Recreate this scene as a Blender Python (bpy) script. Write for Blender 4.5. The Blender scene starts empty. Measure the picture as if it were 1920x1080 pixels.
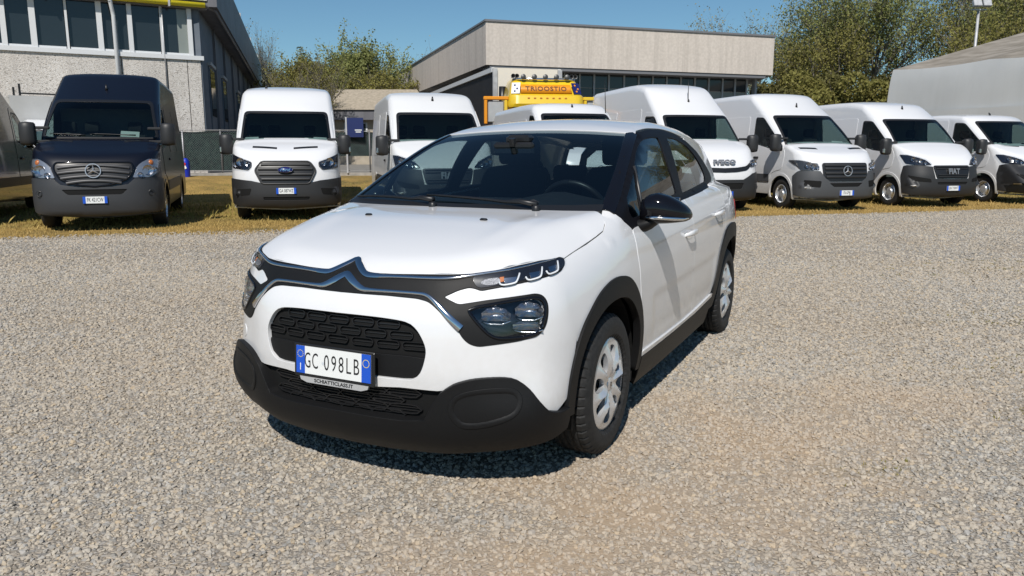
import bpy, math, random
import numpy as np
from mathutils import Vector, Matrix, geometry
R = math.radians
SC = bpy.context.scene

# ------------------------------------------------------------------ camera, sky, sun, exposure
cam = bpy.data.cameras.new('camera'); cam.lens = 27.0; cam.sensor_width = 36.0
cam.clip_start = 0.05; cam.clip_end = 2000
cam_ob = bpy.data.objects.new('camera', cam); SC.collection.objects.link(cam_ob)
cam_ob.location = (0, 0, 1.30); cam_ob.rotation_euler = (R(90 - 10.07), 0, 0)
SC.camera = cam_ob

SUN_AZ, SUN_EL = R(-99.0), R(47.0)          # direction towards the sun, measured from +X
world = bpy.data.worlds.new('World'); SC.world = world; world.use_nodes = True
wn = world.node_tree.nodes; wl = world.node_tree.links; wn.clear()
w_out = wn.new('ShaderNodeOutputWorld'); w_bg = wn.new('ShaderNodeBackground'); w_sky = wn.new('ShaderNodeTexSky')
w_sky.sky_type = 'NISHITA'; w_sky.sun_disc = False
w_sky.sun_elevation = SUN_EL; w_sky.sun_rotation = math.pi / 2 - SUN_AZ
w_sky.altitude = 100; w_sky.air_density = 1.0; w_sky.dust_density = 0.05; w_sky.ozone_density = 3.0
w_bg.inputs['Strength'].default_value = 0.082
w_mul = wn.new('ShaderNodeMix'); w_mul.data_type = 'RGBA'; w_mul.blend_type = 'MULTIPLY'; w_mul.inputs[0].default_value = 1.0; w_mul.inputs[7].default_value = (.73, .95, 1.0, 1)   # a clear, dry spring sky
wl.new(w_sky.outputs[0], w_mul.inputs[6]); wl.new(w_mul.outputs[2], w_bg.inputs[0]); wl.new(w_bg.outputs[0], w_out.inputs[0])

sun = bpy.data.lights.new('sun', 'SUN'); sun.energy = 5.0; sun.angle = R(0.53); sun.color = (1.0, 0.955, 0.89)
sun_ob = bpy.data.objects.new('sun', sun); SC.collection.objects.link(sun_ob)
sd = Vector((math.cos(SUN_EL) * math.cos(SUN_AZ), math.cos(SUN_EL) * math.sin(SUN_AZ), math.sin(SUN_EL)))
sun_ob.rotation_euler = sd.to_track_quat('Z', 'Y').to_euler(); sun_ob.location = (0, -20, 30)

SC.view_settings.view_transform = 'Standard'; SC.view_settings.look = 'None'
SC.view_settings.exposure = -0.05; SC.view_settings.gamma = 1.0; SC.view_settings.use_curve_mapping = False
SC.render.engine = 'CYCLES'
SC.cycles.max_bounces = 10; SC.cycles.transparent_max_bounces = 16
SC.cycles.caustics_reflective = False; SC.cycles.caustics_refractive = False
# ------------------------------------------------------------------ smooth implicit surfaces
def pchip(xs, ys):
    """monotone cubic interpolation, linear beyond the ends"""
    xs = np.asarray(xs, float); ys = np.asarray(ys, float)
    h = np.diff(xs); d = np.diff(ys) / h
    m = np.zeros(len(xs)); m[0] = d[0]; m[-1] = d[-1]
    for i in range(1, len(xs) - 1):
        if d[i-1] * d[i] > 0:
            w1 = 2 * h[i] + h[i-1]; w2 = h[i] + 2 * h[i-1]
            m[i] = (w1 + w2) / (w1 / d[i-1] + w2 / d[i])
    def f(x):
        x = np.asarray(x, float)
        i = np.clip(np.searchsorted(xs, x) - 1, 0, len(xs) - 2)
        t = (x - xs[i]) / h[i]
        tc = np.clip(t, 0, 1)
        y = ((1 + 2 * tc) * (1 - tc) ** 2) * ys[i] + tc * (1 - tc) ** 2 * h[i] * m[i] \
            + tc ** 2 * (3 - 2 * tc) * ys[i+1] + tc ** 2 * (tc - 1) * h[i] * m[i+1]
        y = y + np.where(t < 0, t * h[i] * m[i], 0) + np.where(t > 1, (t - 1) * h[i] * m[i+1], 0)
        return y
    return f

def smax(a, b, r):
    """maximum with a round of radius r"""
    return np.where((a > -r) & (b > -r), np.sqrt(np.maximum(a + r, 0) ** 2 + np.maximum(b + r, 0) ** 2) - r, np.maximum(a, b))

def smin(a, b, r):
    return -smax(-a, -b, r)

def hit(F, P, D, t0=0.0, t1=4.0, n=160):
    """first point along P + t D where F turns negative (vectorised)"""
    P = np.asarray(P, float); D = np.asarray(D, float)
    N = len(P); lo = np.full(N, float(t0)); hi = np.full(N, float(t1)); done = np.zeros(N, bool)
    ts = np.linspace(t0, t1, n)
    for k in range(1, n):
        if done.all(): break
        q = P + D * ts[k]
        idx = np.where(~done)[0]
        v = F(q[idx, 0], q[idx, 1], q[idx, 2])
        new = idx[v < 0]
        lo[new] = ts[k-1]; hi[new] = ts[k]; done[new] = True
    for _ in range(22):
        mid = (lo + hi) / 2; q = P + D * mid[:, None]
        neg = F(q[:, 0], q[:, 1], q[:, 2]) < 0
        hi = np.where(neg, mid, hi); lo = np.where(neg, lo, mid)
    return P + D * hi[:, None], done

def grad(F, Q, e=0.004):
    g = np.stack([F(Q[:, 0] + e, Q[:, 1], Q[:, 2]) - F(Q[:, 0] - e, Q[:, 1], Q[:, 2]),
                  F(Q[:, 0], Q[:, 1] + e, Q[:, 2]) - F(Q[:, 0], Q[:, 1] - e, Q[:, 2]),
                  F(Q[:, 0], Q[:, 1], Q[:, 2] + e) - F(Q[:, 0], Q[:, 1], Q[:, 2] - e)], 1)
    return g / np.maximum(np.linalg.norm(g, axis=1, keepdims=True), 1e-9)
def body_blob(rows, n=20, power=2.5):
    """rounded sections stacked along Y: (y, x, z, half length x, half height z)"""
    V = []
    for y, x, z, a, b in rows:
        for k in range(n):
            t = 2 * math.pi * k / n; c, s = math.cos(t), math.sin(t)
            V.append((x + a * math.copysign(abs(c) ** (2 / power), c), y, z + b * math.copysign(abs(s) ** (2 / power), s)))
    Fq = [(i * n + k, i * n + (k + 1) % n, (i + 1) * n + (k + 1) % n, (i + 1) * n + k) for i in range(len(rows) - 1) for k in range(n)]
    Fq += [tuple(range(n)), tuple((len(rows) - 1) * n + k for k in range(n))]
    return V, Fq
# ------------------------------------------------------------------ objects and labels
def link(o):
    SC.collection.objects.link(o); return o

def tag(o, label=None, cat=None, group=None, kind=None):
    if label: o['label'] = label
    if cat: o['category'] = cat
    if group: o['group'] = group
    if kind: o['kind'] = kind
    return o

def empty(name, loc=(0, 0, 0), rz=0.0, label=None, cat=None, group=None):
    o = link(bpy.data.objects.new(name, None)); o.location = loc; o.rotation_euler = (0, 0, rz)
    o.empty_display_size = .2
    return tag(o, label, cat, group)

def obj(name, me, parent=None, M=None):
    o = link(bpy.data.objects.new(name, me))
    if parent is not None: o.parent = parent
    if M is not None: o.matrix_local = M
    return o

def kids(o):
    return [c for c in SC.objects if c.parent == o]

def copy_tree(o, parent=None, table=None):
    if table is None:
        table = {}
        for c in SC.objects:
            if c.parent is not None: table.setdefault(c.parent.name, []).append(c)
    c = o.copy(); SC.collection.objects.link(c)
    if parent is not None: c.parent = parent
    for ch in table.get(o.name, []): copy_tree(ch, c, table)
    return c

def mesh(name, V, Fc, mat, smooth=True, normals=None):
    me = bpy.data.meshes.new(name)
    V = np.asarray(V, float)
    me.from_pydata([tuple(v) for v in V.tolist()], [], [tuple(int(i) for i in f) for f in Fc])
    mats = mat if isinstance(mat, (list, tuple)) else [mat]
    for m in mats: me.materials.append(m)
    if smooth: me.polygons.foreach_set('use_smooth', [True] * len(me.polygons))
    me.update()
    if normals is not None:
        me.normals_split_custom_set_from_vertices([tuple(n) for n in np.asarray(normals).tolist()])
    return me

class MB:
    """collects simple solids into one mesh"""
    def __init__(s): s.V = []; s.F = []
    def add(s, V, F):
        b = len(s.V); s.V += [tuple(v) for v in V]; s.F += [tuple(i + b for i in f) for f in F]; return s
    def box(s, c, d, M=None):
        x, y, z = d[0] / 2, d[1] / 2, d[2] / 2
        V = [Vector((sx * x, sy * y, sz * z)) for sx in (-1, 1) for sy in (-1, 1) for sz in (-1, 1)]
        if M is not None: V = [M @ v for v in V]
        V = [v + Vector(c) for v in V]
        return s.add(V, [(0, 1, 3, 2), (4, 6, 7, 5), (0, 4, 5, 1), (2, 3, 7, 6), (0, 2, 6, 4), (1, 5, 7, 3)])
    def bbox(s, c, d, b=.01, M=None):
        """box with chamfered edges (rounded in plan)"""
        x, y, z = d[0] / 2, d[1] / 2, d[2] / 2
        ring = lambda ix, iy: [(-x + ix, -y), (x - ix, -y), (x, -y + iy), (x, y - iy), (x - ix, y), (-x + ix, y), (-x, y - iy), (-x, -y + iy)]
        V = []
        for zz, k in ((-z, 1), (-z + b, 0), (z - b, 0), (z, 1)):
            sx, sy = ((x - b) / x, (y - b) / y) if k else (1, 1)
            V += [Vector((px * sx, py * sy, zz)) for px, py in ring(b, b)]
        if M is not None: V = [M @ v for v in V]
        V = [v + Vector(c) for v in V]
        F = []
        for k in range(3):
            for i in range(8):
                j = (i + 1) % 8
                F.append((k * 8 + i, k * 8 + j, k * 8 + 8 + j, k * 8 + 8 + i))
        F.append(tuple(range(7, -1, -1))); F.append(tuple(range(24, 32)))
        return s.add(V, F)
    def tube(s, pts, r, n=8, cap=True):
        pts = [Vector(p) for p in pts]
        rs = r if isinstance(r, (list, tuple)) else [r] * len(pts)
        V = []; F = []
        prev = None
        for i, p in enumerate(pts):
            t = (pts[min(i + 1, len(pts) - 1)] - pts[max(i - 1, 0)])
            if t.length < 1e-9: t = Vector((0, 0, 1))
            t.normalize()
            if prev is None:
                a = Vector((0, 0, 1)) if abs(t.z) < .9 else Vector((1, 0, 0))
                u = t.cross(a).normalized()
            else:
                u = (prev - t * prev.dot(t)).normalized()
            prev = u; w = t.cross(u)
            for k in range(n):
                a = 2 * math.pi * k / n
                V.append(p + (u * math.cos(a) + w * math.sin(a)) * rs[i])
        for i in range(len(pts) - 1):
            for k in range(n):
                j = (k + 1) % n
                F.append((i * n + k, i * n + j, (i + 1) * n + j, (i + 1) * n + k))
        if cap:
            F.append(tuple(range(n - 1, -1, -1))); F.append(tuple((len(pts) - 1) * n + k for k in range(n)))
        return s.add(V, F)
    def lathe(s, prof, n=32, axis='Y', c=(0, 0, 0)):
        """prof: (radius, along) pairs turned about an axis"""
        V = []; F = []
        for r, h in prof:
            for k in range(n):
                a = 2 * math.pi * k / n
                p = {'Y': (r * math.cos(a), h, r * math.sin(a)), 'Z': (r * math.cos(a), r * math.sin(a), h), 'X': (h, r * math.cos(a), r * math.sin(a))}[axis]
                V.append(Vector(p) + Vector(c))
        for i in range(len(prof) - 1):
            for k in range(n):
                j = (k + 1) % n
                F.append((i * n + k, (i + 1) * n + k, (i + 1) * n + j, i * n + j))
        return s.add(V, F)
    def prism(s, poly, h, M=None):
        """poly in XY extruded to z=h"""
        n = len(poly)
        V = [Vector((x, y, 0)) for x, y in poly] + [Vector((x, y, h)) for x, y in poly]
        if M is not None: V = [M @ v for v in V]
        F = [tuple(range(n - 1, -1, -1)), tuple(range(n, 2 * n))]
        F += [(i, (i + 1) % n, n + (i + 1) % n, n + i) for i in range(n)]
        return s.add(V, F)
    def me(s, name, mat, smooth=False):
        return mesh(name, s.V, s.F, mat, smooth)
    def build(s, name, mat, parent=None, smooth=False, M=None):
        return obj(name, s.me(name, mat, smooth), parent, M)

def soft(me, deg=35):
    """smooth shading with sharp edges above an angle"""
    me.polygons.foreach_set('use_smooth', [True] * len(me.polygons))
    me.set_sharp_from_angle(angle=R(deg)); return me

# ------------------------------------------------------------------ outlines
def closed_cr(P, step=.02):
    """closed smooth curve through points"""
    P = np.asarray(P, float); n = len(P); out = []
    for i in range(n):
        p0, p1, p2, p3 = P[i-1], P[i], P[(i+1) % n], P[(i+2) % n]
        k = max(1, int(math.ceil(np.linalg.norm(p2 - p1) / step)))
        for t in np.arange(k) / k:
            out.append(.5 * (2 * p1 + (p2 - p0) * t + (2 * p0 - 5 * p1 + 4 * p2 - p3) * t * t + (3 * p1 - p0 - 3 * p2 + p3) * t ** 3))
    return np.array(out)

def open_cr(P, step=.02):
    P = np.asarray(P, float); n = len(P); out = []
    for i in range(n - 1):
        p1, p2 = P[i], P[i+1]; p0 = P[i-1] if i else 2 * p1 - p2; p3 = P[i+2] if i + 2 < n else 2 * p2 - p1
        k = max(1, int(math.ceil(np.linalg.norm(p2 - p1) / step)))
        for t in np.arange(k) / k:
            out.append(.5 * (2 * p1 + (p2 - p0) * t + (2 * p0 - 5 * p1 + 4 * p2 - p3) * t * t + (3 * p1 - p0 - 3 * p2 + p3) * t ** 3))
    out.append(P[-1]); return np.array(out)

def rounded(P, r, seg=5):
    """polygon with rounded corners; r a number or one per corner"""
    P = np.asarray(P, float); n = len(P); out = []
    rr = r if hasattr(r, '__len__') else [r] * n
    for i in range(n):
        a, b, c = P[i-1], P[i], P[(i+1) % n]
        u = a - b; w = c - b; lu = np.linalg.norm(u); lw = np.linalg.norm(w)
        d = min(rr[i] * 1.2, lu * .48, lw * .48)
        if d < 1e-6: out.append(b); continue
        p = b + u / lu * d; q = b + w / lw * d
        for t in np.linspace(0, 1, seg + 1):
            out.append((1 - t) ** 2 * p + 2 * t * (1 - t) * b + t * t * q)
    return np.array(out)

def densify(P, step):
    out = []
    for i in range(len(P)):
        a, b = P[i], P[(i+1) % len(P)]
        k = max(1, int(math.ceil(np.linalg.norm(b - a) / step)))
        for t in np.arange(k) / k: out.append(a + (b - a) * t)
    return np.array(out)

def inside(P, poly):
    x, y = P[:, 0], P[:, 1]; r = np.zeros(len(P), bool)
    for i in range(len(poly)):
        x1, y1 = poly[i-1]; x2, y2 = poly[i]
        if y1 == y2: continue
        c = ((y1 > y) != (y2 > y)) & (x < (x2 - x1) * (y - y1) / (y2 - y1) + x1)
        r ^= c
    return r

def dist_poly(P, poly):
    d = np.full(len(P), 1e9)
    for i in range(len(poly)):
        a, b = poly[i-1], poly[i]; ab = b - a; L = ab @ ab
        if L < 1e-14: continue
        t = np.clip(((P - a) @ ab) / L, 0, 1)
        d = np.minimum(d, np.linalg.norm(P - a - t[:, None] * ab, axis=1))
    return d

def fill2d(outline, holes=(), g=.03, edge=None):
    """fine triangulation of an outline with holes -> points, triangles"""
    edge = edge or g
    loops = [densify(np.asarray(outline, float), edge)] + [densify(np.asarray(h, float), edge) for h in holes]
    o = loops[0]
    lo, hi = o.min(0), o.max(0)
    xs = np.arange(lo[0] + g * .5, hi[0], g); ys = np.arange(lo[1] + g * .5, hi[1], g)
    G = np.stack(np.meshgrid(xs, ys), -1).reshape(-1, 2)
    if len(G):
        G[:, 0] += (np.round((G[:, 1] - lo[1]) / g).astype(int) % 2) * g * .5
        m = inside(G, o)
        for h in loops[1:]: m &= ~inside(G, h)
        G = G[m]
        for l in loops:
            if len(G): G = G[dist_poly(G, l) > g * .45]
    P = np.concatenate(loops + [G]) if len(G) else np.concatenate(loops)
    E = []; b = 0
    for l in loops:
        n = len(l); E += [(b + i, b + (i + 1) % n) for i in range(n)]; b += n
    r = geometry.delaunay_2d_cdt([Vector(p) for p in P.tolist()], E, [], 0, 1e-7)
    V = np.array([tuple(v) for v in r[0]]); T = np.array([f for f in r[2] if len(f) == 3], int)
    c = V[T].mean(1); m = inside(c, o)
    for h in loops[1:]: m &= ~inside(c, h)
    T = T[m]
    a = V[T]; cr = (a[:, 1, 0] - a[:, 0, 0]) * (a[:, 2, 1] - a[:, 0, 1]) - (a[:, 1, 1] - a[:, 0, 1]) * (a[:, 2, 0] - a[:, 0, 0])
    T[cr < 0] = T[cr < 0][:, ::-1]
    T = T[np.abs(cr) > 1e-9]
    return V, T

# ------------------------------------------------------------------ panels laid on an implicit body
AX = -.2
def to_uv(frame, p):
    p = np.atleast_2d(np.asarray(p, float))
    if frame == 'side': return p[:, [0, 2]]
    if frame == 'top': return p[:, [0, 1]]
    if frame == 'nose': return p[:, [1, 2]]
    return np.stack([np.arctan2(p[:, 1], p[:, 0] - AX), p[:, 2]], 1)

def frame_rays(frame, uv, inner=False):
    n = len(uv); z = np.zeros(n); o = np.ones(n)
    if frame == 'side': return np.stack([uv[:, 0], o * 1.6, uv[:, 1]], 1), np.stack([z, -o, z], 1)
    if frame == 'top': return np.stack([uv[:, 0], uv[:, 1], o * 3.4], 1), np.stack([z, z, -o], 1)
    if frame == 'nose': return np.stack([o * 2.0, uv[:, 0], uv[:, 1]], 1), np.stack([-o, z, z], 1)
    c, s = np.cos(uv[:, 0]), np.sin(uv[:, 0])
    return np.stack([AX + 2.2 * c, 2.2 * s, uv[:, 1]], 1), np.stack([-c, -s, z], 1)

def lay(F, frame, uv):
    P, D = frame_rays(frame, uv)
    Q, ok = hit(F, P, D, 0, {'side': 1.6, 'top': 3.3, 'nose': 3.5}.get(frame, 2.1), 120)
    return Q, grad(F, Q)

def panel_geo(F, frame, outline, holes=(), off=0.0, t=.012, g=.03, edge=None, flip=False, bump=None):
    uv, T = fill2d(outline, holes, g, edge)
    Q, N = lay(F, frame, uv)
    if frame == 'side': T = T[:, ::-1]
    Q = Q + N * off
    if bump is not None:
        Q = Q + N * bump(Q)[:, None]
        # refresh normals from the triangles
        fn = np.cross(Q[T[:, 1]] - Q[T[:, 0]], Q[T[:, 2]] - Q[T[:, 0]])
        N2 = np.zeros_like(Q)
        for k in range(3): np.add.at(N2, T[:, k], fn)
        N = N2 / np.maximum(np.linalg.norm(N2, axis=1, keepdims=True), 1e-12)
    # orientation check
    fn = np.cross(Q[T[:, 1]] - Q[T[:, 0]], Q[T[:, 2]] - Q[T[:, 0]])
    if (fn * N[T[:, 0]]).sum() < 0: T = T[:, ::-1]
    V = [Q]; NN = [N]; Fs = [tuple(f) for f in T]
    if t:
        e = np.concatenate([T[:, [0, 1]], T[:, [1, 2]], T[:, [2, 0]]])
        key = set(map(tuple, e.tolist()))
        bd = [(a, b) for a, b in key if (b, a) not in key]
        used = sorted({i for ab in bd for i in ab}); ix = {v: i for i, v in enumerate(used)}
        b0 = len(Q); nb = len(used)
        side = np.zeros((nb, 3))
        for a, b in bd:
            n = np.cross(Q[b] - Q[a], N[a]); n /= max(np.linalg.norm(n), 1e-9)
            side[ix[a]] += n; side[ix[b]] += n
        side /= np.maximum(np.linalg.norm(side, axis=1, keepdims=True), 1e-9)
        r = min(.0022, t * .4)
        U = Q[used]; NU = N[used]
        V += [U, U - NU * r + side * r, U - NU * t + side * r]
        n1 = (NU + side); n1 /= np.maximum(np.linalg.norm(n1, axis=1, keepdims=True), 1e-9)
        NN += [NU, side, side]
        for a, b in bd:
            i, j = ix[a], ix[b]
            Fs.append((b0 + j, b0 + i, b0 + nb + i, b0 + nb + j))
            Fs.append((b0 + nb + j, b0 + nb + i, b0 + 2 * nb + i, b0 + 2 * nb + j))
    V = np.concatenate(V); NN = np.concatenate(NN)
    if flip:
        V = V * [1, -1, 1]; NN = NN * [1, -1, 1]; Fs = [f[::-1] for f in Fs]
    return V, Fs, NN

def panel(name, F, frame, outline, mat, parent=None, holes=(), off=0.0, t=.012, g=.03, edge=None, flip=False, bump=None):
    V, Fs, NN = panel_geo(F, frame, outline, holes, off, t, g, edge, flip, bump)
    return obj(name, mesh(name, V, Fs, mat, True, NN), parent)

def join_geo(geos):
    V = []; Fs = []; N = []; b = 0
    for v, f, n in geos:
        V.append(v); N.append(n); Fs += [tuple(i + b for i in q) for q in f]; b += len(v)
    return np.concatenate(V), Fs, np.concatenate(N)

def ribbon(F, pts, width, off, depth, mat, name, parent, flip=False, step=.012, frame='cyl'):
    """a raised moulding following 3D points that lie on the body; rounded section"""
    P = open_cr(pts, step)
    uv = to_uv(frame, P); Q, N = lay(F, frame, uv)
    T = np.gradient(Q, axis=0); T /= np.linalg.norm(T, axis=1, keepdims=True)
    B = np.cross(N, T)
    w = width if hasattr(width, '__len__') else [width] * len(pts)
    w = np.interp(np.linspace(0, 1, len(Q)), np.linspace(0, 1, len(w)), w)[:, None]
    sec = [(-.5, -.2), (-.5, .55), (-.34, .9), (0, 1), (.34, .9), (.5, .55), (.5, -.2)]
    V = []; k = len(sec)
    rows = [Q + B * w * a + N * (off + depth * h) for a, h in sec]
    V = np.stack(rows, 1).reshape(-1, 3)
    Fs = []
    for i in range(len(Q) - 1):
        for j in range(k - 1):
            Fs.append((i * k + j, i * k + j + 1, (i + 1) * k + j + 1, (i + 1) * k + j))
    Fs.append(tuple(range(k))); Fs.append(tuple((len(Q) - 1) * k + j for j in range(k - 1, -1, -1)))
    n = np.cross(V[Fs[0][1]] - V[Fs[0][0]], V[Fs[0][2]] - V[Fs[0][0]])
    if flip: V = V * [1, -1, 1]
    me = mesh(name, V, Fs, mat, True)
    bm_fix(me); soft(me, 50)
    return obj(name, me, parent)

import bmesh
def bm_fix(me):
    bm = bmesh.new(); bm.from_mesh(me); bmesh.ops.recalc_face_normals(bm, faces=bm.faces); bm.to_mesh(me); bm.free()

def text_me(name, body, mat, size=1.0, sx=1.0, depth=0.001, align='CENTER', bold=0.0, spacing=1.0):
    """lettering as a mesh in the XY plane, centred"""
    cu = bpy.data.curves.new(name, 'FONT'); cu.body = body; cu.size = size; cu.extrude = depth; cu.offset = bold
    cu.align_x = align; cu.align_y = 'CENTER'; cu.resolution_u = 3; cu.space_character = spacing
    o = bpy.data.objects.new(name, cu); SC.collection.objects.link(o)
    dg = bpy.context.evaluated_depsgraph_get(); me = bpy.data.meshes.new_from_object(o.evaluated_get(dg))
    bpy.data.objects.remove(o); bpy.data.curves.remove(cu)
    me.name = name; me.transform(Matrix.Diagonal((sx, 1, 1, 1)))
    me.materials.clear(); me.materials.append(mat)
    return me

def face_matrix(p, n, up=(0, 0, 1)):
    """local Z along n, local Y as close to up as possible"""
    n = Vector(n).normalized(); x = Vector(up).cross(n).normalized(); y = n.cross(x)
    return Matrix.Translation(Vector(p)) @ Matrix((x, y, n)).transposed().to_4x4()
# ------------------------------------------------------------------ materials
def mat(name, col=(.5, .5, .5), rough=.5, metal=0.0, coat=0.0, spec=.5, emit=None):
    m = bpy.data.materials.new(name); m.use_nodes = True
    b = m.node_tree.nodes['Principled BSDF']
    b.inputs['Base Color'].default_value = (*col, 1); b.inputs['Roughness'].default_value = rough
    b.inputs['Metallic'].default_value = metal; b.inputs['Coat Weight'].default_value = coat
    b.inputs['Coat Roughness'].default_value = .04; b.inputs['Specular IOR Level'].default_value = spec
    return m

def N(m, t, **kw):
    n = m.node_tree.nodes.new(t)
    for k, v in kw.items():
        if k in n.inputs: n.inputs[k].default_value = v
        else: setattr(n, k, v)
    return n
def L(m, a, b): m.node_tree.links.new(a, b)
def BS(m): return m.node_tree.nodes['Principled BSDF']

def grain(m, scale, c1, c2, bump=0.0, detail=6, rough=None, coord='Object', lo=.35, hi=.65, dist=.02):
    """noise colour between two tones, with fine relief"""
    tc = N(m, 'ShaderNodeTexCoord'); nz = N(m, 'ShaderNodeTexNoise'); nz.inputs['Scale'].default_value = scale; nz.inputs['Detail'].default_value = detail
    L(m, tc.outputs[coord], nz.inputs['Vector'])
    cr = N(m, 'ShaderNodeValToRGB'); cr.color_ramp.elements[0].position = lo; cr.color_ramp.elements[1].position = hi
    cr.color_ramp.elements[0].color = (*c1, 1); cr.color_ramp.elements[1].color = (*c2, 1)
    L(m, nz.outputs[0], cr.inputs[0]); L(m, cr.outputs[0], BS(m).inputs['Base Color'])
    if bump:
        b = N(m, 'ShaderNodeBump'); b.inputs['Strength'].default_value = bump; b.inputs['Distance'].default_value = dist
        L(m, nz.outputs[0], b.inputs['Height']); L(m, b.outputs[0], BS(m).inputs['Normal'])
    return m

def glass(name, tint=(.6, .66, .66), f0=.04, rough=0.0, ior=1.5):
    """thin pane: tinted see-through with Fresnel reflection"""
    m = bpy.data.materials.new(name); m.use_nodes = True; nt = m.node_tree; nt.nodes.clear()
    o = nt.nodes.new('ShaderNodeOutputMaterial'); mx = nt.nodes.new('ShaderNodeMixShader')
    tr = nt.nodes.new('ShaderNodeBsdfTransparent'); gl = nt.nodes.new('ShaderNodeBsdfGlossy'); lw = nt.nodes.new('ShaderNodeLayerWeight'); lw.inputs[0].default_value = .5
    pw = nt.nodes.new('ShaderNodeMath'); pw.operation = 'POWER'; pw.inputs[1].default_value = 5; fr = nt.nodes.new('ShaderNodeMath'); fr.operation = 'MULTIPLY_ADD'; f0 = ((ior - 1) / (ior + 1)) ** 2
    fr.inputs[1].default_value = 1 - f0; fr.inputs[2].default_value = f0 * 1.8; fr.use_clamp = True; nt.links.new(lw.outputs['Facing'], pw.inputs[0]); nt.links.new(pw.outputs[0], fr.inputs[0])
    tr.inputs[0].default_value = (*tint, 1); gl.inputs['Roughness'].default_value = rough
    nt.links.new(fr.outputs[0], mx.inputs[0]); nt.links.new(tr.outputs[0], mx.inputs[1]); nt.links.new(gl.outputs[0], mx.inputs[2])
    nt.links.new(mx.outputs[0], o.inputs[0]); return m

def dusty(m, col, dust, zlo, zhi, amt=.5, scale=30):
    """paint with dried dust and splashes that thin out upwards (a stain, with its own shape)"""
    tc = N(m, 'ShaderNodeTexCoord'); sp = N(m, 'ShaderNodeSeparateXYZ'); L(m, tc.outputs['Object'], sp.inputs[0])
    mr = N(m, 'ShaderNodeMapRange'); mr.inputs[1].default_value = zhi; mr.inputs[2].default_value = zlo; L(m, sp.outputs[2], mr.inputs[0])
    nz = N(m, 'ShaderNodeTexNoise'); nz.inputs['Scale'].default_value = scale; nz.inputs['Detail'].default_value = 8; L(m, tc.outputs['Object'], nz.inputs['Vector'])
    mu = N(m, 'ShaderNodeMath', operation='MULTIPLY'); L(m, mr.outputs[0], mu.inputs[0]); L(m, nz.outputs[0], mu.inputs[1])
    m2 = N(m, 'ShaderNodeMath', operation='MULTIPLY'); L(m, mu.outputs[0], m2.inputs[0]); m2.inputs[1].default_value = amt * 2
    mx = N(m, 'ShaderNodeMix', data_type='RGBA'); mx.inputs[6].default_value = (*col, 1); mx.inputs[7].default_value = (*dust, 1)
    L(m, m2.outputs[0], mx.inputs[0]); L(m, mx.outputs[2], BS(m).inputs['Base Color'])
    ra = N(m, 'ShaderNodeMath', operation='MULTIPLY_ADD'); L(m, m2.outputs[0], ra.inputs[0]); ra.inputs[1].default_value = .4; ra.inputs[2].default_value = BS(m).inputs['Roughness'].default_value
    L(m, ra.outputs[0], BS(m).inputs['Roughness'])
    return m

M = {}
M['white'] = dusty(mat('white_paint', (.70, .70, .71), .30, coat=1.0), (.70, .70, .71), (.50, .46, .40), .15, .75, .35, 34)
M['gloss_black'] = mat('gloss_black', (.005, .005, .007), .07, spec=.42)
M['satin_black'] = mat('satin_black', (.006, .006, .008), .5, spec=.12)
M['plastic'] = grain(mat('grained_plastic', (.012, .012, .013), .55, spec=.26), 420, (.0048, .0048, .0051), (.0085, .0085, .0091), .2, dist=.002)
M['plastic_dark'] = mat('smooth_dark_plastic', (.010, .010, .011), .4)
M['void'] = mat('unlit_underside', (.008, .008, .008), .8, spec=.2)
M['chrome'] = mat('chrome', (.78, .79, .80), .10, 1.0)
M['dark_chrome'] = mat('dark_chrome', (.62, .62, .64), .12, 1.0)
M['silver'] = mat('silver_lacquer', (.66, .67, .69), .25, .60, coat=.4)
M['rubber'] = grain(mat('tyre_rubber', (.016, .016, .016), .75), 60, (.008, .008, .008), (.018, .0175, .017), .1, dist=.002)
M['steel'] = mat('dark_steel', (.10, .10, .10), .5, .8)
M['ws_glass'] = glass('windscreen_glass', (.50, .60, .62), ior=1.55)
M['win_glass'] = glass('side_window_glass', (.55, .64, .63), ior=1.52)
M['lens'] = glass('lamp_lens', (.93, .94, .95), ior=1.45)
M['reflector'] = mat('lamp_reflector', (.52, .52, .55), .16, 1.0)
M['lamp_black'] = mat('lamp_inner_black', (.012, .013, .018), .18)
M['drl'] = mat('daylight_strip', (.75, .77, .80), .25)
M['lamp_bowl'] = mat('lamp_bowl', (.46, .46, .48), .35, .8)
M['indicator_clear'] = grain(mat('indicator_clear', (.25, .25, .27), .45, .5), 300, (.14, .14, .15), (.38, .38, .40), .6, dist=.003)
M['amber'] = mat('amber_lens', (.55, .16, .03), .25)
M['cloth'] = grain(mat('seat_cloth', (.02, .02, .022), .9), 300, (.012, .012, .014), (.028, .028, .03), .1, dist=.002)
M['dash'] = mat('dashboard_plastic', (.018, .019, .021), .6)
M['letter_silver'] = mat('letter_silver', (.30, .30, .31), .38, .6)
M['plate_white'] = mat('plate_white', (.72, .73, .72), .35)
M['plate_blue'] = mat('plate_blue', (.01, .08, .50), .35)
M['plate_ink'] = mat('plate_ink', (.01, .01, .012), .5)
M['yellow_ink'] = mat('star_yellow', (.75, .60, .05), .5)
M['pale_ink'] = mat('pale_print', (.55, .58, .62), .4)
M['paper'] = mat('paper_note', (.75, .75, .74), .7)
M['mirror'] = mat('mirror_glass', (.8, .82, .84), .02, 1.0)
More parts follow.
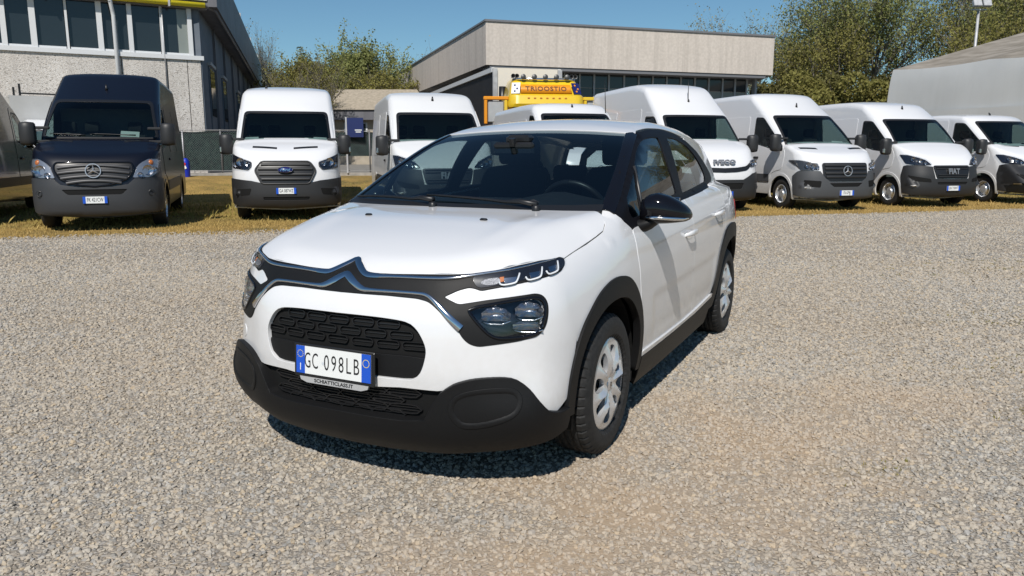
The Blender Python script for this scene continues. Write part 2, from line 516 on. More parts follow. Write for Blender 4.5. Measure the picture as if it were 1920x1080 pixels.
# ------------------------------------------------------------------ ground: yard gravel, verge, far ground
def ramp(m, src, stops):
    cr = N(m, 'ShaderNodeValToRGB'); e = cr.color_ramp.elements
    e[0].position, e[0].color = stops[0][0], (*stops[0][1], 1); e[1].position, e[1].color = stops[-1][0], (*stops[-1][1], 1)
    for p, c in stops[1:-1]:
        q = e.new(p); q.color = (*c, 1)
    L(m, src, cr.inputs[0]); return cr.outputs[0]
def noise(m, vec, scale, detail=5, rough=.55, out=0):
    n = N(m, 'ShaderNodeTexNoise'); n.inputs['Scale'].default_value = scale; n.inputs['Detail'].default_value = detail; n.inputs['Roughness'].default_value = rough
    L(m, vec, n.inputs['Vector']); return n.outputs[out]
def mixc(m, fac, a, b, blend='MIX'):
    x = N(m, 'ShaderNodeMix', data_type='RGBA', blend_type=blend)
    if isinstance(fac, float): x.inputs[0].default_value = fac
    else: L(m, fac, x.inputs[0])
    for i, v in ((6, a), (7, b)):
        if isinstance(v, tuple): x.inputs[i].default_value = (*v, 1)
        else: L(m, v, x.inputs[i])
    return x.outputs[2]
def math_(m, op, a, b=None):
    x = N(m, 'ShaderNodeMath', operation=op)
    for i, v in ((0, a), (1, b)):
        if v is None: continue
        if isinstance(v, (int, float)): x.inputs[i].default_value = v
        else: L(m, v, x.inputs[i])
    return x.outputs[0]

SOIL = [(1.0, 3.35, 1.15, .95), (.55, 2.75, 1.0, .65), (1.9, 3.9, .8, .5), (.1, 2.3, .8, .4)]   # trodden patches where soil shows
MOSS = [(1.55, 3.0, .35, .12), (5.3, 8.5, 2.2, 1.0), (4.2, 6.0, 1.4, .5), (3.2, 4.6, .8, .25), (2.7, 3.7, .3, .15)]
def blob_mask(m, pos, blobs):
    """soft elliptical patches with ragged edges, in metres on the ground"""
    tot = None
    for x, y, rx, ry in blobs:
        mp = N(m, 'ShaderNodeMapping'); mp.inputs['Location'].default_value = (-x / rx, -y / ry, 0); mp.inputs['Scale'].default_value = (1 / rx, 1 / ry, 0)
        L(m, pos, mp.inputs[0]); ln = N(m, 'ShaderNodeVectorMath', operation='LENGTH'); L(m, mp.outputs[0], ln.inputs[0])
        v = math_(m, 'SUBTRACT', 1.0, ln.outputs[1])
        tot = v if tot is None else math_(m, 'MAXIMUM', tot, v)
    n = noise(m, pos, 2.2, 6)
    v = math_(m, 'ADD', tot, math_(m, 'MULTIPLY', math_(m, 'SUBTRACT', n, .5), 2.3))
    return ramp(m, v, [(.0, (0, 0, 0)), (.95, (1, 1, 1))])

def stone_tones(m, rnd):
    return ramp(m, rnd, [(0, (.22, .195, .16)), (.10, (.30, .295, .28)), (.3, (.41, .36, .295)), (.6, (.45, .40, .325)), (.78, (.385, .37, .345)), (.9, (.47, .375, .255)), (1, (.52, .475, .40))])

gm = mat('gravel', (.3, .28, .25), .92, spec=.25); gm.displacement_method = 'BUMP'
tc = N(gm, 'ShaderNodeTexCoord'); P_ = tc.outputs['Object']
v1 = N(gm, 'ShaderNodeTexVoronoi'); v1.inputs['Scale'].default_value = 58; v1.inputs['Randomness'].default_value = 1; L(gm, P_, v1.inputs['Vector'])
v2 = N(gm, 'ShaderNodeTexVoronoi', feature='DISTANCE_TO_EDGE'); v2.inputs['Scale'].default_value = 58; L(gm, P_, v2.inputs['Vector'])
v3 = N(gm, 'ShaderNodeTexVoronoi'); v3.inputs['Scale'].default_value = 26; L(gm, P_, v3.inputs['Vector'])
sep = N(gm, 'ShaderNodeSeparateColor'); L(gm, v1.outputs['Color'], sep.inputs[0])
sep3 = N(gm, 'ShaderNodeSeparateColor'); L(gm, v3.outputs['Color'], sep3.inputs[0])
rn = math_(gm, 'ADD', math_(gm, 'MULTIPLY', sep.outputs[0], .65), math_(gm, 'MULTIPLY', sep3.outputs[0], .35))
col = stone_tones(gm, rn)
col = mixc(gm, ramp(gm, v2.outputs['Distance'], [(.0, (.75, .75, .75)), (.12, (0, 0, 0))]), col, (.14, .12, .10))  # cell edges darkened: shade between the stones put into the colour
warm = noise(gm, P_, .55, 6); col = mixc(gm, ramp(gm, warm, [(.4, (0, 0, 0)), (.7, (.35, .35, .35))]), col, (.36, .27, .175))
soilm = blob_mask(gm, P_, SOIL)
soilc = ramp(gm, noise(gm, P_, 46, 10, .75), [(.3, (.31, .23, .15)), (.7, (.47, .36, .25))])
col = mixc(gm, math_(gm, 'MULTIPLY', soilm, .95), col, soilc)
mossm = blob_mask(gm, P_, MOSS)
col = mixc(gm, math_(gm, 'MULTIPLY', mossm, math_(gm, 'MULTIPLY', noise(gm, P_, 9, 6), .9)), col, (.22, .17, .075))
big = noise(gm, P_, .16, 4); col = mixc(gm, ramp(gm, big, [(.35, (.18, .18, .18)), (.65, (0, 0, 0))]), col, (.20, .18, .16))
L(gm, col, BS(gm).inputs['Base Color'])
bp = N(gm, 'ShaderNodeBump'); bp.inputs['Strength'].default_value = 1.0; bp.inputs['Distance'].default_value = .012
hh = math_(gm, 'ADD', v2.outputs['Distance'], math_(gm, 'MULTIPLY', noise(gm, P_, 120, 4), .25)); hh = math_(gm, 'MULTIPLY', hh, math_(gm, 'SUBTRACT', 1.0, math_(gm, 'MULTIPLY', soilm, .75))); L(gm, hh, bp.inputs['Height']); L(gm, bp.outputs[0], BS(gm).inputs['Normal'])

def edge_y(x):                                  # where the gravel ends and the verge begins
    return np.interp(x, [-40, -7.8, -6.0, -3.8, 4.8, 7.9, 11.9, 40], [3.0, 11.64, 12.09, 12.42, 15.76, 16.6, 17.86, 29.0])
xs = np.concatenate([np.linspace(-40, -15, 8)[:-1], np.linspace(-15, 16, 120), np.linspace(16, 40, 8)[1:]])
rng = np.random.default_rng(5)
wig = np.convolve(rng.normal(0, .16, len(xs)), np.ones(3) / 3, 'same')
ey = edge_y(xs) + wig
n = len(xs)
V = [(x, -12, 0) for x in xs] + [(x, y, 0) for x, y in zip(xs, ey)]
tag(obj('gravel_yard', mesh('gravel_yard', V, [(i, i + 1, n + i + 1, n + i) for i in range(n - 1)], gm, False)), kind='structure')

# verge: dry grass sheet, rising as a low bank to the fence kerb
tm = mat('dry_turf', (.2, .15, .06), .95, spec=.1)
tcn = N(tm, 'ShaderNodeTexCoord'); Pt = tcn.outputs['Object']
tcol = ramp(tm, noise(tm, Pt, 1.1, 8, .65), [(.30, (.14, .115, .05)), (.45, (.28, .19, .065)), (.6, (.40, .26, .085)), (.75, (.34, .26, .10))])
tcol = mixc(tm, ramp(tm, noise(tm, Pt, 26, 6), [(.4, (0, 0, 0)), (.7, (.6, .6, .6))]), tcol, (.07, .06, .03))
L(tm, tcol, BS(tm).inputs['Base Color'])
def bank_z(x, y):
    d = y - edge_y(x)
    return np.interp(d, [0, 4.6, 8.2, 9.6, 11.5, 13], [-.006, .0, .04, .25, .50, .56]) * 1.0
rows = [-.25, .5, 1.5, 3, 4.6, 6, 7.2, 8.2, 9.0, 9.6, 10.5, 11.5, 13.0]
V = []
for d in rows:
    y = edge_y(xs) + d
    V += [(x, yy, bank_z(x, yy) - (.004 if d < 0 else 0)) for x, yy in zip(xs, y)]
tag(obj('grass_verge', mesh('grass_verge', V, [(r * n + i, r * n + i + 1, (r + 1) * n + i + 1, (r + 1) * n + i) for r in range(len(rows) - 1) for i in range(n - 1)], tm, True)), kind='structure')
am = grain(mat('old_asphalt', (.2, .19, .17), .95), 3, (.17, .16, .145), (.25, .235, .21), .3, 8)
V = [(x, y + 13.0, .56) for x, y in zip(xs, edge_y(xs))] + [(x, 140, .56) for x in xs]
tag(obj('far_yard', mesh('far_yard', V, [(i, i + 1, n + i + 1, n + i) for i in range(n - 1)], am, False)), kind='structure')
fm_ = grain(mat('field', (.1, .1, .05), .95), .2, (.10, .10, .05), (.16, .14, .08), 0)
tag(obj('ground', mesh('ground', [(-900, -300, -.15), (900, -300, -.15), (900, 1200, -.15), (-900, 1200, -.15)], [(0, 1, 2, 3)], fm_, False)), kind='structure')

# loose stones: real pieces, scattered over the part of the yard that shows them
sm = mat('stone', (.3, .28, .25), .9, spec=.3)
oi = N(sm, 'ShaderNodeObjectInfo'); geo = N(sm, 'ShaderNodeNewGeometry')
sc_ = stone_tones(sm, oi.outputs['Random'])
gpos = N(sm, 'ShaderNodeTexCoord')
wn_ = noise(sm, geo.outputs['Position'], .55, 6); sc_ = mixc(sm, ramp(sm, wn_, [(.4, (0, 0, 0)), (.7, (.30, .30, .30))]), sc_, (.37, .285, .19))
sc_ = mixc(sm, math_(sm, 'MULTIPLY', blob_mask(sm, geo.outputs['Position'], SOIL), .55), sc_, (.46, .355, .25))
sc_ = mixc(sm, ramp(sm, noise(sm, geo.outputs['Position'], 160, 4), [(.35, (.25, .25, .25)), (.65, (0, 0, 0))]), sc_, (.16, .14, .12))
L(sm, sc_, BS(sm).inputs['Base Color'])

def scatter(name, y0, y1, density, rmin, rmax, seed, lab):
    xa = lambda y: .74 * y + .5
    ys = np.linspace(y0, y1, 14); V = []
    for y in ys: V += [(-xa(y), min(y, 1e9), .0), (xa(y), y, .0)]
    V = [(x, min(y, float(edge_y(x)) - .05), z) for x, y, z in V]
    me = mesh(name, V, [(2 * i, 2 * i + 1, 2 * i + 3, 2 * i + 2) for i in range(len(ys) - 1)], sm, False)
    o = obj(name, me)
    ng = bpy.data.node_groups.new(name, 'GeometryNodeTree')
    ng.interface.new_socket('Geometry', in_out='INPUT', socket_type='NodeSocketGeometry'); ng.interface.new_socket('Geometry', in_out='OUTPUT', socket_type='NodeSocketGeometry')
    nd, lk = ng.nodes, ng.links
    gi = nd.new('NodeGroupInput'); go = nd.new('NodeGroupOutput')
    dp = nd.new('GeometryNodeDistributePointsOnFaces'); dp.inputs['Seed'].default_value = seed
    nz = nd.new('ShaderNodeTexNoise'); nz.inputs['Scale'].default_value = .9; nz.inputs['Detail'].default_value = 4
    ps = nd.new('GeometryNodeInputPosition'); lk.new(ps.outputs[0], nz.inputs['Vector'])
    mr = nd.new('ShaderNodeMapRange'); mr.inputs[1].default_value = .33; mr.inputs[2].default_value = .55; mr.inputs[3].default_value = density * .55; mr.inputs[4].default_value = density; lk.new(nz.outputs[0], mr.inputs[0])
    den = mr.outputs[0]
    for x, y, rx, ry in SOIL:                     # fewer stones where the soil is bare
        sb = nd.new('ShaderNodeVectorMath'); sb.operation = 'SUBTRACT'; sb.inputs[1].default_value = (x, y, 0); lk.new(ps.outputs[0], sb.inputs[0])
        dv = nd.new('ShaderNodeVectorMath'); dv.operation = 'DIVIDE'; dv.inputs[1].default_value = (rx, ry, 1); lk.new(sb.outputs[0], dv.inputs[0])
        ln = nd.new('ShaderNodeVectorMath'); ln.operation = 'LENGTH'; lk.new(dv.outputs[0], ln.inputs[0])
        m2 = nd.new('ShaderNodeMapRange'); m2.inputs[1].default_value = .45; m2.inputs[2].default_value = 1.05; m2.inputs[3].default_value = .14; m2.inputs[4].default_value = 1.0; lk.new(ln.outputs[1], m2.inputs[0])
        mu = nd.new('ShaderNodeMath'); mu.operation = 'MULTIPLY'; lk.new(den, mu.inputs[0]); lk.new(m2.outputs[0], mu.inputs[1]); den = mu.outputs[0]
    sy = nd.new('ShaderNodeSeparateXYZ'); lk.new(ps.outputs[0], sy.inputs[0])
    for a_, b_ in ((y0 - 1.0, y0 + .6), (y1 + .2, y1 - 1.4)):       # zones fade into each other
        mf = nd.new('ShaderNodeMapRange'); mf.inputs[1].default_value = a_; mf.inputs[2].default_value = b_; lk.new(sy.outputs[1], mf.inputs[0])
        mu = nd.new('ShaderNodeMath'); mu.operation = 'MULTIPLY'; lk.new(den, mu.inputs[0]); lk.new(mf.outputs[0], mu.inputs[1]); den = mu.outputs[0]
    lk.new(gi.outputs[0], dp.inputs['Mesh']); lk.new(den, dp.inputs['Density'])
    jn = nd.new('GeometryNodeGeometryToInstance')
    for k in range(4):
        ic = nd.new('GeometryNodeMeshIcoSphere'); ic.inputs['Radius'].default_value = 1.0; ic.inputs['Subdivisions'].default_value = 2 if k < 2 else 1
        sp = nd.new('GeometryNodeSetPosition'); n2 = nd.new('ShaderNodeTexNoise'); n2.inputs['Scale'].default_value = .75; n2.inputs['Detail'].default_value = 1
        p2 = nd.new('GeometryNodeInputPosition'); ad = nd.new('ShaderNodeVectorMath'); ad.inputs[1].default_value = (k * 7.3, k * 3.1, k); lk.new(p2.outputs[0], ad.inputs[0]); lk.new(ad.outputs[0], n2.inputs['Vector'])
        s2 = nd.new('ShaderNodeVectorMath'); s2.operation = 'SUBTRACT'; s2.inputs[1].default_value = (.5, .5, .5); lk.new(n2.outputs['Color'], s2.inputs[0])
        s3 = nd.new('ShaderNodeVectorMath'); s3.operation = 'SCALE'; s3.inputs['Scale'].default_value = 1.7; lk.new(s2.outputs[0], s3.inputs[0])
        lk.new(ic.outputs[0], sp.inputs['Geometry']); lk.new(s3.outputs[0], sp.inputs['Offset'])
        smn = nd.new('GeometryNodeSetMaterial'); smn.inputs['Material'].default_value = sm; lk.new(sp.outputs[0], smn.inputs['Geometry'])
        ssn = nd.new('GeometryNodeSetShadeSmooth'); ssn.inputs['Shade Smooth'].default_value = False; lk.new(smn.outputs[0], ssn.inputs[0])
        lk.new(ssn.outputs[0], jn.inputs[0])
    ip = nd.new('GeometryNodeInstanceOnPoints'); ip.inputs['Pick Instance'].default_value = True
    rr = nd.new('FunctionNodeRandomValue'); rr.data_type = 'FLOAT_VECTOR'; rr.inputs[0].default_value = (0, 0, 0); rr.inputs[1].default_value = (6.28, 6.28, 6.28)
    ra = nd.new('FunctionNodeRandomValue'); ra.data_type = 'FLOAT_VECTOR'; ra.inputs[0].default_value = (.8, .7, .5); ra.inputs[1].default_value = (1.25, 1.05, .85)
    ra.inputs['Seed'].default_value = 3
    rb = nd.new('FunctionNodeRandomValue'); rb.data_type = 'FLOAT'; rb.inputs[2].default_value = 0; rb.inputs[3].default_value = 1; rb.inputs['Seed'].default_value = 9
    pw = nd.new('ShaderNodeMath'); pw.operation = 'POWER'; pw.inputs[1].default_value = 2.2; lk.new(rb.outputs[1], pw.inputs[0])
    mr3 = nd.new('ShaderNodeMapRange'); mr3.inputs[3].default_value = rmin; mr3.inputs[4].default_value = rmax; lk.new(pw.outputs[0], mr3.inputs[0])
    vs = nd.new('ShaderNodeVectorMath'); vs.operation = 'SCALE'; lk.new(ra.outputs[0], vs.inputs[0]); lk.new(mr3.outputs[0], vs.inputs['Scale'])
    tilt = nd.new('FunctionNodeRandomValue'); tilt.data_type = 'FLOAT_VECTOR'; tilt.inputs[0].default_value = (-.5, -.5, 0); tilt.inputs[1].default_value = (.5, .5, 6.28)
    lk.new(dp.outputs['Points'], ip.inputs['Points']); lk.new(jn.outputs[0], ip.inputs['Instance']); lk.new(tilt.outputs[0], ip.inputs['Rotation']); lk.new(vs.outputs[0], ip.inputs['Scale'])
    ti = nd.new('GeometryNodeTranslateInstances'); cz = nd.new('ShaderNodeCombineXYZ')
    rz_ = nd.new('FunctionNodeRandomValue'); rz_.data_type = 'FLOAT'; rz_.inputs[2].default_value = -rmin * .25; rz_.inputs[3].default_value = rmin * .75; rz_.inputs['Seed'].default_value = 21
    lk.new(rz_.outputs[1], cz.inputs[2]); lk.new(ip.outputs[0], ti.inputs['Instances']); lk.new(cz.outputs[0], ti.inputs['Translation']); ti.inputs['Local Space'].default_value = False
    lk.new(ti.outputs[0], go.inputs[0])
    md = o.modifiers.new('stones', 'NODES'); md.node_group = ng
    tag(o, lab, 'gravel', kind='stuff'); return o
scatter('gravel', 1.3, 5.6, 4800, .0052, .0135, 1, 'loose grey and tan gravel stones on the near part of the yard')
scatter('gravel', 4.0, 9.4, 2500, .007, .016, 2, 'loose grey and tan gravel stones round the parked hatchback')
scatter('gravel', 7.6, 18.5, 700, .009, .020, 4, 'loose pale gravel stones on the far part of the yard before the grass')

# dry grass blades on the verge
def blades(name, count, pick, hmin, hmax, mats, lab, seed):
    r = np.random.default_rng(seed)
    x, y = pick(r, count)
    m_ = len(x)
    z = bank_z(x, y)
    h = r.uniform(hmin, hmax, m_) * (.6 + .8 * r.random(m_) ** 2); a = r.uniform(0, 2 * np.pi, m_); w = r.uniform(.004, .010, m_) * (hmax / .09) ** .5
    ln = r.uniform(.1, .9, m_) * h; b = r.uniform(0, 2 * np.pi, m_)
    V = np.empty((m_, 4, 3))
    ca, sa = np.cos(a) * w, np.sin(a) * w
    V[:, 0] = np.stack([x - ca, y - sa, z - .01], 1); V[:, 1] = np.stack([x + ca, y + sa, z - .01], 1)
    V[:, 2] = np.stack([x + ca * .6 + .4 * ln * np.cos(b), y + sa * .6 + .4 * ln * np.sin(b), z + h * .6], 1)
    V[:, 3] = np.stack([x + ln * np.cos(b), y + ln * np.sin(b), z + h], 1)
    me = bpy.data.meshes.new(name); me.vertices.add(m_ * 4); me.vertices.foreach_set('co', V.ravel())
    me.loops.add(m_ * 6); idx = (np.arange(m_)[:, None] * 4 + np.array([0, 1, 2, 0, 2, 3])).ravel(); me.loops.foreach_set('vertex_index', idx)
    me.polygons.add(m_ * 2); me.polygons.foreach_set('loop_start', np.arange(m_ * 2) * 3)
    me.materials.append(mats); me.update(calc_edges=True); me.validate()
    return tag(obj(name, me), lab, 'grass', kind='stuff')
gmat = mat('dry_grass', (.3, .2, .07), .8, spec=.2)
tcg = N(gmat, 'ShaderNodeTexCoord'); Pg = tcg.outputs['Object']
gc = ramp(gmat, noise(gmat, Pg, 14, 5, .7), [(.28, (.20, .15, .065)), (.45, (.39, .265, .09)), (.6, (.49, .34, .125)), (.8, (.57, .44, .22))])
sg_ = N(gmat, 'ShaderNodeSeparateXYZ'); L(gmat, Pg, sg_.inputs[0])
# greener away from the gravel edge
dd = math_(gmat, 'SUBTRACT', sg_.outputs[1], math_(gmat, 'ADD', math_(gmat, 'MULTIPLY', sg_.outputs[0], .36), 14.1))
gfac = math_(gmat, 'MULTIPLY', math_(gmat, 'ADD', math_(gmat, 'MULTIPLY', dd, .28), -.25), math_(gmat, 'ADD', noise(gmat, Pg, .9, 4), .35))
gcl = N(gmat, 'ShaderNodeClamp'); L(gmat, gfac, gcl.inputs[0]); gcl.inputs[2].default_value = .9
gc = mixc(gmat, gcl.outputs[0], gc, ramp(gmat, noise(gmat, Pg, 30, 4), [(.3, (.14, .14, .035)), (.7, (.36, .32, .09))]))
L(gmat, gc, BS(gmat).inputs['Base Color'])
def pick_short(r, k):
    x = r.uniform(-13, 18, k); d = r.beta(1.1, 1.7, k) * 11.5
    f = np.sin(x * 2.1 + 1.3 * np.sin(d * 1.7)) + np.sin(d * 3.1 + x * .9 + 2 * np.sin(x * .7)) + .8 * np.sin(x * 5.3 - d * 4.1); keep = (f > -.3) | (r.random(k) < .35); x, d = x[keep], d[keep]; k = len(x)
    return x, edge_y(x) + d - .16 + r.normal(0, .2, k)
blades('grass', 220000, pick_short, .015, .05, gmat, 'short dry ochre grass on the verge in front of the vans', 3)
def pick_tall(r, k):
    cx = r.uniform(-12, 17, 260); cd = r.uniform(1.2, 10, 260)
    i = r.integers(0, 260, k); x = cx[i] + r.normal(0, .13, k); return x, edge_y(cx[i]) + cd[i] + r.normal(0, .10, k)
blades('grass', 6000, pick_tall, .05, .13, gmat, 'taller tufts of half green grass between and under the vans', 8)

def pick_weed(r, k):
    i = r.choice(len(MOSS), k, p=np.array([.03, .45, .26, .18, .08])); b = np.array(MOSS)[i]
    cx = r.normal(0, .4, 60); cy = r.normal(0, .4, 60); j = r.integers(0, 60, k)
    return b[:, 0] + cx[j] * b[:, 2] + r.normal(0, .02, k), b[:, 1] + cy[j] * b[:, 3] + r.normal(0, .015, k)
wmat = mat('weed_green', (.16, .15, .04), .8, spec=.2); grain(wmat, 9, (.12, .13, .03), (.30, .24, .07))
blades('weeds', 4200, pick_weed, .008, .026, wmat, 'tiny yellow green weeds growing through the gravel at the right', 17)
# ------------------------------------------------------------------ buildings
class Frame2:
    """a vertical face: origin, direction along, outward normal"""
    def __init__(s, a, b):
        s.a = Vector((a[0], a[1], 0)); d = Vector((b[0] - a[0], b[1] - a[1], 0)); s.len = d.length; s.d = d.normalized(); s.n = Vector((s.d.y, -s.d.x, 0))
        s.M3 = Matrix((s.d, -s.n, Vector((0, 0, 1)))).transposed()
    def p(s, t, z, out=0): return s.a + s.d * t + s.n * out + Vector((0, 0, z))
    def box(s, g, t0, t1, z0, z1, o0, o1):
        """from t0..t1 along, z0..z1 up, o0..o1 outwards"""
        c = s.p((t0 + t1) / 2, (z0 + z1) / 2, (o0 + o1) / 2)
        g.box(tuple(c), (t1 - t0, o1 - o0, z1 - z0), s.M3); return g

pebble = mat('pebbledash', (.4, .37, .34), .9, spec=.2)
tcp = N(pebble, 'ShaderNodeTexCoord'); Pp_ = tcp.outputs['Object']
vp = N(pebble, 'ShaderNodeTexVoronoi'); vp.inputs['Scale'].default_value = 34; L(pebble, Pp_, vp.inputs['Vector'])
sp_ = N(pebble, 'ShaderNodeSeparateColor'); L(pebble, vp.outputs['Color'], sp_.inputs[0])
pc_ = ramp(pebble, sp_.outputs[0], [(0, (.24, .22, .195)), (.10, (.42, .385, .345)), (.22, (.56, .52, .475)), (.8, (.60, .565, .52)), (1, (.66, .63, .60))])
pc_ = mixc(pebble, ramp(pebble, noise(pebble, Pp_, .6, 5), [(.4, (0, 0, 0)), (.7, (.3, .3, .3))]), pc_, (.36, .34, .32))
L(pebble, pc_, BS(pebble).inputs['Base Color'])
bpn = N(pebble, 'ShaderNodeBump'); bpn.inputs['Strength'].default_value = .5; bpn.inputs['Distance'].default_value = .02; L(pebble, vp.outputs['Distance'], bpn.inputs['Height']); L(pebble, bpn.outputs[0], BS(pebble).inputs['Normal'])
M['alu'] = mat('white_aluminium', (.62, .63, .64), .45)
M['alu_grey'] = grain(mat('grey_aluminium', (.35, .36, .37), .5), 2, (.32, .33, .34), (.38, .39, .40))
M['bld_glass'] = mat('office_glass', (.018, .024, .028), .06, spec=.6)
M['bld_glass_pale'] = mat('office_glass_blind', (.22, .24, .22), .12, spec=.6)
M['clad_grey'] = grain(mat('grey_cladding', (.13, .13, .145), .6), 1.2, (.11, .11, .125), (.15, .15, .165))
M['clad_blue'] = grain(mat('blue_grey_wall', (.10, .125, .155), .7), .8, (.085, .11, .14), (.13, .15, .18))
M['yellow_pipe'] = mat('yellow_gas_pipe', (.72, .58, .02), .4)
M['zinc'] = grain(mat('zinc', (.45, .45, .46), .45, .3), 5, (.40, .40, .41), (.52, .52, .53))
M['fascia'] = grain(mat('fascia_concrete', (.54, .48, .42), .85), 9, (.51, .455, .40), (.585, .525, .465), .15)
def streaks(m, amt, dark):
    tc_ = N(m, 'ShaderNodeTexCoord'); mp = N(m, 'ShaderNodeMapping'); mp.inputs['Scale'].default_value = (2.2, 2.2, .12); L(m, tc_.outputs['Object'], mp.inputs[0])
    f = ramp(m, noise(m, mp.outputs[0], 1.4, 7, .65), [(.46, (0, 0, 0)), (.72, (amt, amt, amt))])
    old = BS(m).inputs['Base Color'].links[0].from_socket; L(m, mixc(m, f, old, dark), BS(m).inputs['Base Color'])
streaks(M['fascia'], .55, (.36, .32, .28)); streaks(pebble, .4, (.30, .275, .25)); streaks(M['clad_grey'], .5, (.08, .08, .085))
M['coping'] = mat('grey_coping', (.20, .20, .21), .5, .3)
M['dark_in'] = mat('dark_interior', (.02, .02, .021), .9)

# --- left: factory office with a long flank
fb = empty('factory_building', (-10.7, 27, .56), 0, 'pebbledash factory with a strip of dark windows and a yellow gas pipe at the left', 'building')
def fpart(g, name, m, smooth=False, par=None):
    me = g.me(name, m, smooth); me.transform(Matrix.Translation((10.7, -27, -.56))); return obj(name, me, par or fb)
fr = Frame2((-23.0, 20.3), (-10.62, 27.15))
L0 = fr.len
k_ = lambda x: (x + 23.0) / (12.38) * L0
seams = [0, k_(-17.7), k_(-12.75), k_(-11.55), k_(-11.0), L0]
for a, b in zip(seams[:-1], seams[1:]):
    g = MB(); fr.box(g, a + .012, b - .012, .0, 4.36, -.25, 0); fpart(g, 'wall_panel', pebble)
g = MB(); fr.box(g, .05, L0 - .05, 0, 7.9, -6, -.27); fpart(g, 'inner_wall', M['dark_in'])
g = MB(); fr.box(g, -.05, L0 + .10, 4.36, 4.50, -.26, .07); fpart(g, 'window_sill', M['alu'])
ms = [(-19.4, .13), (-18.3, .07), (-17.2, .13), (-16.3, .07), (-15.51, .15), (-14.83, .07 + .10), (-14.03, .07), (-13.22, .16), (-12.45, .14), (-11.63, .07), (-10.86, .14)]
ts = [k_(x) for x, w in ms]
for (x, w), t in zip(ms, ts):
    g = MB(); fr.box(g, t - w / 2, t + w / 2, 4.502, 6.02, -.14, .02); fpart(g, 'window_mullion', M['alu'])
for i in range(len(ts) - 1):
    g = MB(); fr.box(g, ts[i] + .05, ts[i + 1] - .05, 4.505, 6.02, -.16, -.12)
    w = fpart(g, 'window_pane', M['bld_glass'])
    g = MB(); fr.box(g, ts[i] + .06, ts[i + 1] - .06, 4.503, 4.57, -.13, -.02); fpart(g, 'window_frame', M['alu'], par=w)
g = MB(); fr.box(g, ts[-1] - .38, ts[-1] - .07, 4.58, 6.0, -.118, -.10); fpart(g, 'window_blind', M['bld_glass_pale'])
for a, b in ((0, k_(-15.5)), (k_(-15.5), k_(-12.75)), (k_(-12.75), L0 + .3)):
    g = MB(); fr.box(g, a + .01, b - .01, 6.28, 7.9, -.25, .28); fpart(g, 'fascia_panel', pebble)
g = MB(); fr.box(g, 0, L0 + .3, 6.02, 6.28, -.25, .10); fpart(g, 'soffit', M['coping'])
g = MB(); g.tube([fr.p(0, 6.13, .25), fr.p(L0 + .22, 6.13, .25)], .085, 12); gp = fpart(g, 'gas_pipe', M['yellow_pipe'], True)
for t in np.arange(1.0, L0, 1.75):
    g = MB(); fr.box(g, t - .03, t + .03, 6.0, 6.27, .10, .36); fpart(g, 'pipe_bracket', M['zinc'], par=gp)
td = k_(-12.86)
g = MB(); g.tube([fr.p(td - .10, 7.2, .42), fr.p(td - .10, 6.25, .42), fr.p(td - .02, 5.75, .16), fr.p(td, 5.6, .12), fr.p(td, 0, .12)], .062, 10); dp_ = fpart(g, 'downpipe', M['alu'], True)
g = MB(); g.tube([fr.p(k_(-11.6), 6.0, .06), fr.p(k_(-11.6), 3.4, .05)], .02, 6); fpart(g, 'cable_pipe', M['zinc'], True)
# flank receding to the back
fl_ = Frame2((-10.60, 27.18), (-19.9, 61))
LF = fl_.len
for i, (a, b) in enumerate(zip(np.linspace(0, LF, 9)[:-1], np.linspace(0, LF, 9)[1:])):
    g = MB(); fl_.box(g, a + .015, b - .015, 0, 6.02, -.25, 0); fpart(g, 'wall_panel', M['clad_blue'])
    g = MB(); fl_.box(g, a - .2 + .015, b - .2 - .015, 6.10, 7.85, -.25, .62); fpart(g, 'cladding_panel', M['clad_grey'])
    g = MB(); fl_.box(g, a + .02, a + .16, 7.75, 8.1 if i % 2 else 7.95, .50, .60); fpart(g, 'roof_clip', M['zinc'])
    g = MB(); fl_.box(g, b - .10, b + .02, 0.0, 6.0, 0.0, .09); fpart(g, 'pilaster', M['clad_grey'])
g = MB(); g.tube([fr.p(L0 + .22, 6.13, .25), fl_.p(.4, 6.05, .5), fl_.p(LF, 6.05, .5)], .06, 10); fpart(g, 'gutter_pipe', M['clad_grey'], True)
for a in (1.9, 7.0, 15.5, 23):
    g = MB(); fl_.box(g, a, a + 1.7, 0, 4.4, .0, .05); d_ = fpart(g, 'side_door', M['clad_blue'])
    g = MB(); fl_.box(g, a + .1, a + 1.6, 2.6, 4.3, .05, .07); fpart(g, 'door_glass', M['bld_glass'], par=d_)
    g = MB(); fl_.box(g, a - .1, a + 1.8, 4.4, 4.52, 0, .12); fpart(g, 'door_head', M['alu_grey'], par=d_)
g = MB(); g.add([fr.p(0, 7.9, -.1), fr.p(L0 + .2, 7.9, -.1), fl_.p(LF, 7.85, 0), (-40, 58, 7.85), (-40, 16, 7.85)], [(0, 1, 2, 3, 4)]); fpart(g, 'roof', M['coping'])

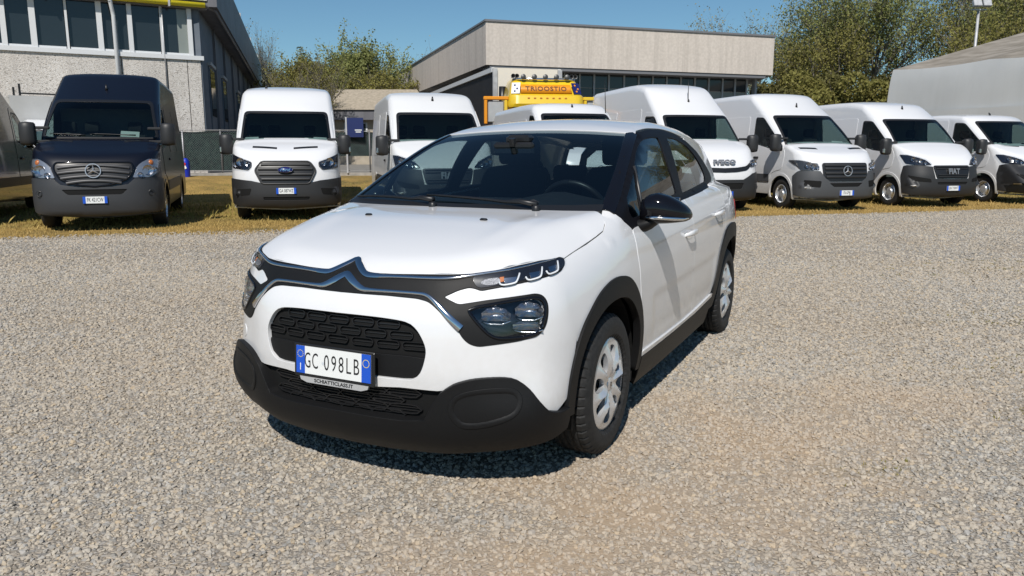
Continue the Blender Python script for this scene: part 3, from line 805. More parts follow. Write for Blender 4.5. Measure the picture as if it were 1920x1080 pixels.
# --- middle right: hall with a pale concrete fascia
hb = empty('industrial_hall', (-1.2, 37, .56), 0, 'flat roofed hall with a pale concrete fascia over a dark window strip', 'building')
def hpart(g, name, m, smooth=False, par=None):
    me = g.me(name, m, smooth); me.transform(Matrix.Translation((1.2, -37, -.56))); return obj(name, me, par or hb)
hf = Frame2((-1.21, 37), (13.8, 42)); hl_ = Frame2((-9.9, 65), (-1.21, 37))
LH = hf.len; LL = hl_.len
for a, b in zip([0, 5.2, 10.5], [5.2, 10.5, LH]):
    g = MB(); hf.box(g, a + (.004 if a else 0), b - (.004 if b < LH else 0), 5.28, 7.22, -.3, 0); hpart(g, 'fascia_panel', M['fascia'])
for a, b in zip(np.linspace(0, LL, 5)[:-1], np.linspace(0, LL, 5)[1:]):
    g = MB(); hl_.box(g, a + .004, b - .004, 5.28, 7.22, -.3, -.004); hpart(g, 'fascia_panel', M['fascia'])
g = MB(); hf.box(g, -.05, LH + .05, 7.22, 7.31, -.35, .06); hpart(g, 'coping', M['coping'])
g = MB(); hl_.box(g, 0, LL - .02, 7.22, 7.30, -.35, .06); hpart(g, 'coping', M['coping'])
hin = 1.0
g = MB(); hf.box(g, .6, LH - .4, 0, 3.6, -hin - .25, -hin); hpart(g, 'wall', M['fascia'])
g = MB(); hf.box(g, .2, LH - .4, 5.12, 5.26, -hin - .2, -.05); hpart(g, 'soffit', M['coping'])
g = MB(); g.add([hf.p(0, 5.27, -.1), hf.p(LH, 5.27, -.1), (16, 68, 5.27), (-9.9, 65, 5.27)], [(0, 1, 2, 3)]); hpart(g, 'ceiling', M['coping'])
g = MB(); g.add([hf.p(0, 7.22, -.1), hf.p(LH, 7.22, -.1), (16, 68, 7.22), (-9.9, 65, 7.22)], [(0, 1, 2, 3)]); hpart(g, 'roof', M['coping'])
mx_ = [2.0, 2.9, 3.68, 4.43, 5.2, 6.01, 6.79, 7.56, 8.33, 9.12, 9.91, 10.71, 11.52, 12.25, 12.95]
tt = [(x + 1.21) / 15.01 * LH for x in mx_]
for t in tt:
    g = MB(); hf.box(g, t - .045, t + .045, 3.6, 5.12, -hin - .1, -hin + .06); hpart(g, 'window_mullion', M['alu_grey'])
for i in range(len(tt) - 1):
    g = MB(); hf.box(g, tt[i] + .05, tt[i + 1] - .05, 4.45, 5.12, -hin - .06, -hin); hpart(g, 'window_pane', M['bld_glass'])
    g = MB(); hf.box(g, tt[i] + .05, tt[i + 1] - .05, 3.6, 4.43, -hin - .06, -hin - .01); hpart(g, 'window_pane', M['bld_glass'] if i < 4 or i == 7 else M['bld_glass_pale'])
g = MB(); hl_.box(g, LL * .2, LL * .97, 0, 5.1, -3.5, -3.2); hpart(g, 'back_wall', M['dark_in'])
g = MB(); hf.box(g, LH - .42, LH - .30, 0, 5.12, -hin - .2, -hin + .1); hpart(g, 'corner_post', M['alu_grey'])

# --- far centre: low house behind the trees
lh = empty('low_house', (-9, 45, .56), 0, 'low tan house with a dark eaves band behind the trees between the vans', 'house')
M['tan_wall'] = grain(mat('tan_render', (.42, .36, .28), .9), 3, (.38, .33, .25), (.46, .40, .32))
M['tan_roof'] = grain(mat('tan_roof', (.34, .29, .22), .9), 6, (.28, .24, .18), (.40, .34, .26))
hh_ = Frame2((-15.5, 45.6), (-5.0, 45.6))
def lpart(g, name, m, par=None):
    me = g.me(name, m); me.transform(Matrix.Translation((9, -45, -.56))); return obj(name, me, par or lh)
g = MB(); hh_.box(g, 0, 10.5, .5, 3.10, -.3, 0); lpart(g, 'wall', M['tan_wall'])
g = MB(); hh_.box(g, -.3, 10.8, 3.10, 3.66, -.3, .5); lpart(g, 'eaves_band', M['clad_grey'])
g = MB(); g.add([hh_.p(-.4, 3.66, .6), hh_.p(10.9, 3.66, .6), hh_.p(9.6, 5.1, -3.5), hh_.p(.8, 5.1, -3.5)], [(0, 1, 2, 3)]); g.add([hh_.p(-.4, 3.66, -8), hh_.p(10.9, 3.66, -8), hh_.p(9.6, 5.1, -3.5), hh_.p(.8, 5.1, -3.5)], [(1, 0, 3, 2)]); lpart(g, 'roof', M['tan_roof'])
for t0, t1 in ((3.2, 4.2), (5.75, 7.1), (8.0, 9.4)):
    g = MB(); hh_.box(g, t0, t1, 1.5, 2.96, .0, .06); w = lpart(g, 'window', M['alu'])
    for a in np.linspace(t0 + .06, t1 - .06, 4)[:-1]:
        for z0 in (1.56, 2.02, 2.48):
            g = MB(); hh_.box(g, a + .03, a + (t1 - t0 - .12) / 3 - .03, z0, z0 + .42, .055, .075); lpart(g, 'pane', M['bld_glass'], w)

# --- right: storage tent with grey walls
M['tent'] = grain(mat('tent_pvc', (.46, .47, .47), .45), .35, (.43, .44, .44), (.50, .51, .51), .0)
M['tent_roof'] = grain(mat('tent_roof_dirty', (.24, .21, .17), .8), 1.2, (.19, .165, .13), (.31, .275, .23))
streaks(M['tent'], .22, (.38, .385, .37))
tb = empty('storage_tent', (17.2, 36, .56), 0, 'grey storage tent with a brownish sloping roof behind the right end of the van row', 'tent')
tf = Frame2((17.2, 36.2), (23.4, 22.5))
LT = tf.len
def tpart(g, name, m, smooth=True):
    me = g.me(name, m, smooth); me.transform(Matrix.Translation((-17.2, -36, -.56))); return obj(name, me, tb)
nt, nz_ = 60, 14
V = []
for j in range(nz_ + 1):
    for i in range(nt + 1):
        t = LT * i / nt; z = .56 + 4.44 * j / nz_ - .02
        sag = .10 * math.sin(math.pi * ((t / 4.6) % 1)) * math.sin(math.pi * min(1, j / nz_ * 1.02)) - .06 * math.exp(-(((t - 5.3) / .25) ** 2)) * (j / nz_) ** 3
        lean = -.25 * (j / nz_) ** 6
        V.append(tf.p(t, z - .10 * math.sin(math.pi * ((t / 4.6) % 1)) * (j == nz_), lean - sag * .6))
g = MB(); g.add(V, [(j * (nt + 1) + i, j * (nt + 1) + i + 1, (j + 1) * (nt + 1) + i + 1, (j + 1) * (nt + 1) + i) for j in range(nz_) for i in range(nt)])
tpart(g, 'tent_wall', M['tent'])
g = MB(); tf.box(g, 0, LT, .56, 3.05, .02, .10); tpart(g, 'lower_skirt', M['tent'], False)
V = []
for j in range(9):
    for i in range(nt + 1):
        t = LT * i / nt; s_ = j / 8
        V.append(tf.p(t, 4.98 + 2.2 * s_ - .12 * math.sin(math.pi * ((t / 4.6) % 1)) * (1 - s_ * .5), -.25 - 9.0 * s_))
g = MB(); g.add(V, [(j * (nt + 1) + i, j * (nt + 1) + i + 1, (j + 1) * (nt + 1) + i + 1, (j + 1) * (nt + 1) + i) for j in range(8) for i in range(nt)]); tpart(g, 'tent_roof', M['tent_roof'])
g = MB(); a_, b_, c_ = tf.p(.02, .56, 0), tf.p(.02, 4.98, -.25), tf.p(.02, 7.18, -9.25); d_, e_ = tf.p(.02, 4.98, -18.3), tf.p(.02, .56, -18.5)
g.add([a_, b_, c_, d_, e_], [(0, 1, 2, 3, 4)]); tpart(g, 'gable_end', M['tent'], False)

# --- floodlight mast behind the tent
lm = empty('floodlight_mast', (26.1, 45, .56), 0, 'pale floodlight mast with twin lamps standing behind the grey tent', 'lamp post')
MB().tube([(0, 0, 0), (0, 0, 8.5)], [.11, .07], 10).build('pole', M['zinc'], lm, True)
MB().box((0, -.05, 8.55), (.8, .08, .08)).build('crossbar', M['zinc'], lm)
for s in (-1, 1):
    f = MB().bbox((s * .27, -.25, 8.85), (.46, .22, .42), .03, Matrix.Rotation(R(-25), 3, 'X')).build('floodlight', M['zinc'], lm)
    MB().bbox((s * .27, -.37, 8.80), (.38, .03, .33), .008, Matrix.Rotation(R(-25), 3, 'X')).build('lamp_glass', M['lens'], f)

# --- fence on its kerb
fe = empty('yard_fence', (-4.4, 24.5, .56), 0, 'wire mesh fence with dark green netting on a low kerb behind the vans', 'fence')
def gpart(g, name, m, kind=None, smooth=False):
    me = g.me(name, m, smooth); me.transform(Matrix.Translation((4.4, -24.5, -.56))); o = obj(name, me, fe)
    if kind: o['kind'] = kind
    return o
fy = lambda x: 24.5 + (x + 9) * .10
F1 = Frame2((-14.0, fy(-14)), (0.5, fy(.5)))
M['kerb'] = grain(mat('kerb_concrete', (.30, .28, .25), .9), 6, (.25, .235, .21), (.36, .335, .30), .2)
M['net'] = grain(mat('green_net', (.012, .030, .028), .8, spec=.15), 9, (.008, .020, .020), (.022, .045, .040))
M['wire'] = mat('wire_grey', (.20, .20, .20), .6, .3)
g = MB(); F1.box(g, 0, F1.len, .35, .64, -.10, .10); gpart(g, 'kerb', M['kerb'])
for i, t in enumerate(np.arange(.3, F1.len, 1.15)):
    g = MB(); g.tube([F1.p(t, .6, 0), F1.p(t, 1.98, 0)], .024, 8); gpart(g, 'post', M['zinc'] if i % 3 == 0 else M['coping'], smooth=True)
def net(t0, t1, z0, z1):
    nn_ = int((t1 - t0) / .15); V = []
    for j in range(7):
        for i in range(nn_ + 1):
            t = t0 + (t1 - t0) * i / nn_; q = j / 6
            V.append(F1.p(t, z0 + (z1 - z0) * q - .05 * math.sin(math.pi * ((t / 1.15) % 1)) * q, -.05 - .03 * math.sin(t * 5 + j)))
    g = MB(); g.add(V, [(j * (nn_ + 1) + i, j * (nn_ + 1) + i + 1, (j + 1) * (nn_ + 1) + i + 1, (j + 1) * (nn_ + 1) + i) for j in range(6) for i in range(nn_)])
    gpart(g, 'shade_net', M['net'], smooth=True)
net(0, 8.5, .72, 1.95); net(8.5, F1.len, 1.16, 1.95)
g = MB(); g.tube([F1.p(0, 1.96, .02), F1.p(F1.len, 1.96, .02)], .012, 6); g.tube([F1.p(0, .70, .02), F1.p(F1.len, .70, .02)], .012, 6); gpart(g, 'wire_mesh', M['wire'], 'stuff')
g = MB()
for a in np.arange(0, F1.len - 1.3, .075):
    for s in (1, -1):
        t0 = a if s > 0 else a + 1.26
        p0, p1 = F1.p(t0, .70, .03), F1.p(t0 + s * 1.26, 1.96, .03); w = F1.d * .0022; u = Vector((0, 0, .0022))
        g.add([p0 - w, p0 + w, p1 + w, p1 - w], [(0, 1, 2, 3)])
gpart(g, 'wire_mesh', M['wire'], 'stuff')
bs = empty('blue_board', (-4.95, 24.75, 1.75), 0, 'small dark blue board with white print on the fence left of the duller white van', 'sign')
MB().box((0, 0, .30), (.52, .03, .60)).build('board', mat('board_blue', (.015, .025, .10), .4), bs)
for k, (w, z) in enumerate(((.22, .22), (.17, .16))):
    MB().box((.10, -.018, z), (w, .006, .03)).build('print_line', M['plate_white'], bs)
MB().box((-.28, .0, -.25), (.05, .05, 1.75)).build('post', M['zinc'], bs)
bg = empty('blue_bag', (-9.92, 23.6, .42), 0, 'blue plastic bag with a red and white mark by the fence beside the dark van', 'bag')
V, Fq = body_blob([(-.13, 0, .33, .05, .28), (-.09, 0, .35, .11, .34), (.06, 0, .35, .12, .34), (.12, 0, .33, .06, .28)], 14, 3)
me = mesh('sack', [(y, x, z) for x, y, z in V], Fq, M.setdefault('bag_blue', mat('bag_blue', (.01, .03, .42), .35))); bm_fix(me); soft(me, 50); obj('sack', me, bg)
MB().box((.0, -.125, .50), (.12, .012, .12), Matrix.Rotation(.3, 3, 'Y')).build('red_mark', mat('mark_red', (.5, .02, .03), .5), bg)
MB().box((.02, -.128, .40), (.13, .012, .09), Matrix.Rotation(-.4, 3, 'Y')).build('white_mark', M['paper'], bg)
# ------------------------------------------------------------------ trees in early leaf
M['bark'] = grain(mat('bark', (.20, .18, .155), .95, spec=.1), 5, (.14, .125, .105), (.25, .225, .195))
def leaf_mat(name, cs):
    m = mat(name, cs[1], .65, spec=.2)
    tc_ = N(m, 'ShaderNodeTexCoord'); c = ramp(m, noise(m, tc_.outputs['Object'], .55, 6, .7), [(.30, cs[0]), (.5, cs[1]), (.7, cs[2])])
    c2 = mixc(m, ramp(m, noise(m, tc_.outputs['Object'], 7, 3), [(.35, (0, 0, 0)), (.65, (.55, .55, .55))]), c, cs[3]); L(m, c2, BS(m).inputs['Base Color'])
    nt = m.node_tree; out = nt.nodes['Material Output']; tr = nt.nodes.new('ShaderNodeBsdfTranslucent'); mx = nt.nodes.new('ShaderNodeMixShader'); mx.inputs[0].default_value = .35
    nt.links.new(c2, tr.inputs[0]); nt.links.new(BS(m).outputs[0], mx.inputs[1]); nt.links.new(tr.outputs[0], mx.inputs[2]); nt.links.new(mx.outputs[0], out.inputs[0]); return m
M['leaf_olive'] = leaf_mat('leaf_olive', [(.15, .14, .04), (.24, .235, .065), (.33, .315, .09), (.24, .19, .07)])
M['leaf_fresh'] = leaf_mat('leaf_fresh', [(.17, .19, .06), (.27, .30, .10), (.36, .38, .15), (.28, .27, .11)])
M['leaf_grey'] = leaf_mat('leaf_grey', [(.22, .225, .13), (.31, .315, .19), (.38, .38, .24), (.28, .26, .18)])
M['leaf_dark'] = leaf_mat('leaf_dark', [(.08, .08, .028), (.14, .138, .045), (.20, .19, .06), (.15, .12, .045)])

def quads_mesh(name, V, mats):
    n = len(V); me = bpy.data.meshes.new(name); me.vertices.add(n * 4); me.vertices.foreach_set('co', np.ascontiguousarray(V, float).ravel())
    me.loops.add(n * 4); me.loops.foreach_set('vertex_index', np.arange(n * 4)); me.polygons.add(n); me.polygons.foreach_set('loop_start', np.arange(n) * 4)
    me.materials.append(mats); me.update(calc_edges=True); return me

def tree(loc, H, Rw, seed, leafm, nleaf_, label, group, leaf=.19, base=.28, bare=.35, slim=False, twigs=520, name='broadleaf_tree', cat='tree'):
    r = np.random.default_rng(seed); nleaf = int(nleaf_ * 2.6)
    t = empty(name, loc, r.uniform(0, 6.28), label, cat, group)
    g = MB(); tips = []
    def limb(p, d, L_, rad, lvl):
        pts = [p]; q = p.copy(); dd = d.copy(); k = 4 if lvl < 2 else 3
        for i in range(k):
            dd = (dd + Vector(r.normal(0, .16, 3)) + Vector((0, 0, .10 if not slim else .3))).normalized(); q = q + dd * L_ / k; pts.append(q.copy())
        g.tube(pts, [rad * (1 - .62 * i / k) for i in range(k + 1)], 6 if lvl < 1 else (5 if lvl < 2 else 3), False)
        if lvl >= 2: tips.extend(pts[1:])
        if lvl < 3:
            for i in range(5 if lvl == 0 else 4):
                f = r.uniform(.35, 1.0); s_ = pts[min(k, max(1, int(round(f * k))))]
                a = r.uniform(0, 6.28); spread = (.75 if lvl == 0 else .9) * (.35 if slim else 1)
                nd = (dd + Vector((math.cos(a) * spread, math.sin(a) * spread, r.uniform(-.1, .5)))).normalized()
                limb(s_.copy(), nd, L_ * r.uniform(.55, .8), rad * .5, lvl + 1)
    trunk_h = H * base
    tr_ = MB(); tp = [Vector((0, 0, 0)), Vector((r.normal(0, .05), r.normal(0, .05), trunk_h * .5)), Vector((r.normal(0, .12), r.normal(0, .12), trunk_h))]
    tr_.tube(tp, [H * .024, H * .019, H * .016], 9); tr_.build('trunk', M['bark'], t, True)
    for i in range(6 if not slim else 4):
        a = 6.28 * i / 6 + r.uniform(-.4, .4); sp_ = r.uniform(.35, .95) * (.22 if slim else 1)
        limb(tp[-1].copy(), Vector((math.cos(a) * sp_, math.sin(a) * sp_, 1)).normalized(), H * .30, H * .011, 0)
    T = np.array([tuple(p) for p in tips])
    # fit the branching to the wanted width and height
    sx = Rw / max(np.quantile(np.hypot(T[:, 0], T[:, 1]), .96), .1); sz = (H - trunk_h) / max(np.quantile(T[:, 2], .99) - trunk_h, .1)
    GV_ = np.array([tuple(v) for v in g.V]); fit = lambda A: np.stack([A[:, 0] * sx, A[:, 1] * sx, trunk_h + (A[:, 2] - trunk_h) * sz], 1)
    g.V = [tuple(v) for v in fit(GV_)]; T = fit(T)
    # fine twigs
    i = r.integers(0, len(T), twigs); dirn = r.normal(0, 1, (twigs, 3)); dirn[:, 2] = np.abs(dirn[:, 2]) * .8 + .1
    outw = T[i] - [0, 0, H * .45]; outw /= np.linalg.norm(outw, axis=1, keepdims=True) + 1e-6; dirn = dirn * .6 + outw; dirn /= np.linalg.norm(dirn, axis=1, keepdims=True)
    ln = r.uniform(.5, 1.5, (twigs, 1)) * H / 10; E = T[i] + dirn * ln
    for a, b in zip(T[i], E):
        g.tube([a, (a + b) / 2 + r.normal(0, .05, 3), b], [.010, .007, .004], 3, False)
    br = g.me('branches', M['bark'], True); o = obj('branches', br, t)
    # leaves: clusters along twigs, thinner on the bare parts
    cl = np.concatenate([E, (T[i] + E) / 2, T]); w = np.ones(len(cl))
    nb = np.sin(cl[:, 0] * 1.3 + seed) * np.cos(cl[:, 1] * 1.1 + cl[:, 2] * .9 + seed * 2); w = np.where(nb < -bare * 0 - .25, .12 if bare > .3 else .5, 1.0)
    top = np.clip((cl[:, 2] - H * .62) / (H * .38), 0, 1); w *= 1 - bare * 1.2 * top.clip(0, .8)
    w /= w.sum(); j = r.choice(len(cl), nleaf, p=w)
    c = cl[j] + r.normal(0, .20 * H / 10, (nleaf, 3))
    u = r.normal(0, 1, (nleaf, 3)); u /= np.linalg.norm(u, axis=1, keepdims=True); v = np.cross(u, r.normal(0, 1, (nleaf, 3))); v /= np.linalg.norm(v, axis=1, keepdims=True)
    s_ = leaf * r.uniform(.5, 1.2, (nleaf, 1)); u *= s_ * .5; v *= s_ * .9
    V = np.stack([c - v * .5, c + u * .6, c + v * .55, c - u * .6], 1)
    obj('crown', quads_mesh('crown', V, leafm), t)
    return t

def bush(loc, rx, ry, h, seed, leafm, n, label, group, leaf=.19, name='bush'):
    r = np.random.default_rng(seed); t = empty(name, loc, 0, label, 'bush', group)
    k = 16; cc = np.stack([r.uniform(-.8, .8, k) * rx, r.uniform(-.8, .8, k) * ry, r.uniform(.25, .8, k) * h], 1); rr = r.uniform(.22, .42, k) * min(rx * 1.3, h)
    j = r.integers(0, k, n); d = r.normal(0, 1, (n, 3)); d /= np.linalg.norm(d, axis=1, keepdims=True); c = cc[j] + d * rr[j][:, None] * r.uniform(.55, 1.08, (n, 1)) ** .6
    c = c[c[:, 2] > 0]; n = len(c)
    u = r.normal(0, 1, (n, 3)); u /= np.linalg.norm(u, axis=1, keepdims=True); v = np.cross(u, r.normal(0, 1, (n, 3))); v /= np.linalg.norm(v, axis=1, keepdims=True)
    s_ = leaf * r.uniform(.5, 1.3, (n, 1)); V = np.stack([c - v * s_ * .5, c + u * s_ * .35, c + v * s_ * .5, c - u * s_ * .35], 1)
    obj('crown', quads_mesh('crown', V, leafm), t)
    g = MB()
    for q in range(26):
        a = r.uniform(0, 6.28); e = cc[r.integers(0, k)] * [1, 1, 1.25]
        g.tube([(r.normal(0, rx * .15), r.normal(0, ry * .15), 0), tuple(e * .5 + r.normal(0, .1, 3)), tuple(e)], [.04, .025, .01], 4, False)
    g.build('stems', M['bark'], t, True); return t

GT = 'spring trees behind the buildings'
tree((-25.0, 80, 0), 12.5, 1.2, 11, M['leaf_grey'], 900, 'tall slim bare poplar beside the end of the factory', 'bare poplars behind the factory', slim=True, base=.16, twigs=700, name='poplar_tree')
tree((-26.7, 82, 0), 9.6, .9, 12, M['leaf_grey'], 500, 'shorter slim bare poplar just left of the tall one', 'bare poplars behind the factory', slim=True, base=.16, twigs=500, name='poplar_tree')
tree((-23.2, 80, 0), 8.4, .8, 13, M['leaf_grey'], 400, 'small bare poplar right of the tall one', 'bare poplars behind the factory', slim=True, base=.16, twigs=420, name='poplar_tree')
tree((-15.3, 58, .5), 7.0, 4.4, 21, M['leaf_olive'], 12000, 'broad olive tree above the six-sided grille van', GT, base=.2, bare=0.0)
tree((-10.6, 57, .5), 8.0, 3.6, 22, M['leaf_fresh'], 11000, 'rounded pale green tree left of the hall roof slope', GT, base=.2, bare=0.0)
tree((-9.0, 52, .5), 5.6, 2.7, 23, M['leaf_olive'], 6500, 'darker olive tree right in front of the low house', GT, base=.25, bare=.1)
tree((-9.3, 74, .5), 9.0, 3.8, 24, M['leaf_grey'], 4500, 'half bare greyish tree poking over the hall roof slope', GT, base=.2, bare=.5, twigs=900)
tree((-22.0, 70, .5), 5.4, 2.4, 25, M['leaf_olive'], 3500, 'small olive tree beside the end of the factory flank', GT, base=.2, bare=.2)
tree((-18.5, 72, .5), 6.6, 3.2, 26, M['leaf_grey'], 1500, 'leafless thin tree behind the broad olive tree', GT, base=.2, bare=.6, twigs=900)
tree((18.8, 62, .5), 10.3, 4.4, 31, M['leaf_grey'], 4200, 'half bare grey tree at the right end of the hall', GT, base=.15, bare=.45, twigs=1100)
tree((24.6, 57, .5), 12.8, 6.2, 32, M['leaf_fresh'], 15000, 'largest spreading tree in fresh leaf above the white star van', GT, base=.16, bare=.3, twigs=1500)
tree((21.2, 54, .5), 8.8, 3.3, 33, M['leaf_olive'], 7500, 'olive leafed tree in front of the largest spreading tree', GT, base=.15, bare=.1)
tree((32.5, 55, .5), 12.6, 4.6, 34, M['leaf_fresh'], 9000, 'tall thin tree in the gap left of the floodlight mast', GT, base=.16, bare=.5, twigs=1300)
tree((37.0, 56, .5), 15.0, 6.0, 35, M['leaf_olive'], 13000, 'dense olive tree at the top right corner behind the mast', GT, base=.15, bare=.15, twigs=1200)
tree((30.0, 50, .5), 9.0, 4.0, 36, M['leaf_olive'], 8000, 'olive tree just above the brownish tent roof', GT, base=.15, bare=.15)
for i, (x, y, rx, h, lm_, lab_) in enumerate(((15.6, 46, 2.2, 4.9, 'leaf_dark', 'dark olive bush hard against the right end of the hall'), (18.0, 46.5, 2.4, 5.5, 'leaf_olive', 'lighter olive bush second from the hall in the thicket'), (20.4, 47.5, 2.4, 5.3, 'leaf_dark', 'dark bush in the middle of the thicket, third from the hall'), (22.8, 46.5, 2.4, 5.7, 'leaf_olive', 'olive bush of the thicket next to the one at the tent'), (25.2, 48.5, 2.4, 5.1, 'leaf_dark', 'dark bush of the thicket partly behind the tent corner'))):
    bush((x, y, .5), rx, 1.6, h, 50 + i, M[lm_], 24000, lab_, 'thicket of bushes right of the hall')
tree((-17.6, 44, .5), 4.0, 1.4, 41, M['leaf_olive'], 1500, 'thin creeper covered sapling against the factory flank', GT, base=.3, bare=.2, twigs=300, leaf=.08)
tree((-10.9, 43, .5), 5.4, 2.3, 42, M['leaf_olive'], 2600, 'open branched young tree in front of the low house windows', GT, base=.22, bare=.3, twigs=420, leaf=.09)
# ------------------------------------------------------------------ the hatchback's shell
_xplan = pchip([0, .15, .30, .385, .44, .54, .62, .69, .74, .78, .80],
               [.822, .815, .797, .781, .763, .712, .664, .606, .548, .485, .44])
_dz = pchip([.08, .14, .2, .25, .3, .42, .5, .6, .69, .766, .83, .885, .94, 1.0],
            [-.17, -.14, -.07, -.03, -.016, -.006, 0, -.004, -.018, -.05, -.082, -.125, -.19, -.27])
_wp = pchip([.6, .4, .2, 0, -.4, -1.0, -1.8, -2.4, -2.75, -3.0, -3.2][::-1],
            [.775, .80, .82, .832, .845, .855, .858, .855, .825, .765, .68][::-1])
_wz = pchip([.1, .2, .3, .4, .5, .65, .78, .84, .90, .95, 1.0, 1.06],
            [-.06, -.032, -.014, -.003, 0, 0, -.014, -.028, -.055, -.095, -.16, -.26])
_zs = pchip([-3.2, -2.0, -1.2, -.6, -.24, -.05, .1, .4], [.135, .13, .105, .085, .075, .03, -.012, -.075])
_hc = pchip([-3.2, -1.9, -.3, -.1, 0, .19, .3, .4, .5, .6, .66, .75],
            [1.09, 1.085, 1.06, 1.042, 1.032, 1.012, .990, .967, .940, .908, .886, .85])
_wg = pchip([.95, 1.0, 1.1, 1.2, 1.3, 1.36, 1.42, 1.5], [.80, .785, .752, .715, .670, .638, .598, .53])
_wgx = pchip([-3.1, -2.8, -2.4, -2.0, -1.5, -1.0, -.6, -.2], [-.145, -.105, -.06, -.03, -.006, 0, -.002, -.012])
_xw = pchip([.95, 1.035, 1.1, 1.2, 1.3, 1.38, 1.42, 1.46], [.10, -.075, -.21, -.42, -.64, -.83, -.93, -1.04])
_zr = pchip([-3.1, -2.85, -2.5, -2.0, -1.6, -1.3, -1.05, -.93, -.6],
            [1.335, 1.39, 1.444, 1.488, 1.500, 1.487, 1.452, 1.427, 1.35])
_xr = pchip([.1, .2, .3, .5, .75, .85, 1.0, 1.1, 1.2, 1.36, 1.45],
            [-3.05, -3.1, -3.15, -3.17, -3.15, -3.12, -3.06, -3.02, -2.98, -2.90, -2.85])

_bulge = pchip([0, .35, .5, .65, .75, .85], [0, 0, .010, .034, .055, .066])

def car_body(x, y, z):
    a = np.abs(y)
    front = (x - _xplan(a) - _dz(z)) * .8
    front = front - _bulge(a) * np.exp(-((z - .34) / .12) ** 2)
    side = a - _wp(x) - _wz(z - _zs(x))
    top = z - _hc(x) + .012 * (a / .65) ** 2
    rear = _xr(z) - x + .16 * (a / .75) ** 3
    v = smax(side, top, .035)
    v = smax(v, front, .045)
    v = smax(v, rear, .06)
    return smax(v, .112 + .045 * (a / .7) ** 2 - z, .03)

def car_cabin(x, y, z):
    a = np.abs(y)
    side = (a - _wg(z) - _wgx(x)) * .93
    ws = (x - _xw(z) + .095 * (a / .65) ** 2.4) * .42
    roof = z - _zr(x) + .034 * (a / .55) ** 2
    rear = (_xr(z) - x + .16 * (a / .75) ** 3) * .9
    v = smax(ws, roof, .03)
    v = smax(v, side, .05)
    v = smax(v, rear, .05)
    return smax(v, .9 - z, .01)

def car_shell(x, y, z):
    return np.minimum(car_body(x, y, z), car_cabin(x, y, z))
# ------------------------------------------------------------------ the white hatchback
CAR_RZ = R(90 - 206.417); CAR_XY = (-.310, 3.584)
car = empty('hatchback', (CAR_XY[0], CAR_XY[1], 0), CAR_RZ,
            'white compact hatchback with double chevron nose parked alone on the gravel in front', 'car')
ysym = lambda P: np.concatenate([np.asarray(P, float), (np.asarray(P, float) * [1, -1, 1])[::-1]])
F3 = car_shell

# --- outlines measured on the body (x forward, y left, z up)
HOODF = [(.648, 0, .889), (.672, .034, .876), (.708, .080, .850), (.713, .12, .847), (.704, .20, .848), (.691, .312, .852), (.640, .49, .858), (.584, .572, .870), (.52, .628, .884), (.429, .675, .893), (.341, .705, .893)]
HOODS = [(.300, .722, .890), (.208, .730, .910), (.106, .739, .928), (.015, .749, .949), (-.057, .754, .967), (-.106, .744, .993), (-.150, .715, 1.023), (-.175, .672, 1.037)]
HOODR = [(-.150, .58, 1.03), (-.115, .42, 1.03), (-.085, .22, 1.03), (-.075, 0, 1.03)]
ARCHO = [(.430, .79, .285), (.432, .793, .325), (.410, .80, .435), (.365, .804, .537), (.309, .81, .613), (.233, .813, .67), (.13, .816, .726), (.01, .823, .761), (-.10, .831, .765), (-.193, .839, .742), (-.275, .842, .688), (-.338, .844, .613), (-.381, .843, .51), (-.407, .833, .398), (-.426, .816, .293)]
hood = np.array(HOODF + HOODS + HOODR)
hood_xy = ysym(hood)[:, :2]

def bonnet_relief(Q):
    x, y = Q[:, 0], np.abs(Q[:, 1])
    c = np.clip((x - .05) / .4, 0, 1)
    return .006 * np.exp(-((y - .50 + .05 * c) / .05) ** 2) * np.clip((x + .1) / .2, 0, 1) * np.clip((.55 - x) / .25, 0, 1)
panel('bonnet', F3, 'top', densify(hood_xy, .02), M['white'], car, off=.001, t=.02, g=.03, bump=bonnet_relief)

# --- white nose: everything from the bonnet edge down to the black skirt
JOINT = [(.305, .722, .886), (.345, .744, .83), (.385, .772, .74), (.352, .80, .585), (.374, .804, .525), (.405, .80, .42)]
fr_up = [p for p in HOODF] + [(.303, .716, .889)]
BUMPB_ = [(.436, .793, .325), (.50, .785, .330), (.535, .782, .338), (.569, .773, .351), (.601, .755, .388), (.617, .722, .437), (.635, .682, .474), (.659, .645, .486), (.69, .59, .487), (.721, .532, .480), (.747, .48, .463), (.760, .445, .438)]
BUMPB = [BUMPB_[0]] + [tuple(p) for p in open_cr(BUMPB_[1:], .03)]
LGT = [(.768, .421, .435), (.79, .31, .437), (.796, .275, .437), (.81, .15, .428), (.815, 0, .423)]
nose = np.array(fr_up + JOINT[1:] + [(.43, .793, .36)] + BUMPB[1:] + LGT)
nose_uv = to_uv('cyl', ysym(nose))
gr = np.array([(.80, .0, .698), (.797, .114, .697), (.789, .22, .694), (.782, .298, .686), (.778, .335, .668), (.779, .364, .634), (.778, .382, .59), (.782, .378, .545), (.786, .361, .498), (.79, .335, .474), (.795, .30, .467), (.805, .19, .467), (.812, .0, .467)])
gr_uv = closed_cr(to_uv('cyl', ysym(gr[1:-1])), .02)
lamp = np.array([(.692, .515, .731), (.676, .537, .741), (.631, .603, .754), (.584, .66, .764), (.535, .708, .767), (.515, .728, .752), (.513, .737, .727), (.526, .739, .692), (.544, .734, .656), (.565, .722, .638), (.603, .686, .631), (.649, .632, .630), (.667, .605, .636), (.678, .582, .651), (.687, .559, .676), (.693, .534, .704)])
lamp_uv = closed_cr(to_uv('cyl', lamp), .02)
mir = lambda u: (np.asarray(u) * [-1, 1])[::-1]
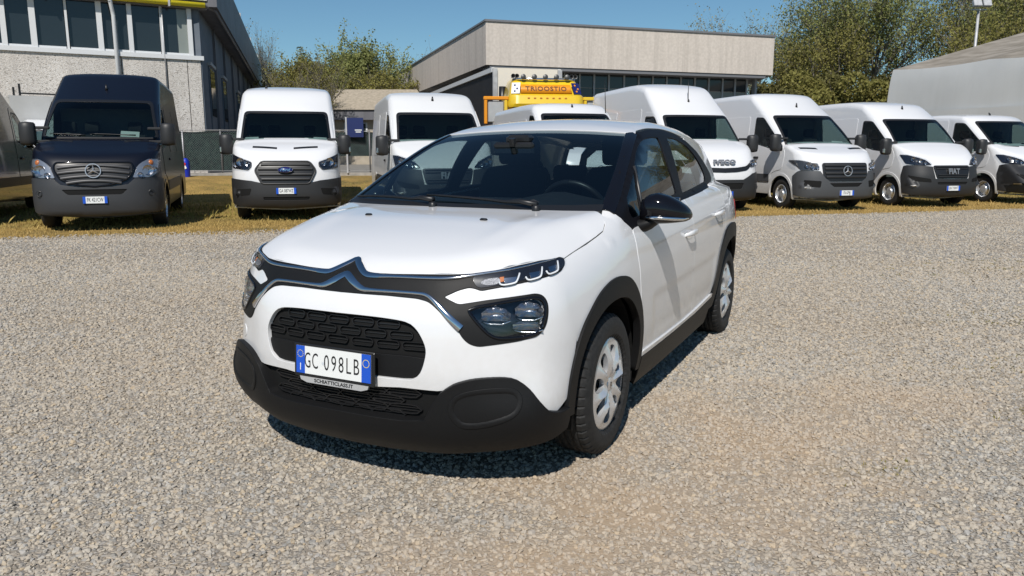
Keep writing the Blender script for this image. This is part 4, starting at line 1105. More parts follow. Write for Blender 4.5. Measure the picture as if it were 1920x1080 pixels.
panel('front_bumper', F3, 'cyl', nose_uv, M['white'], car, holes=[gr_uv, lamp_uv, mir(lamp_uv)], off=0, t=.018, g=.03)

tc_ = to_uv('cyl', np.array([(.66, -.62, .535)]))[0]
panel('tow_eye_cover', F3, 'cyl', np.array([tc_ + [.030 * math.cos(a), .026 * math.sin(a)] for a in np.linspace(0, 6.2832, 28, endpoint=False)]), M['white'], car, off=.0025, t=.006, g=.012)

# --- side panels (left measured, right mirrored)
fender = np.array([(.302, 0, .884)] + [(x - .002, y, z - .006) for x, y, z in HOODS[1:6]] + [(-.150, 0, 1.030), (-.185, 0, 1.045), (-.215, 0, 1.040), (-.232, 0, 1.023), (-.276, 0, .989), (-.318, 0, .958),
    (-.322, 0, .944), (-.326, 0, .828), (-.352, 0, .687), (-.366, 0, .60)] + [(x, y, z) for x, y, z in ARCHO[12:3:-1]] + [(.345, 0, .570), (.385, 0, .60), (.400, 0, .74), (.352, 0, .83)])
fd = np.array([(-.3235, .944), (-.3275, .828), (-.3540, .687), (-.370, .60), (-.386, .50), (-.41, .40), (-.43, .352), (-.80, .352), (-1.20, .356), (-1.414, .360), (-1.394, .43), (-1.362, .53), (-1.346, .62), (-1.345, .75), (-1.343, .85), (-1.335, .95), (-1.325, 1.034),
    (-1.10, 1.022), (-.80, .996), (-.56, .975), (-.40, .960)])
rd = np.array([(-1.420, .360), (-1.70, .375), (-1.93, .395), (-1.99, .49), (-2.034, .591), (-2.11, .675), (-2.228, .765), (-2.24, .84), (-2.258, .884), (-2.275, .969), (-2.277, 1.045), (-2.23, 1.070), (-2.13, 1.072), (-2.037, 1.068), (-1.76, 1.055), (-1.54, 1.044), (-1.331, 1.034), (-1.341, .95), (-1.349, .85), (-1.351, .75), (-1.352, .62), (-1.368, .53), (-1.400, .43)])
RARC = [(-1.99, .50), (-2.034, .594), (-2.115, .682), (-2.232, .768), (-2.36, .803), (-2.50, .806), (-2.66, .785), (-2.79, .72), (-2.88, .62), (-2.94, .48), (-2.96, .36)]
ROOFL = [(-.99, 1.408), (-1.059, 1.405), (-1.29, 1.424), (-1.555, 1.426), (-1.834, 1.408), (-2.06, 1.373), (-2.30, 1.305), (-2.47, 1.222), (-2.585, 1.15), (-2.585, 1.112), (-2.51, 1.092), (-2.28, 1.075)]
qp = np.array([(-2.284, 1.043), (-2.281, .969), (-2.264, .884), (-2.246, .84), (-2.236, .776)] + RARC[4:] + [(-3.02, .36), (-3.03, .60), (-3.02, .80), (-2.98, .96), (-2.93, 1.06), (-2.88, 1.17), (-2.84, 1.27), (-2.82, 1.325), (-2.70, 1.343), (-2.40, 1.366), (-2.20, 1.380), (-2.06, 1.387)] + [(x, z + .004) for x, z in ROOFL[5:12]])
def door_relief(Q):
    x, z = Q[:, 0], Q[:, 2]
    # a shallow pressed field low on both doors and a soft shoulder crease
    f = 1 / (1 + np.exp(-(.612 + (x + .9) * -.028 - z) / .006)) * 1 / (1 + np.exp(-(-.56 + .22 * (z - .6) - x) / .012)) * 1 / (1 + np.exp(-(x + 1.93) / .012))
    lo = 1 / (1 + np.exp(-(z - .40) / .010))
    s = .004 * np.exp(-((z - (.885 - .045 * (x + 1.2))) / .02) ** 2) * np.clip((-.5 - x) / .5, 0, 1)
    return -.007 * f * lo + s
for flip in (False, True):
    panel('front_fender', F3, 'side', fender[:, [0, 2]], M['white'], car, off=-.0025, t=.02, g=.03, flip=flip)
    fdo = panel('front_door', F3, 'side', rounded(fd, .01), M['white'], car, off=0, t=.02, g=.02, flip=flip, bump=door_relief)
    rdo = panel('rear_door', F3, 'side', rounded(rd, .01), M['white'], car, off=0, t=.02, g=.02, flip=flip, bump=door_relief)
    panel('rear_quarter_panel', F3, 'side', qp, M['white'], car, off=0, t=.02, g=.035, flip=flip)
    sg = -1 if flip else 1
    # door handles: a bowed grip over a shallow cup
    for d, (hx, hz, w) in ((fdo, (-1.235, .845, .20)), (rdo, (-2.005, .903, .19))):
        uv = np.array([(hx + w / 2 * sx, hz) for sx in np.linspace(-1, 1, 15)])
        Q, Nn = lay(F3, 'side', uv)
        bow = .030 * (1 - np.linspace(-1, 1, 15) ** 4) + .004
        g = MB(); Vv = []; n = 10
        for i in range(15):
            hh = .016 * (1 - .5 * abs(np.linspace(-1, 1, 15)[i]) ** 3)
            for k in range(n):
                a = 2 * math.pi * k / n
                p = Q[i] + Nn[i] * (bow[i] + .007 * math.sin(a)) + np.array([0, 0, hh * math.cos(a) + .006 * (1 - np.linspace(-1, 1, 15)[i] ** 2)])
                Vv.append((p[0], p[1] * sg, p[2]))
        Ff = [(i * n + k, i * n + (k + 1) % n, (i + 1) * n + (k + 1) % n, (i + 1) * n + k) for i in range(14) for k in range(n)] + [tuple(range(n)), tuple(14 * n + k for k in range(n))]
        me = mesh('handle', Vv, Ff, M['white']); bm_fix(me); soft(me, 60); obj('handle', me, d)
        cup = closed_cr([(hx + .45 * w * math.cos(a), hz + .028 * math.sin(a)) for a in np.linspace(0, 2 * math.pi, 12, endpoint=False)], .02)
        V, Fs, NN = panel_geo(F3, 'side', cup, off=.0015, t=0, g=.015, flip=flip)
        obj('handle_cup', mesh('handle_cup', V, Fs, M['white'], True, NN), d)
    lk, ln = lay(F3, 'side', np.array([(-1.335 + .03, .848)]))
    # black arch trims
    inn = [(.372, .285), (.374, .33), (.352, .44), (.306, .524), (.245, .588), (.17, .635), (.09, .664), (.01, .678), (-.071, .679), (-.15, .664), (-.21, .637), (-.265, .594), (-.319, .530), (-.348, .449), (-.366, .36), (-.374, .27)]
    out = [(x, z) for x, y, z in ARCHO[:14]] + [(-.432, .305), (-.436, .265)]
    tp = open_cr(out, .03); ti = open_cr(inn[::-1], .03)
    panel('wheel_arch_trim', F3, 'side', np.concatenate([tp, ti]), M['plastic'], car, off=.010, t=.035, g=.03, flip=flip)
    ro = [(-1.955, .36), (-1.965, .43)] + RARC; ri = [(-2.885, .36), (-2.868, .48), (-2.80, .60), (-2.71, .67), (-2.59, .705), (-2.47, .706), (-2.35, .69), (-2.24, .65), (-2.15, .58), (-2.095, .49), (-2.07, .36), (-2.062, .28)]
    panel('wheel_arch_trim', F3, 'side', np.concatenate([open_cr([(-1.950, .28)] + ro, .03), open_cr(ri, .03)]), M['plastic'], car, off=.010, t=.035, g=.03, flip=flip)
    # sills
    panel('sill_trim', F3, 'side', np.array([(-.43, .325), (-1.0, .330), (-1.5, .338), (-1.95, .360), (-1.95, .19), (-1.4, .185), (-.9, .185), (-.42, .19)]), M['plastic'], car, off=.012, t=.03, g=.04, flip=flip)
    panel('sill_strip', F3, 'side', np.array([(-.43, .349), (-1.2, .352), (-1.5, .362), (-1.94, .388), (-1.94, .366), (-1.5, .341), (-1.0, .333), (-.43, .328)]), M['white'], car, off=.010, t=.02, g=.04, flip=flip)

    # black window surround with three panes
    dlo = np.array([(-.985, 1.403)] + ROOFL[1:] + [(-2.13, 1.069), (-2.037, 1.065), (-1.76, 1.052), (-1.54, 1.041), (-1.32, 1.031), (-1.10, 1.019), (-.80, .993), (-.56, .972), (-.40, .957), (-.322, .955), (-.280, .986), (-.236, 1.020), (-.215, 1.042), (-.36, 1.118), (-.535, 1.207), (-.735, 1.304)])
    fg = rounded([(-.675, 1.238), (-.80, 1.305), (-.93, 1.352), (-1.05, 1.372), (-1.20, 1.380), (-1.325, 1.381), (-1.285, 1.286), (-1.262, 1.188), (-1.255, 1.07), (-1.0, 1.045), (-.75, 1.022), (-.575, 1.006), (-.620, 1.136)], [.01, .05, .05, .05, .05, .02, .05, .05, .02, .05, .05, .02, .05])
    tg = rounded([(-.635, 1.212), (-.385, 1.082), (-.368, 1.02), (-.39, .993), (-.525, .998), (-.580, 1.13)], [.015, .02, .02, .02, .015, .05])
    rg = rounded([(-1.525, 1.383), (-1.60, 1.383), (-1.775, 1.377), (-2.003, 1.342), (-2.15, 1.285), (-2.25, 1.205), (-2.285, 1.14), (-2.22, 1.102), (-1.95, 1.088), (-1.65, 1.075), (-1.388, 1.062), (-1.425, 1.188), (-1.472, 1.286)], [.02] + [.05] * 5 + [.04, .04, .05, .05, .02, .05, .05])
    panel('window_surround', F3, 'side', dlo, M['satin_black'], car, holes=[fg, tg, rg], off=.001, t=.02, g=.03, flip=flip)
    for w in (fg, tg, rg):
        panel('window_pane', F3, 'side', w, M['win_glass'], car, off=-.004, t=0, g=.05, flip=flip)
    obj('window_divider', MB().tube([tuple(np.array(p) * [1, sg, 1]) for p in lay(F3, 'side', np.array([(-.655, 1.226), (-.60, 1.135), (-.552, 1.0)]))[0]], .009, 8).me('window_divider', M['steel'], True), car)
    # gloss pillar beside the windscreen
    pil = np.array([(-.205, .690, 1.046), (-.36, .668, 1.12), (-.54, .640, 1.21), (-.735, .601, 1.308), (-.965, .549, 1.405), (-1.0, .575, 1.408), (-.985, .603, 1.40), (-.735, .655, 1.300), (-.535, .694, 1.203), (-.36, .728, 1.114), (-.222, .748, 1.036)])
    panel('windscreen_pillar', F3, 'top', pil[:, :2], M['gloss_black'], car, off=.003, t=.02, g=.03, flip=flip)

# --- roof, windscreen, tail
rl = np.array([(-1.06, 1.412), (-1.29, 1.432), (-1.555, 1.434), (-1.834, 1.416), (-2.06, 1.391), (-2.20, 1.384), (-2.40, 1.370), (-2.70, 1.347), (-2.82, 1.329)])
rq = lay(F3, 'side', rl)[0]
roof = [(-.945, 0), (-.95, .25), (-.962, .45), (-.975, .545), (-1.005, .588)] + [(x, y) for x, y, z in rq.tolist()] + [(-2.87, .42), (-2.90, .2), (-2.91, 0)]
ws = [(-.045, 0), (-.055, .22), (-.085, .42), (-.12, .56), (-.165, .668), (-.20, .700), (-.36, .676), (-.54, .645), (-.735, .605), (-.958, .553), (-.953, .45), (-.941, .25), (-.936, 0)]
both = lambda P: np.concatenate([np.array(P, float), (np.array(P, float) * [1, -1])[::-1]])
panel('roof', F3, 'top', both(roof), M['white'], car, off=.002, t=.02, g=.04)
panel('windscreen', car_cabin, 'top', both(ws), M['ws_glass'], car, off=-.002, t=0, g=.04)
wsb = [(-.935, 0), (-.94, .25), (-.952, .45), (-.957, .553), (-.975, .53), (-.985, .45), (-.975, .25), (-.970, 0)]
cowl = [(-.062, 0), (-.072, .22), (-.10, .42), (-.14, .58), (-.185, .70), (-.24, .690), (-.19, .57), (-.15, .42), (-.12, .22), (-.11, 0)]
panel('cowl', car_cabin, 'top', both(cowl), M['plastic_dark'], car, off=.004, t=.01, g=.03)
tail = panel('tailgate', lambda x, y, z: F3(-x - 2.9, y, z), 'nose', np.array([(-.55, .62), (.55, .62), (.60, .82), (.56, 1.0), (.46, 1.28), (.38, 1.37), (-.38, 1.37), (-.46, 1.28), (-.56, 1.0), (-.60, .82)]), M['white'], None,
             holes=[np.array([(-.47, 1.05), (.47, 1.05), (.42, 1.25), (.33, 1.32), (-.33, 1.32), (-.42, 1.25)])], t=.02, g=.05)
rwin = panel('rear_window', lambda x, y, z: F3(-x - 2.9, y, z), 'nose', np.array([(-.48, 1.045), (.48, 1.045), (.425, 1.255), (.335, 1.325), (-.335, 1.325), (-.425, 1.255)]), M['win_glass'], None, off=-.006, t=0, g=.06)
rbump = panel('rear_bumper', lambda x, y, z: F3(-x - 2.9, y, z), 'nose', np.array([(-.70, .22), (.70, .22), (.72, .5), (.66, .615), (-.66, .615), (-.72, .5)]), M['plastic'], None, off=.004, t=.02, g=.06)
for o in (tail, rwin, rbump):
    o.data.transform(Matrix.Translation((-2.9, 0, 0)) @ Matrix.Diagonal((-1, 1, 1, 1))); o.data.flip_normals(); o.parent = car
for s in (1, -1):
    tl = lambda x, y, z: F3(-x - 2.9, y, z)
    o = panel('tail_lamp', tl, 'nose', np.array([(.60 * s, .80), (.80 * s, .80), (.79 * s, .95), (.62 * s, .95)]), mat('tail_red', (.25, .01, .01), .2), None, off=.006, t=.02, g=.04)
    o.data.transform(Matrix.Translation((-2.9, 0, 0)) @ Matrix.Diagonal((-1, 1, 1, 1))); o.data.flip_normals(); o.parent = car

# --- inner body: dark structure behind the gaps, wheel housings, floor
wellF = closed_cr([(.0 + .385 * math.cos(a), .31 + .385 * math.sin(a)) for a in np.linspace(0, 2 * math.pi, 24, endpoint=False)], .1)
wellR = wellF + [-2.47, 0.015]
geos = []
for flip in (False, True):
    geos.append(panel_geo(F3, 'side', np.array([(.40, .26), (.40, .84), (.25, .875), (0, .93), (-.12, .98), (-.30, .955), (-.8, .985), (-1.3, 1.025), (-1.9, 1.05), (-2.4, 1.07), (-2.9, 1.05), (-3.0, .8), (-3.0, .22), (-1.5, .20)]), [wellF, wellR], -.016, 0, .06, flip=flip))
geos.append(panel_geo(F3, 'cyl', to_uv('cyl', ysym(np.array([(.65, 0, .87), (.69, .3, .84), (.58, .56, .85), (.34, .70, .87), (.40, .76, .74), (.42, .77, .3), (.6, .6, .2), (.70, 0, .2)]))), [lamp_uv, mir(lamp_uv)], -.022, 0, .05))
geos.append(panel_geo(F3, 'top', both([(-1.0, 0), (-.995, .5), (-1.06, .58), (-1.8, .57), (-2.7, .44), (-2.8, 0)]), [], -.03, 0, .08))
v, f, n = join_geo(geos); obj('body_frame', mesh('body_frame', v, f, M['void'], True), car)
u = MB(); u.box((-1.2, 0, .245), (3.4, 1.36, .06)); u.box((-1.25, 0, .24), (1.9, 1.5, .08)); u.box((-1.0, 0, .20), (1.7, .3, .05)); u.box((.45, 0, .25), (.30, .9, .05)); u.box((-2.95, 0, .32), (.3, 1.0, .14))
u.build('underbody', M['void'], car)
for cx in (0.0, -2.47):
    for s in (1, -1):
        g = MB(); n = 24
        ring = lambda y: [(cx + .385 * math.cos(math.pi * (1.16 * k / (n - 1) - .08)), y, .31 + (.015 if cx < -1 else 0) + .385 * math.sin(math.pi * (1.16 * k / (n - 1) - .08))) for k in range(n)]
        g.V = ring(.80 * s) + ring(.55 * s); g.F = [(k, k + 1, n + k + 1, n + k) for k in range(n - 1)] + [tuple(range(n, 2 * n))]
        g.build('wheel_housing', M['void'], car)

# --- black skirt with the lower grille opening
SK_T = [(.436, .793, .330)] + BUMPB[1:] + [(.760, .432, .43), (.768, .405, .385), (.772, .372, .322), (.785, .28, .312), (.80, .12, .314), (.808, 0, .316)]
SK_B = [(.74, 0, .168), (.74, .2, .170), (.70, .42, .182), (.60, .62, .205), (.49, .74, .232), (.44, .785, .255), (.432, .793, .30)]
sk = np.array(SK_T[::-1] + SK_B[::-1])
def skirt_relief(Q):
    z = Q[:, 2]
    return .016 + 0 * z
panel('bumper_skirt', F3, 'cyl', to_uv('cyl', ysym(sk)), M['plastic'], car, off=.006, t=.05, g=.025, bump=skirt_relief)
for s in (False, True):
    fc = [(.752, .464, .356), (.751, .469, .402), (.735, .506, .433), (.703, .579, .448), (.658, .655, .450), (.643, .690, .433), (.647, .708, .40), (.666, .702, .359), (.687, .655, .332), (.713, .558, .306), (.735, .495, .310)]
    fcu = closed_cr(to_uv('cyl', np.array(fc)), .03)
    cen = fcu.mean(0)
    def fogb(Q, cen=cen):
        uv = to_uv('cyl', Q); d = np.minimum(1, dist_poly(uv, fcu) / .045)
        q = np.clip((d - .22) / .35, 0, 1); return -.009 * q * q * (3 - 2 * q)
    panel('fog_lamp_cover', F3, 'cyl', fcu, M['plastic'], car, off=.0255, t=.010, g=.007, flip=s, bump=fogb)

# --- grilles
obj('grille', mesh('grille', *(lambda g: (g[0], g[1], M['plastic_dark'], True, g[2]))(panel_geo(F3, 'cyl', gr_uv * .999, [], -.030, 0, .03))), car)
G_up = [c for c in car.children if c.name.startswith('grille')][0]
lg = np.array([(.82, 0, .43), (.79, .30, .44), (.765, .43, .44), (.772, .37, .31), (.785, .28, .30), (.81, 0, .305)])
obj('lower_grille', mesh('lower_grille', *(lambda g: (g[0], g[1], M['void'], True, g[2]))(panel_geo(F3, 'cyl', to_uv('cyl', ysym(lg)), [], -.030, 0, .03))), car)
G_lo = [c for c in car.children if c.name.startswith('lower_grille')][0]
# blank-off plate behind the number plate
gl = to_uv('cyl', ysym(np.array([(.805, 0, .555), (.79, .30, .556), (.782, .372, .552), (.782, .376, .535), (.786, .358, .50), (.792, .325, .478), (.80, .29, .472), (.81, 0, .472)])))
panel('plate_base', F3, 'cyl', gl, M['plastic'], car, off=-.010, t=.02, g=.03)
def pill_ring(w, h, r, rim, depth, slot=True):
    """an elongated ring with a thin bar across, local X along, Z out"""
    n = 28
    def stad(w, h):
        P = []
        for k in range(n):
            a = 2 * math.pi * (k + .5) / n
            c, s_ = math.cos(a), math.sin(a)
            P.append(((w / 2 - h / 2) * (1 if c > 0 else -1) + h / 2 * c, h / 2 * s_))
        return P
    o, i = stad(w, h), stad(w - 2 * rim, h - 2 * rim)
    g = MB()
    V = [(x, y, 0) for x, y in o] + [(x, y, depth) for x, y in stad(w - rim * .6, h - rim * .6)] + [(x, y, depth) for x, y in stad(w - 1.5 * rim, h - 1.5 * rim)] + [(x, y, 0) for x, y in i]
    Fq = []
    for k in range(n):
        j = (k + 1) % n
        for l in range(3): Fq.append((l * n + k, l * n + j, (l + 1) * n + j, (l + 1) * n + k))
    g.add(V, Fq)
    if slot: g.box((0, 0, depth * .35), (w - 2 * rim, rim * .8, depth * .5))
    return g
pm = soft(pill_ring(.098, .033, .016, .0045, .014).me('grille_cell', M['plastic_dark']), 50)
rows = [(.672, 0.0), (.634, .5), (.596, 0.0)]
for z, sh in rows:
    for k in range(-5, 6):
        y = (k + sh) * .112
        lim = .36 if z < .65 else .33
        if abs(y) + .05 > lim + .035: continue
        Q, Nn = lay(F3, 'cyl', to_uv('cyl', np.array([(.80, y, z)])))
        obj('grille_cell', pm, G_up, face_matrix(Q[0] - Nn[0] * .027, Nn[0]))
def fish(w, h, depth):
    """a bar cell that narrows to both ends"""
    P = [(-w / 2, 0), (-w * .36, h * .42), (-w * .2, h * .5), (w * .2, h * .5), (w * .36, h * .42), (w / 2, 0), (w * .36, -h * .42), (w * .2, -h * .5), (-w * .2, -h * .5), (-w * .36, -h * .42)]
    n = len(P); k2 = .005
    inn = [(x * (1 - 2.2 * k2 / w), y * (1 - 2 * k2 / h)) for x, y in P]
    g = MB(); V = [(x, y, 0) for x, y in P] + [(x * .995, y * .97, depth) for x, y in P] + [(x, y, depth) for x, y in inn] + [(x, y, 0) for x, y in inn]
    g.add(V, [(l * n + a, l * n + (a + 1) % n, (l + 1) * n + (a + 1) % n, (l + 1) * n + a) for l in range(3) for a in range(n)])
    g.box((0, h * .14, depth * .4), (w * .86, .004, depth * .6)); g.box((0, -h * .14, depth * .4), (w * .86, .004, depth * .6))
    return g
fm = soft(fish(.150, .040, .014).me('grille_cell', M['plastic_dark']), 40)
for r_, z in enumerate((.412, .380, .348, .322)):
    for k in range(-4, 5):
        y = (k + (.5 if r_ % 2 else 0)) * .142
        if abs(y) > .385 - (.412 - z) * .5 - .045: continue
        Q, Nn = lay(F3, 'cyl', to_uv('cyl', np.array([(.80, y, z)])))
        obj('grille_cell', fm, G_lo, face_matrix(Q[0] - Nn[0] * .026, Nn[0]))

# --- dark mask: upper band, marker-lamp housings and headlamp surrounds
half = [(.649, 0, .887)] + [(x + .004, y, z - .004) for x, y, z in HOODF[1:]] + [(.318, .712, .893), (.302, .722, .884), (.325, .734, .866), (.372, .740, .846), (.451, .719, .838), (.564, .650, .822), (.632, .563, .804), (.646, .541, .799), (.653, .518, .808), (.664, .500, .811), (.684, .468, .802), (.716, .420, .777),
        (.703, .478, .750), (.646, .57, .765), (.58, .658, .776), (.529, .706, .782), (.507, .726, .773), (.497, .740, .748), (.504, .747, .716), (.519, .748, .676), (.534, .741, .650), (.56, .727, .630), (.615, .675, .618), (.681, .587, .607), (.699, .556, .603), (.714, .528, .613), (.722, .508, .632), (.728, .488, .664), (.735, .452, .700), (.741, .405, .740), (.744, .375, .760), (.748, .33, .769), (.755, .2, .773), (.760, .09, .772), (.752, .05, .772), (.752, 0, .772)]
mk = np.array(half); mk_uv = rounded(to_uv('cyl', ysym(mk)), .012, 3)
panel('nose_mask', F3, 'cyl', mk_uv, M['plastic'], car, holes=[lamp_uv, mir(lamp_uv)], off=.004, t=.012, g=.025)
for flip in (False, True):
    sg = -1 if flip else 1
    # headlamp: bowl, reflectors, clear lens
    hl = panel('headlamp', F3, 'cyl', lamp_uv, M['lamp_black'], car, off=-.055, t=0, g=.03, flip=flip)
    uvd = densify(lamp_uv, .02); A, NA = lay(F3, 'cyl', uvd); nn = len(A)
    Vw = np.concatenate([A + NA * .005, A - NA * .056]) * [1, sg, 1]
    obj('lamp_bowl', mesh('lamp_bowl', Vw, [(i, (i + 1) % nn, nn + (i + 1) % nn, nn + i) for i in range(nn)], M['lamp_black']), hl)
    rim = ribbon(F3, list(A[::2]) + [A[0]], .012, .003, .006, M['gloss_black'], 'lamp_rim', hl, flip=flip)
    panel('lens', F3, 'cyl', lamp_uv, M['lens'], hl, off=.003, t=0, g=.04, flip=flip)
    for (cy, cz, ww, hh) in ((.585, .712, .115, .072), (.690, .722, .110, .076), (.680, .665, .120, .046)):
        Q, Nn = lay(F3, 'cyl', to_uv('cyl', np.array([(.62 if cy < .63 else .55, cy, cz)])))
        g = MB(); nr, na = 6, 20
        for i in range(nr + 1):
            q = i / nr
            for k in range(na):
                a = 2 * math.pi * k / na
                ca, sa = math.cos(a), math.sin(a)
                wv = .92 + .08 * (k % 2)                       # pressed facets
                g.V.append((ww / 2 * q * ca * wv, hh / 2 * q * (sa if sa > -.55 else -.55) * wv, -.03 * (1 - q * q)))
        g.F = [(i * na + k, i * na + (k + 1) % na, (i + 1) * na + (k + 1) % na, (i + 1) * na + k) for i in range(nr) for k in range(na)]
        me = g.me('reflector', M['reflector']); Mx = face_matrix(Q[0] - Nn[0] * .016, np.array([.9, .35, -.05]))
        if flip: Mx = Matrix.Diagonal((1, -1, 1, 1)) @ Mx
        obj('reflector', me, hl, Mx)
        g = MB(); g.tube([(-ww * .47, -hh * .30, .004), (-ww * .2, -hh * .40, .008), (ww * .2, -hh * .40, .008), (ww * .47, -hh * .22, .004)], .0032, 6)
        obj('reflector_edge', g.me('reflector_edge', M['chrome'], True), hl, Mx)
    # marker lamp in the upper band
    dr = np.array([(.647, .508, .836), (.640, .508, .846), (.583, .583, .858), (.488, .659, .875), (.36, .707, .886), (.318, .718, .886), (.310, .727, .876), (.338, .736, .862), (.375, .738, .851), (.451, .719, .844), (.564, .650, .828), (.632, .565, .811), (.648, .538, .808), (.653, .524, .814)])
    du = rounded(to_uv('cyl', dr), .008, 3)
    ml = panel('marker_lamp', F3, 'cyl', du, M['lamp_black'], car, off=.0055, t=.004, g=.03, flip=flip)
    for i, (th0, z0) in enumerate(((.675, .833), (.775, .846), (.868, .858))):
        pr = [(.016, .016), (.010, .004), (.002, -.008), (-.012, -.0115), (-.040, -.012), (-.050, -.007), (-.053, .0)]
        uvp = np.array([(th0 + (a + .018) * 1.15, z0 + b * 1.1 - .002 + (a + .02) * .12) for a, b in pr])
        Q, Nn = lay(F3, 'cyl', open_cr(uvp, .01))
        ob = MB().tube([tuple((q + n_ * .010) * [1, sg, 1]) for q, n_ in zip(Q, Nn)], .0036, 7)
        obj('light_hook', ob.me('light_hook', M['drl'], True), ml)
        Qc = np.array([(th0 - .022, z0 + .006), (th0 + .028, z0 + .010), (th0 + .022, z0 - .008), (th0 - .018, z0 - .010)])
        panel('light_block', F3, 'cyl', Qc, M['reflector'], ml, off=.007, t=.002, g=.02, flip=flip)
    ind = closed_cr(np.array([(.570, .822), (.580, .832), (.61, .838), (.635, .839), (.640, .826), (.62, .818), (.59, .816)]) * [1.0, 1], .01)
    panel('indicator', F3, 'cyl', ind + [.0, .001], M['indicator_clear'], ml, off=.007, t=.003, g=.01, flip=flip)
    panel('indicator_lens', F3, 'cyl', np.array([(.640, .826), (.640, .842), (.655, .844), (.653, .829)]), M['amber'], ml, off=.007, t=.003, g=.01, flip=flip)
    panel('lens', F3, 'cyl', du, M['lens'], ml, off=.016, t=0, g=.04, flip=flip)

# --- chrome double chevron
CU = [(.690, 0, .882), (.700, .022, .870), (.724, .062, .848), (.735, .092, .836), (.735, .13, .834), (.72, .25, .836), (.701, .346, .837), (.677, .434, .840), (.640, .508, .850), (.575, .590, .864), (.47, .668, .879), (.36, .712, .887)]
CL = [(.745, 0, .832), (.750, .022, .823), (.760, .060, .802), (.768, .090, .789), (.768, .12, .786), (.76, .218, .786), (.748, .323, .785), (.740, .365, .780), (.738, .40, .758), (.737, .44, .722), (.733, .475, .690), (.728, .500, .668)]
for nm, P, w in (('upper_chrome_strip', CU, [.030, .030, .026, .017, .016, .016, .015, .014, .012, .010, .008, .006]), ('lower_chrome_strip', CL, [.034, .034, .028, .018, .016, .015, .015, .016, .018, .024, .030, .036])):
    pts = [(x, -y, z) for x, y, z in P[:0:-1]] + P
    ribbon(F3, pts, [q * .82 for q in w[:0:-1] + w], .004, .007, M['dark_chrome'], nm, car)

# --- number plate
pc, pn = lay(F3, 'nose', np.array([(0.0, .500)]))
PM = face_matrix((pc[0][0] + .006, 0, .500), (1, 0, .06))
plate = obj('number_plate', soft(MB().bbox((0, 0, .004), (.384, .132, .010), .003).me('number_plate', M['plastic_dark']), 30), car, PM)
obj('plate_sheet', MB().box((0, .003, .0105), (.356, .108, .003)).me('plate_sheet', M['plate_white']), plate)
for sx in (-1, 1):
    obj('blue_band', MB().box((sx * .157, .003, .0112), (.042, .108, .003)).me('blue_band', M['plate_blue']), plate)
txt = text_me('plate_number', 'GC', M['plate_ink'], .088, .52, .0006, bold=-.0006, spacing=1.15); obj('plate_number', txt, plate, Matrix.Translation((-.104, .0, .0128)))
txt = text_me('plate_number', '098LB', M['plate_ink'], .088, .62, .0006, bold=-.0006, spacing=1.28); obj('plate_number', txt, plate, Matrix.Translation((.042, .0, .0128)))
st = MB()
for k in range(12):
    a = 2 * math.pi * k / 12; st.box((-.157 + .0135 * math.cos(a), .026 + .0135 * math.sin(a), .0131), (.003, .003, .0006))
st.build('plate_stars', M['yellow_ink'], plate)
obj('plate_number', text_me('country_letter', 'I', M['plate_white'], .040, .9, .0006), plate, Matrix.Translation((-.157, -.027, .0131)))
g = MB(); n = 28
g.V = [(.157 + r_ * math.cos(2 * math.pi * k / n), .022 + r_ * math.sin(2 * math.pi * k / n), .0132) for r_ in (.0135, .0155) for k in range(n)]
g.F = [(k, (k + 1) % n, n + (k + 1) % n, n + k) for k in range(n)]
g.build('plate_ring', M['yellow_ink'], plate)
obj('plate_seal', MB().lathe([(.0001, .0131), (.006, .0131), (.0065, .0125)], 14, 'Z', (-.047, -.002, 0)).me('plate_seal', M['pale_ink']), plate)
g = MB(); g.prism([(-.165, -.064), (.165, -.064), (.160, -.078), (.130, -.087), (-.130, -.087), (-.160, -.078)], .008)
strip = g.build('dealer_strip', mat('dealer_strip_grey', (.38, .38, .38), .4), plate)
obj('dealer_text', text_me('dealer_text', 'SCHIATTICLASS.IT', M['plate_ink'], .0195, 1.18, .0004, bold=.0004), strip, Matrix.Translation((.0, -.0755, .0086)))

# --- wheels
def tyre_me(r=.309, w=.19, rim=.208):
    """tread blocks and grooves cut into the running surface; turned about Y, outer face at +Y"""
    prof = []
    hw = w / 2
    for y, rr in ((-hw + .012, rim), (-hw + .001, rim + .012), (-hw - .004, rim + .045), (-hw - .001, r - .040), (-hw + .010, r - .016), (-hw + .022, r - .005)): prof.append((y, rr, 0))
    ys = np.linspace(-hw + .026, hw - .026, 23)
    grooves = (-.045, -.015, .015, .045)
    for y in ys:
        deep = any(abs(y - g_) < .0042 for g_ in grooves)
        prof.append((y, r - (.008 if deep else .0005 * (y / hw) ** 2 * 8), 2 if deep else 1))
    for y, rr in ((hw - .022, r - .005), (hw - .010, r - .016), (hw + .001, r - .040), (hw + .004, rim + .045), (hw - .001, rim + .012), (hw - .012, rim)): prof.append((y, rr, 0))
    n = 288; V = []
    for k in range(n):
        a = 2 * math.pi * k / n
        for y, rr, kind in prof:
            d = 0
            if abs(y) > .045 and abs(y) < hw - .004 and kind != 2:           # shoulder blocks
                d = .006 if k % 6 == 0 else 0
            elif kind == 1:
                d = .005 if (k + int((y + 1) * 260)) % 8 == 0 else 0
            V.append(((rr - d) * math.cos(a), y, (rr - d) * math.sin(a)))
    m = len(prof)
    Fq = [(k * m + i, k * m + i + 1, ((k + 1) % n) * m + i + 1, ((k + 1) % n) * m + i) for k in range(n) for i in range(m - 1)]
    me = mesh('tyre', V, Fq, M['rubber']); bm_fix(me); return soft(me, 28)
tyre_mesh = tyre_me()
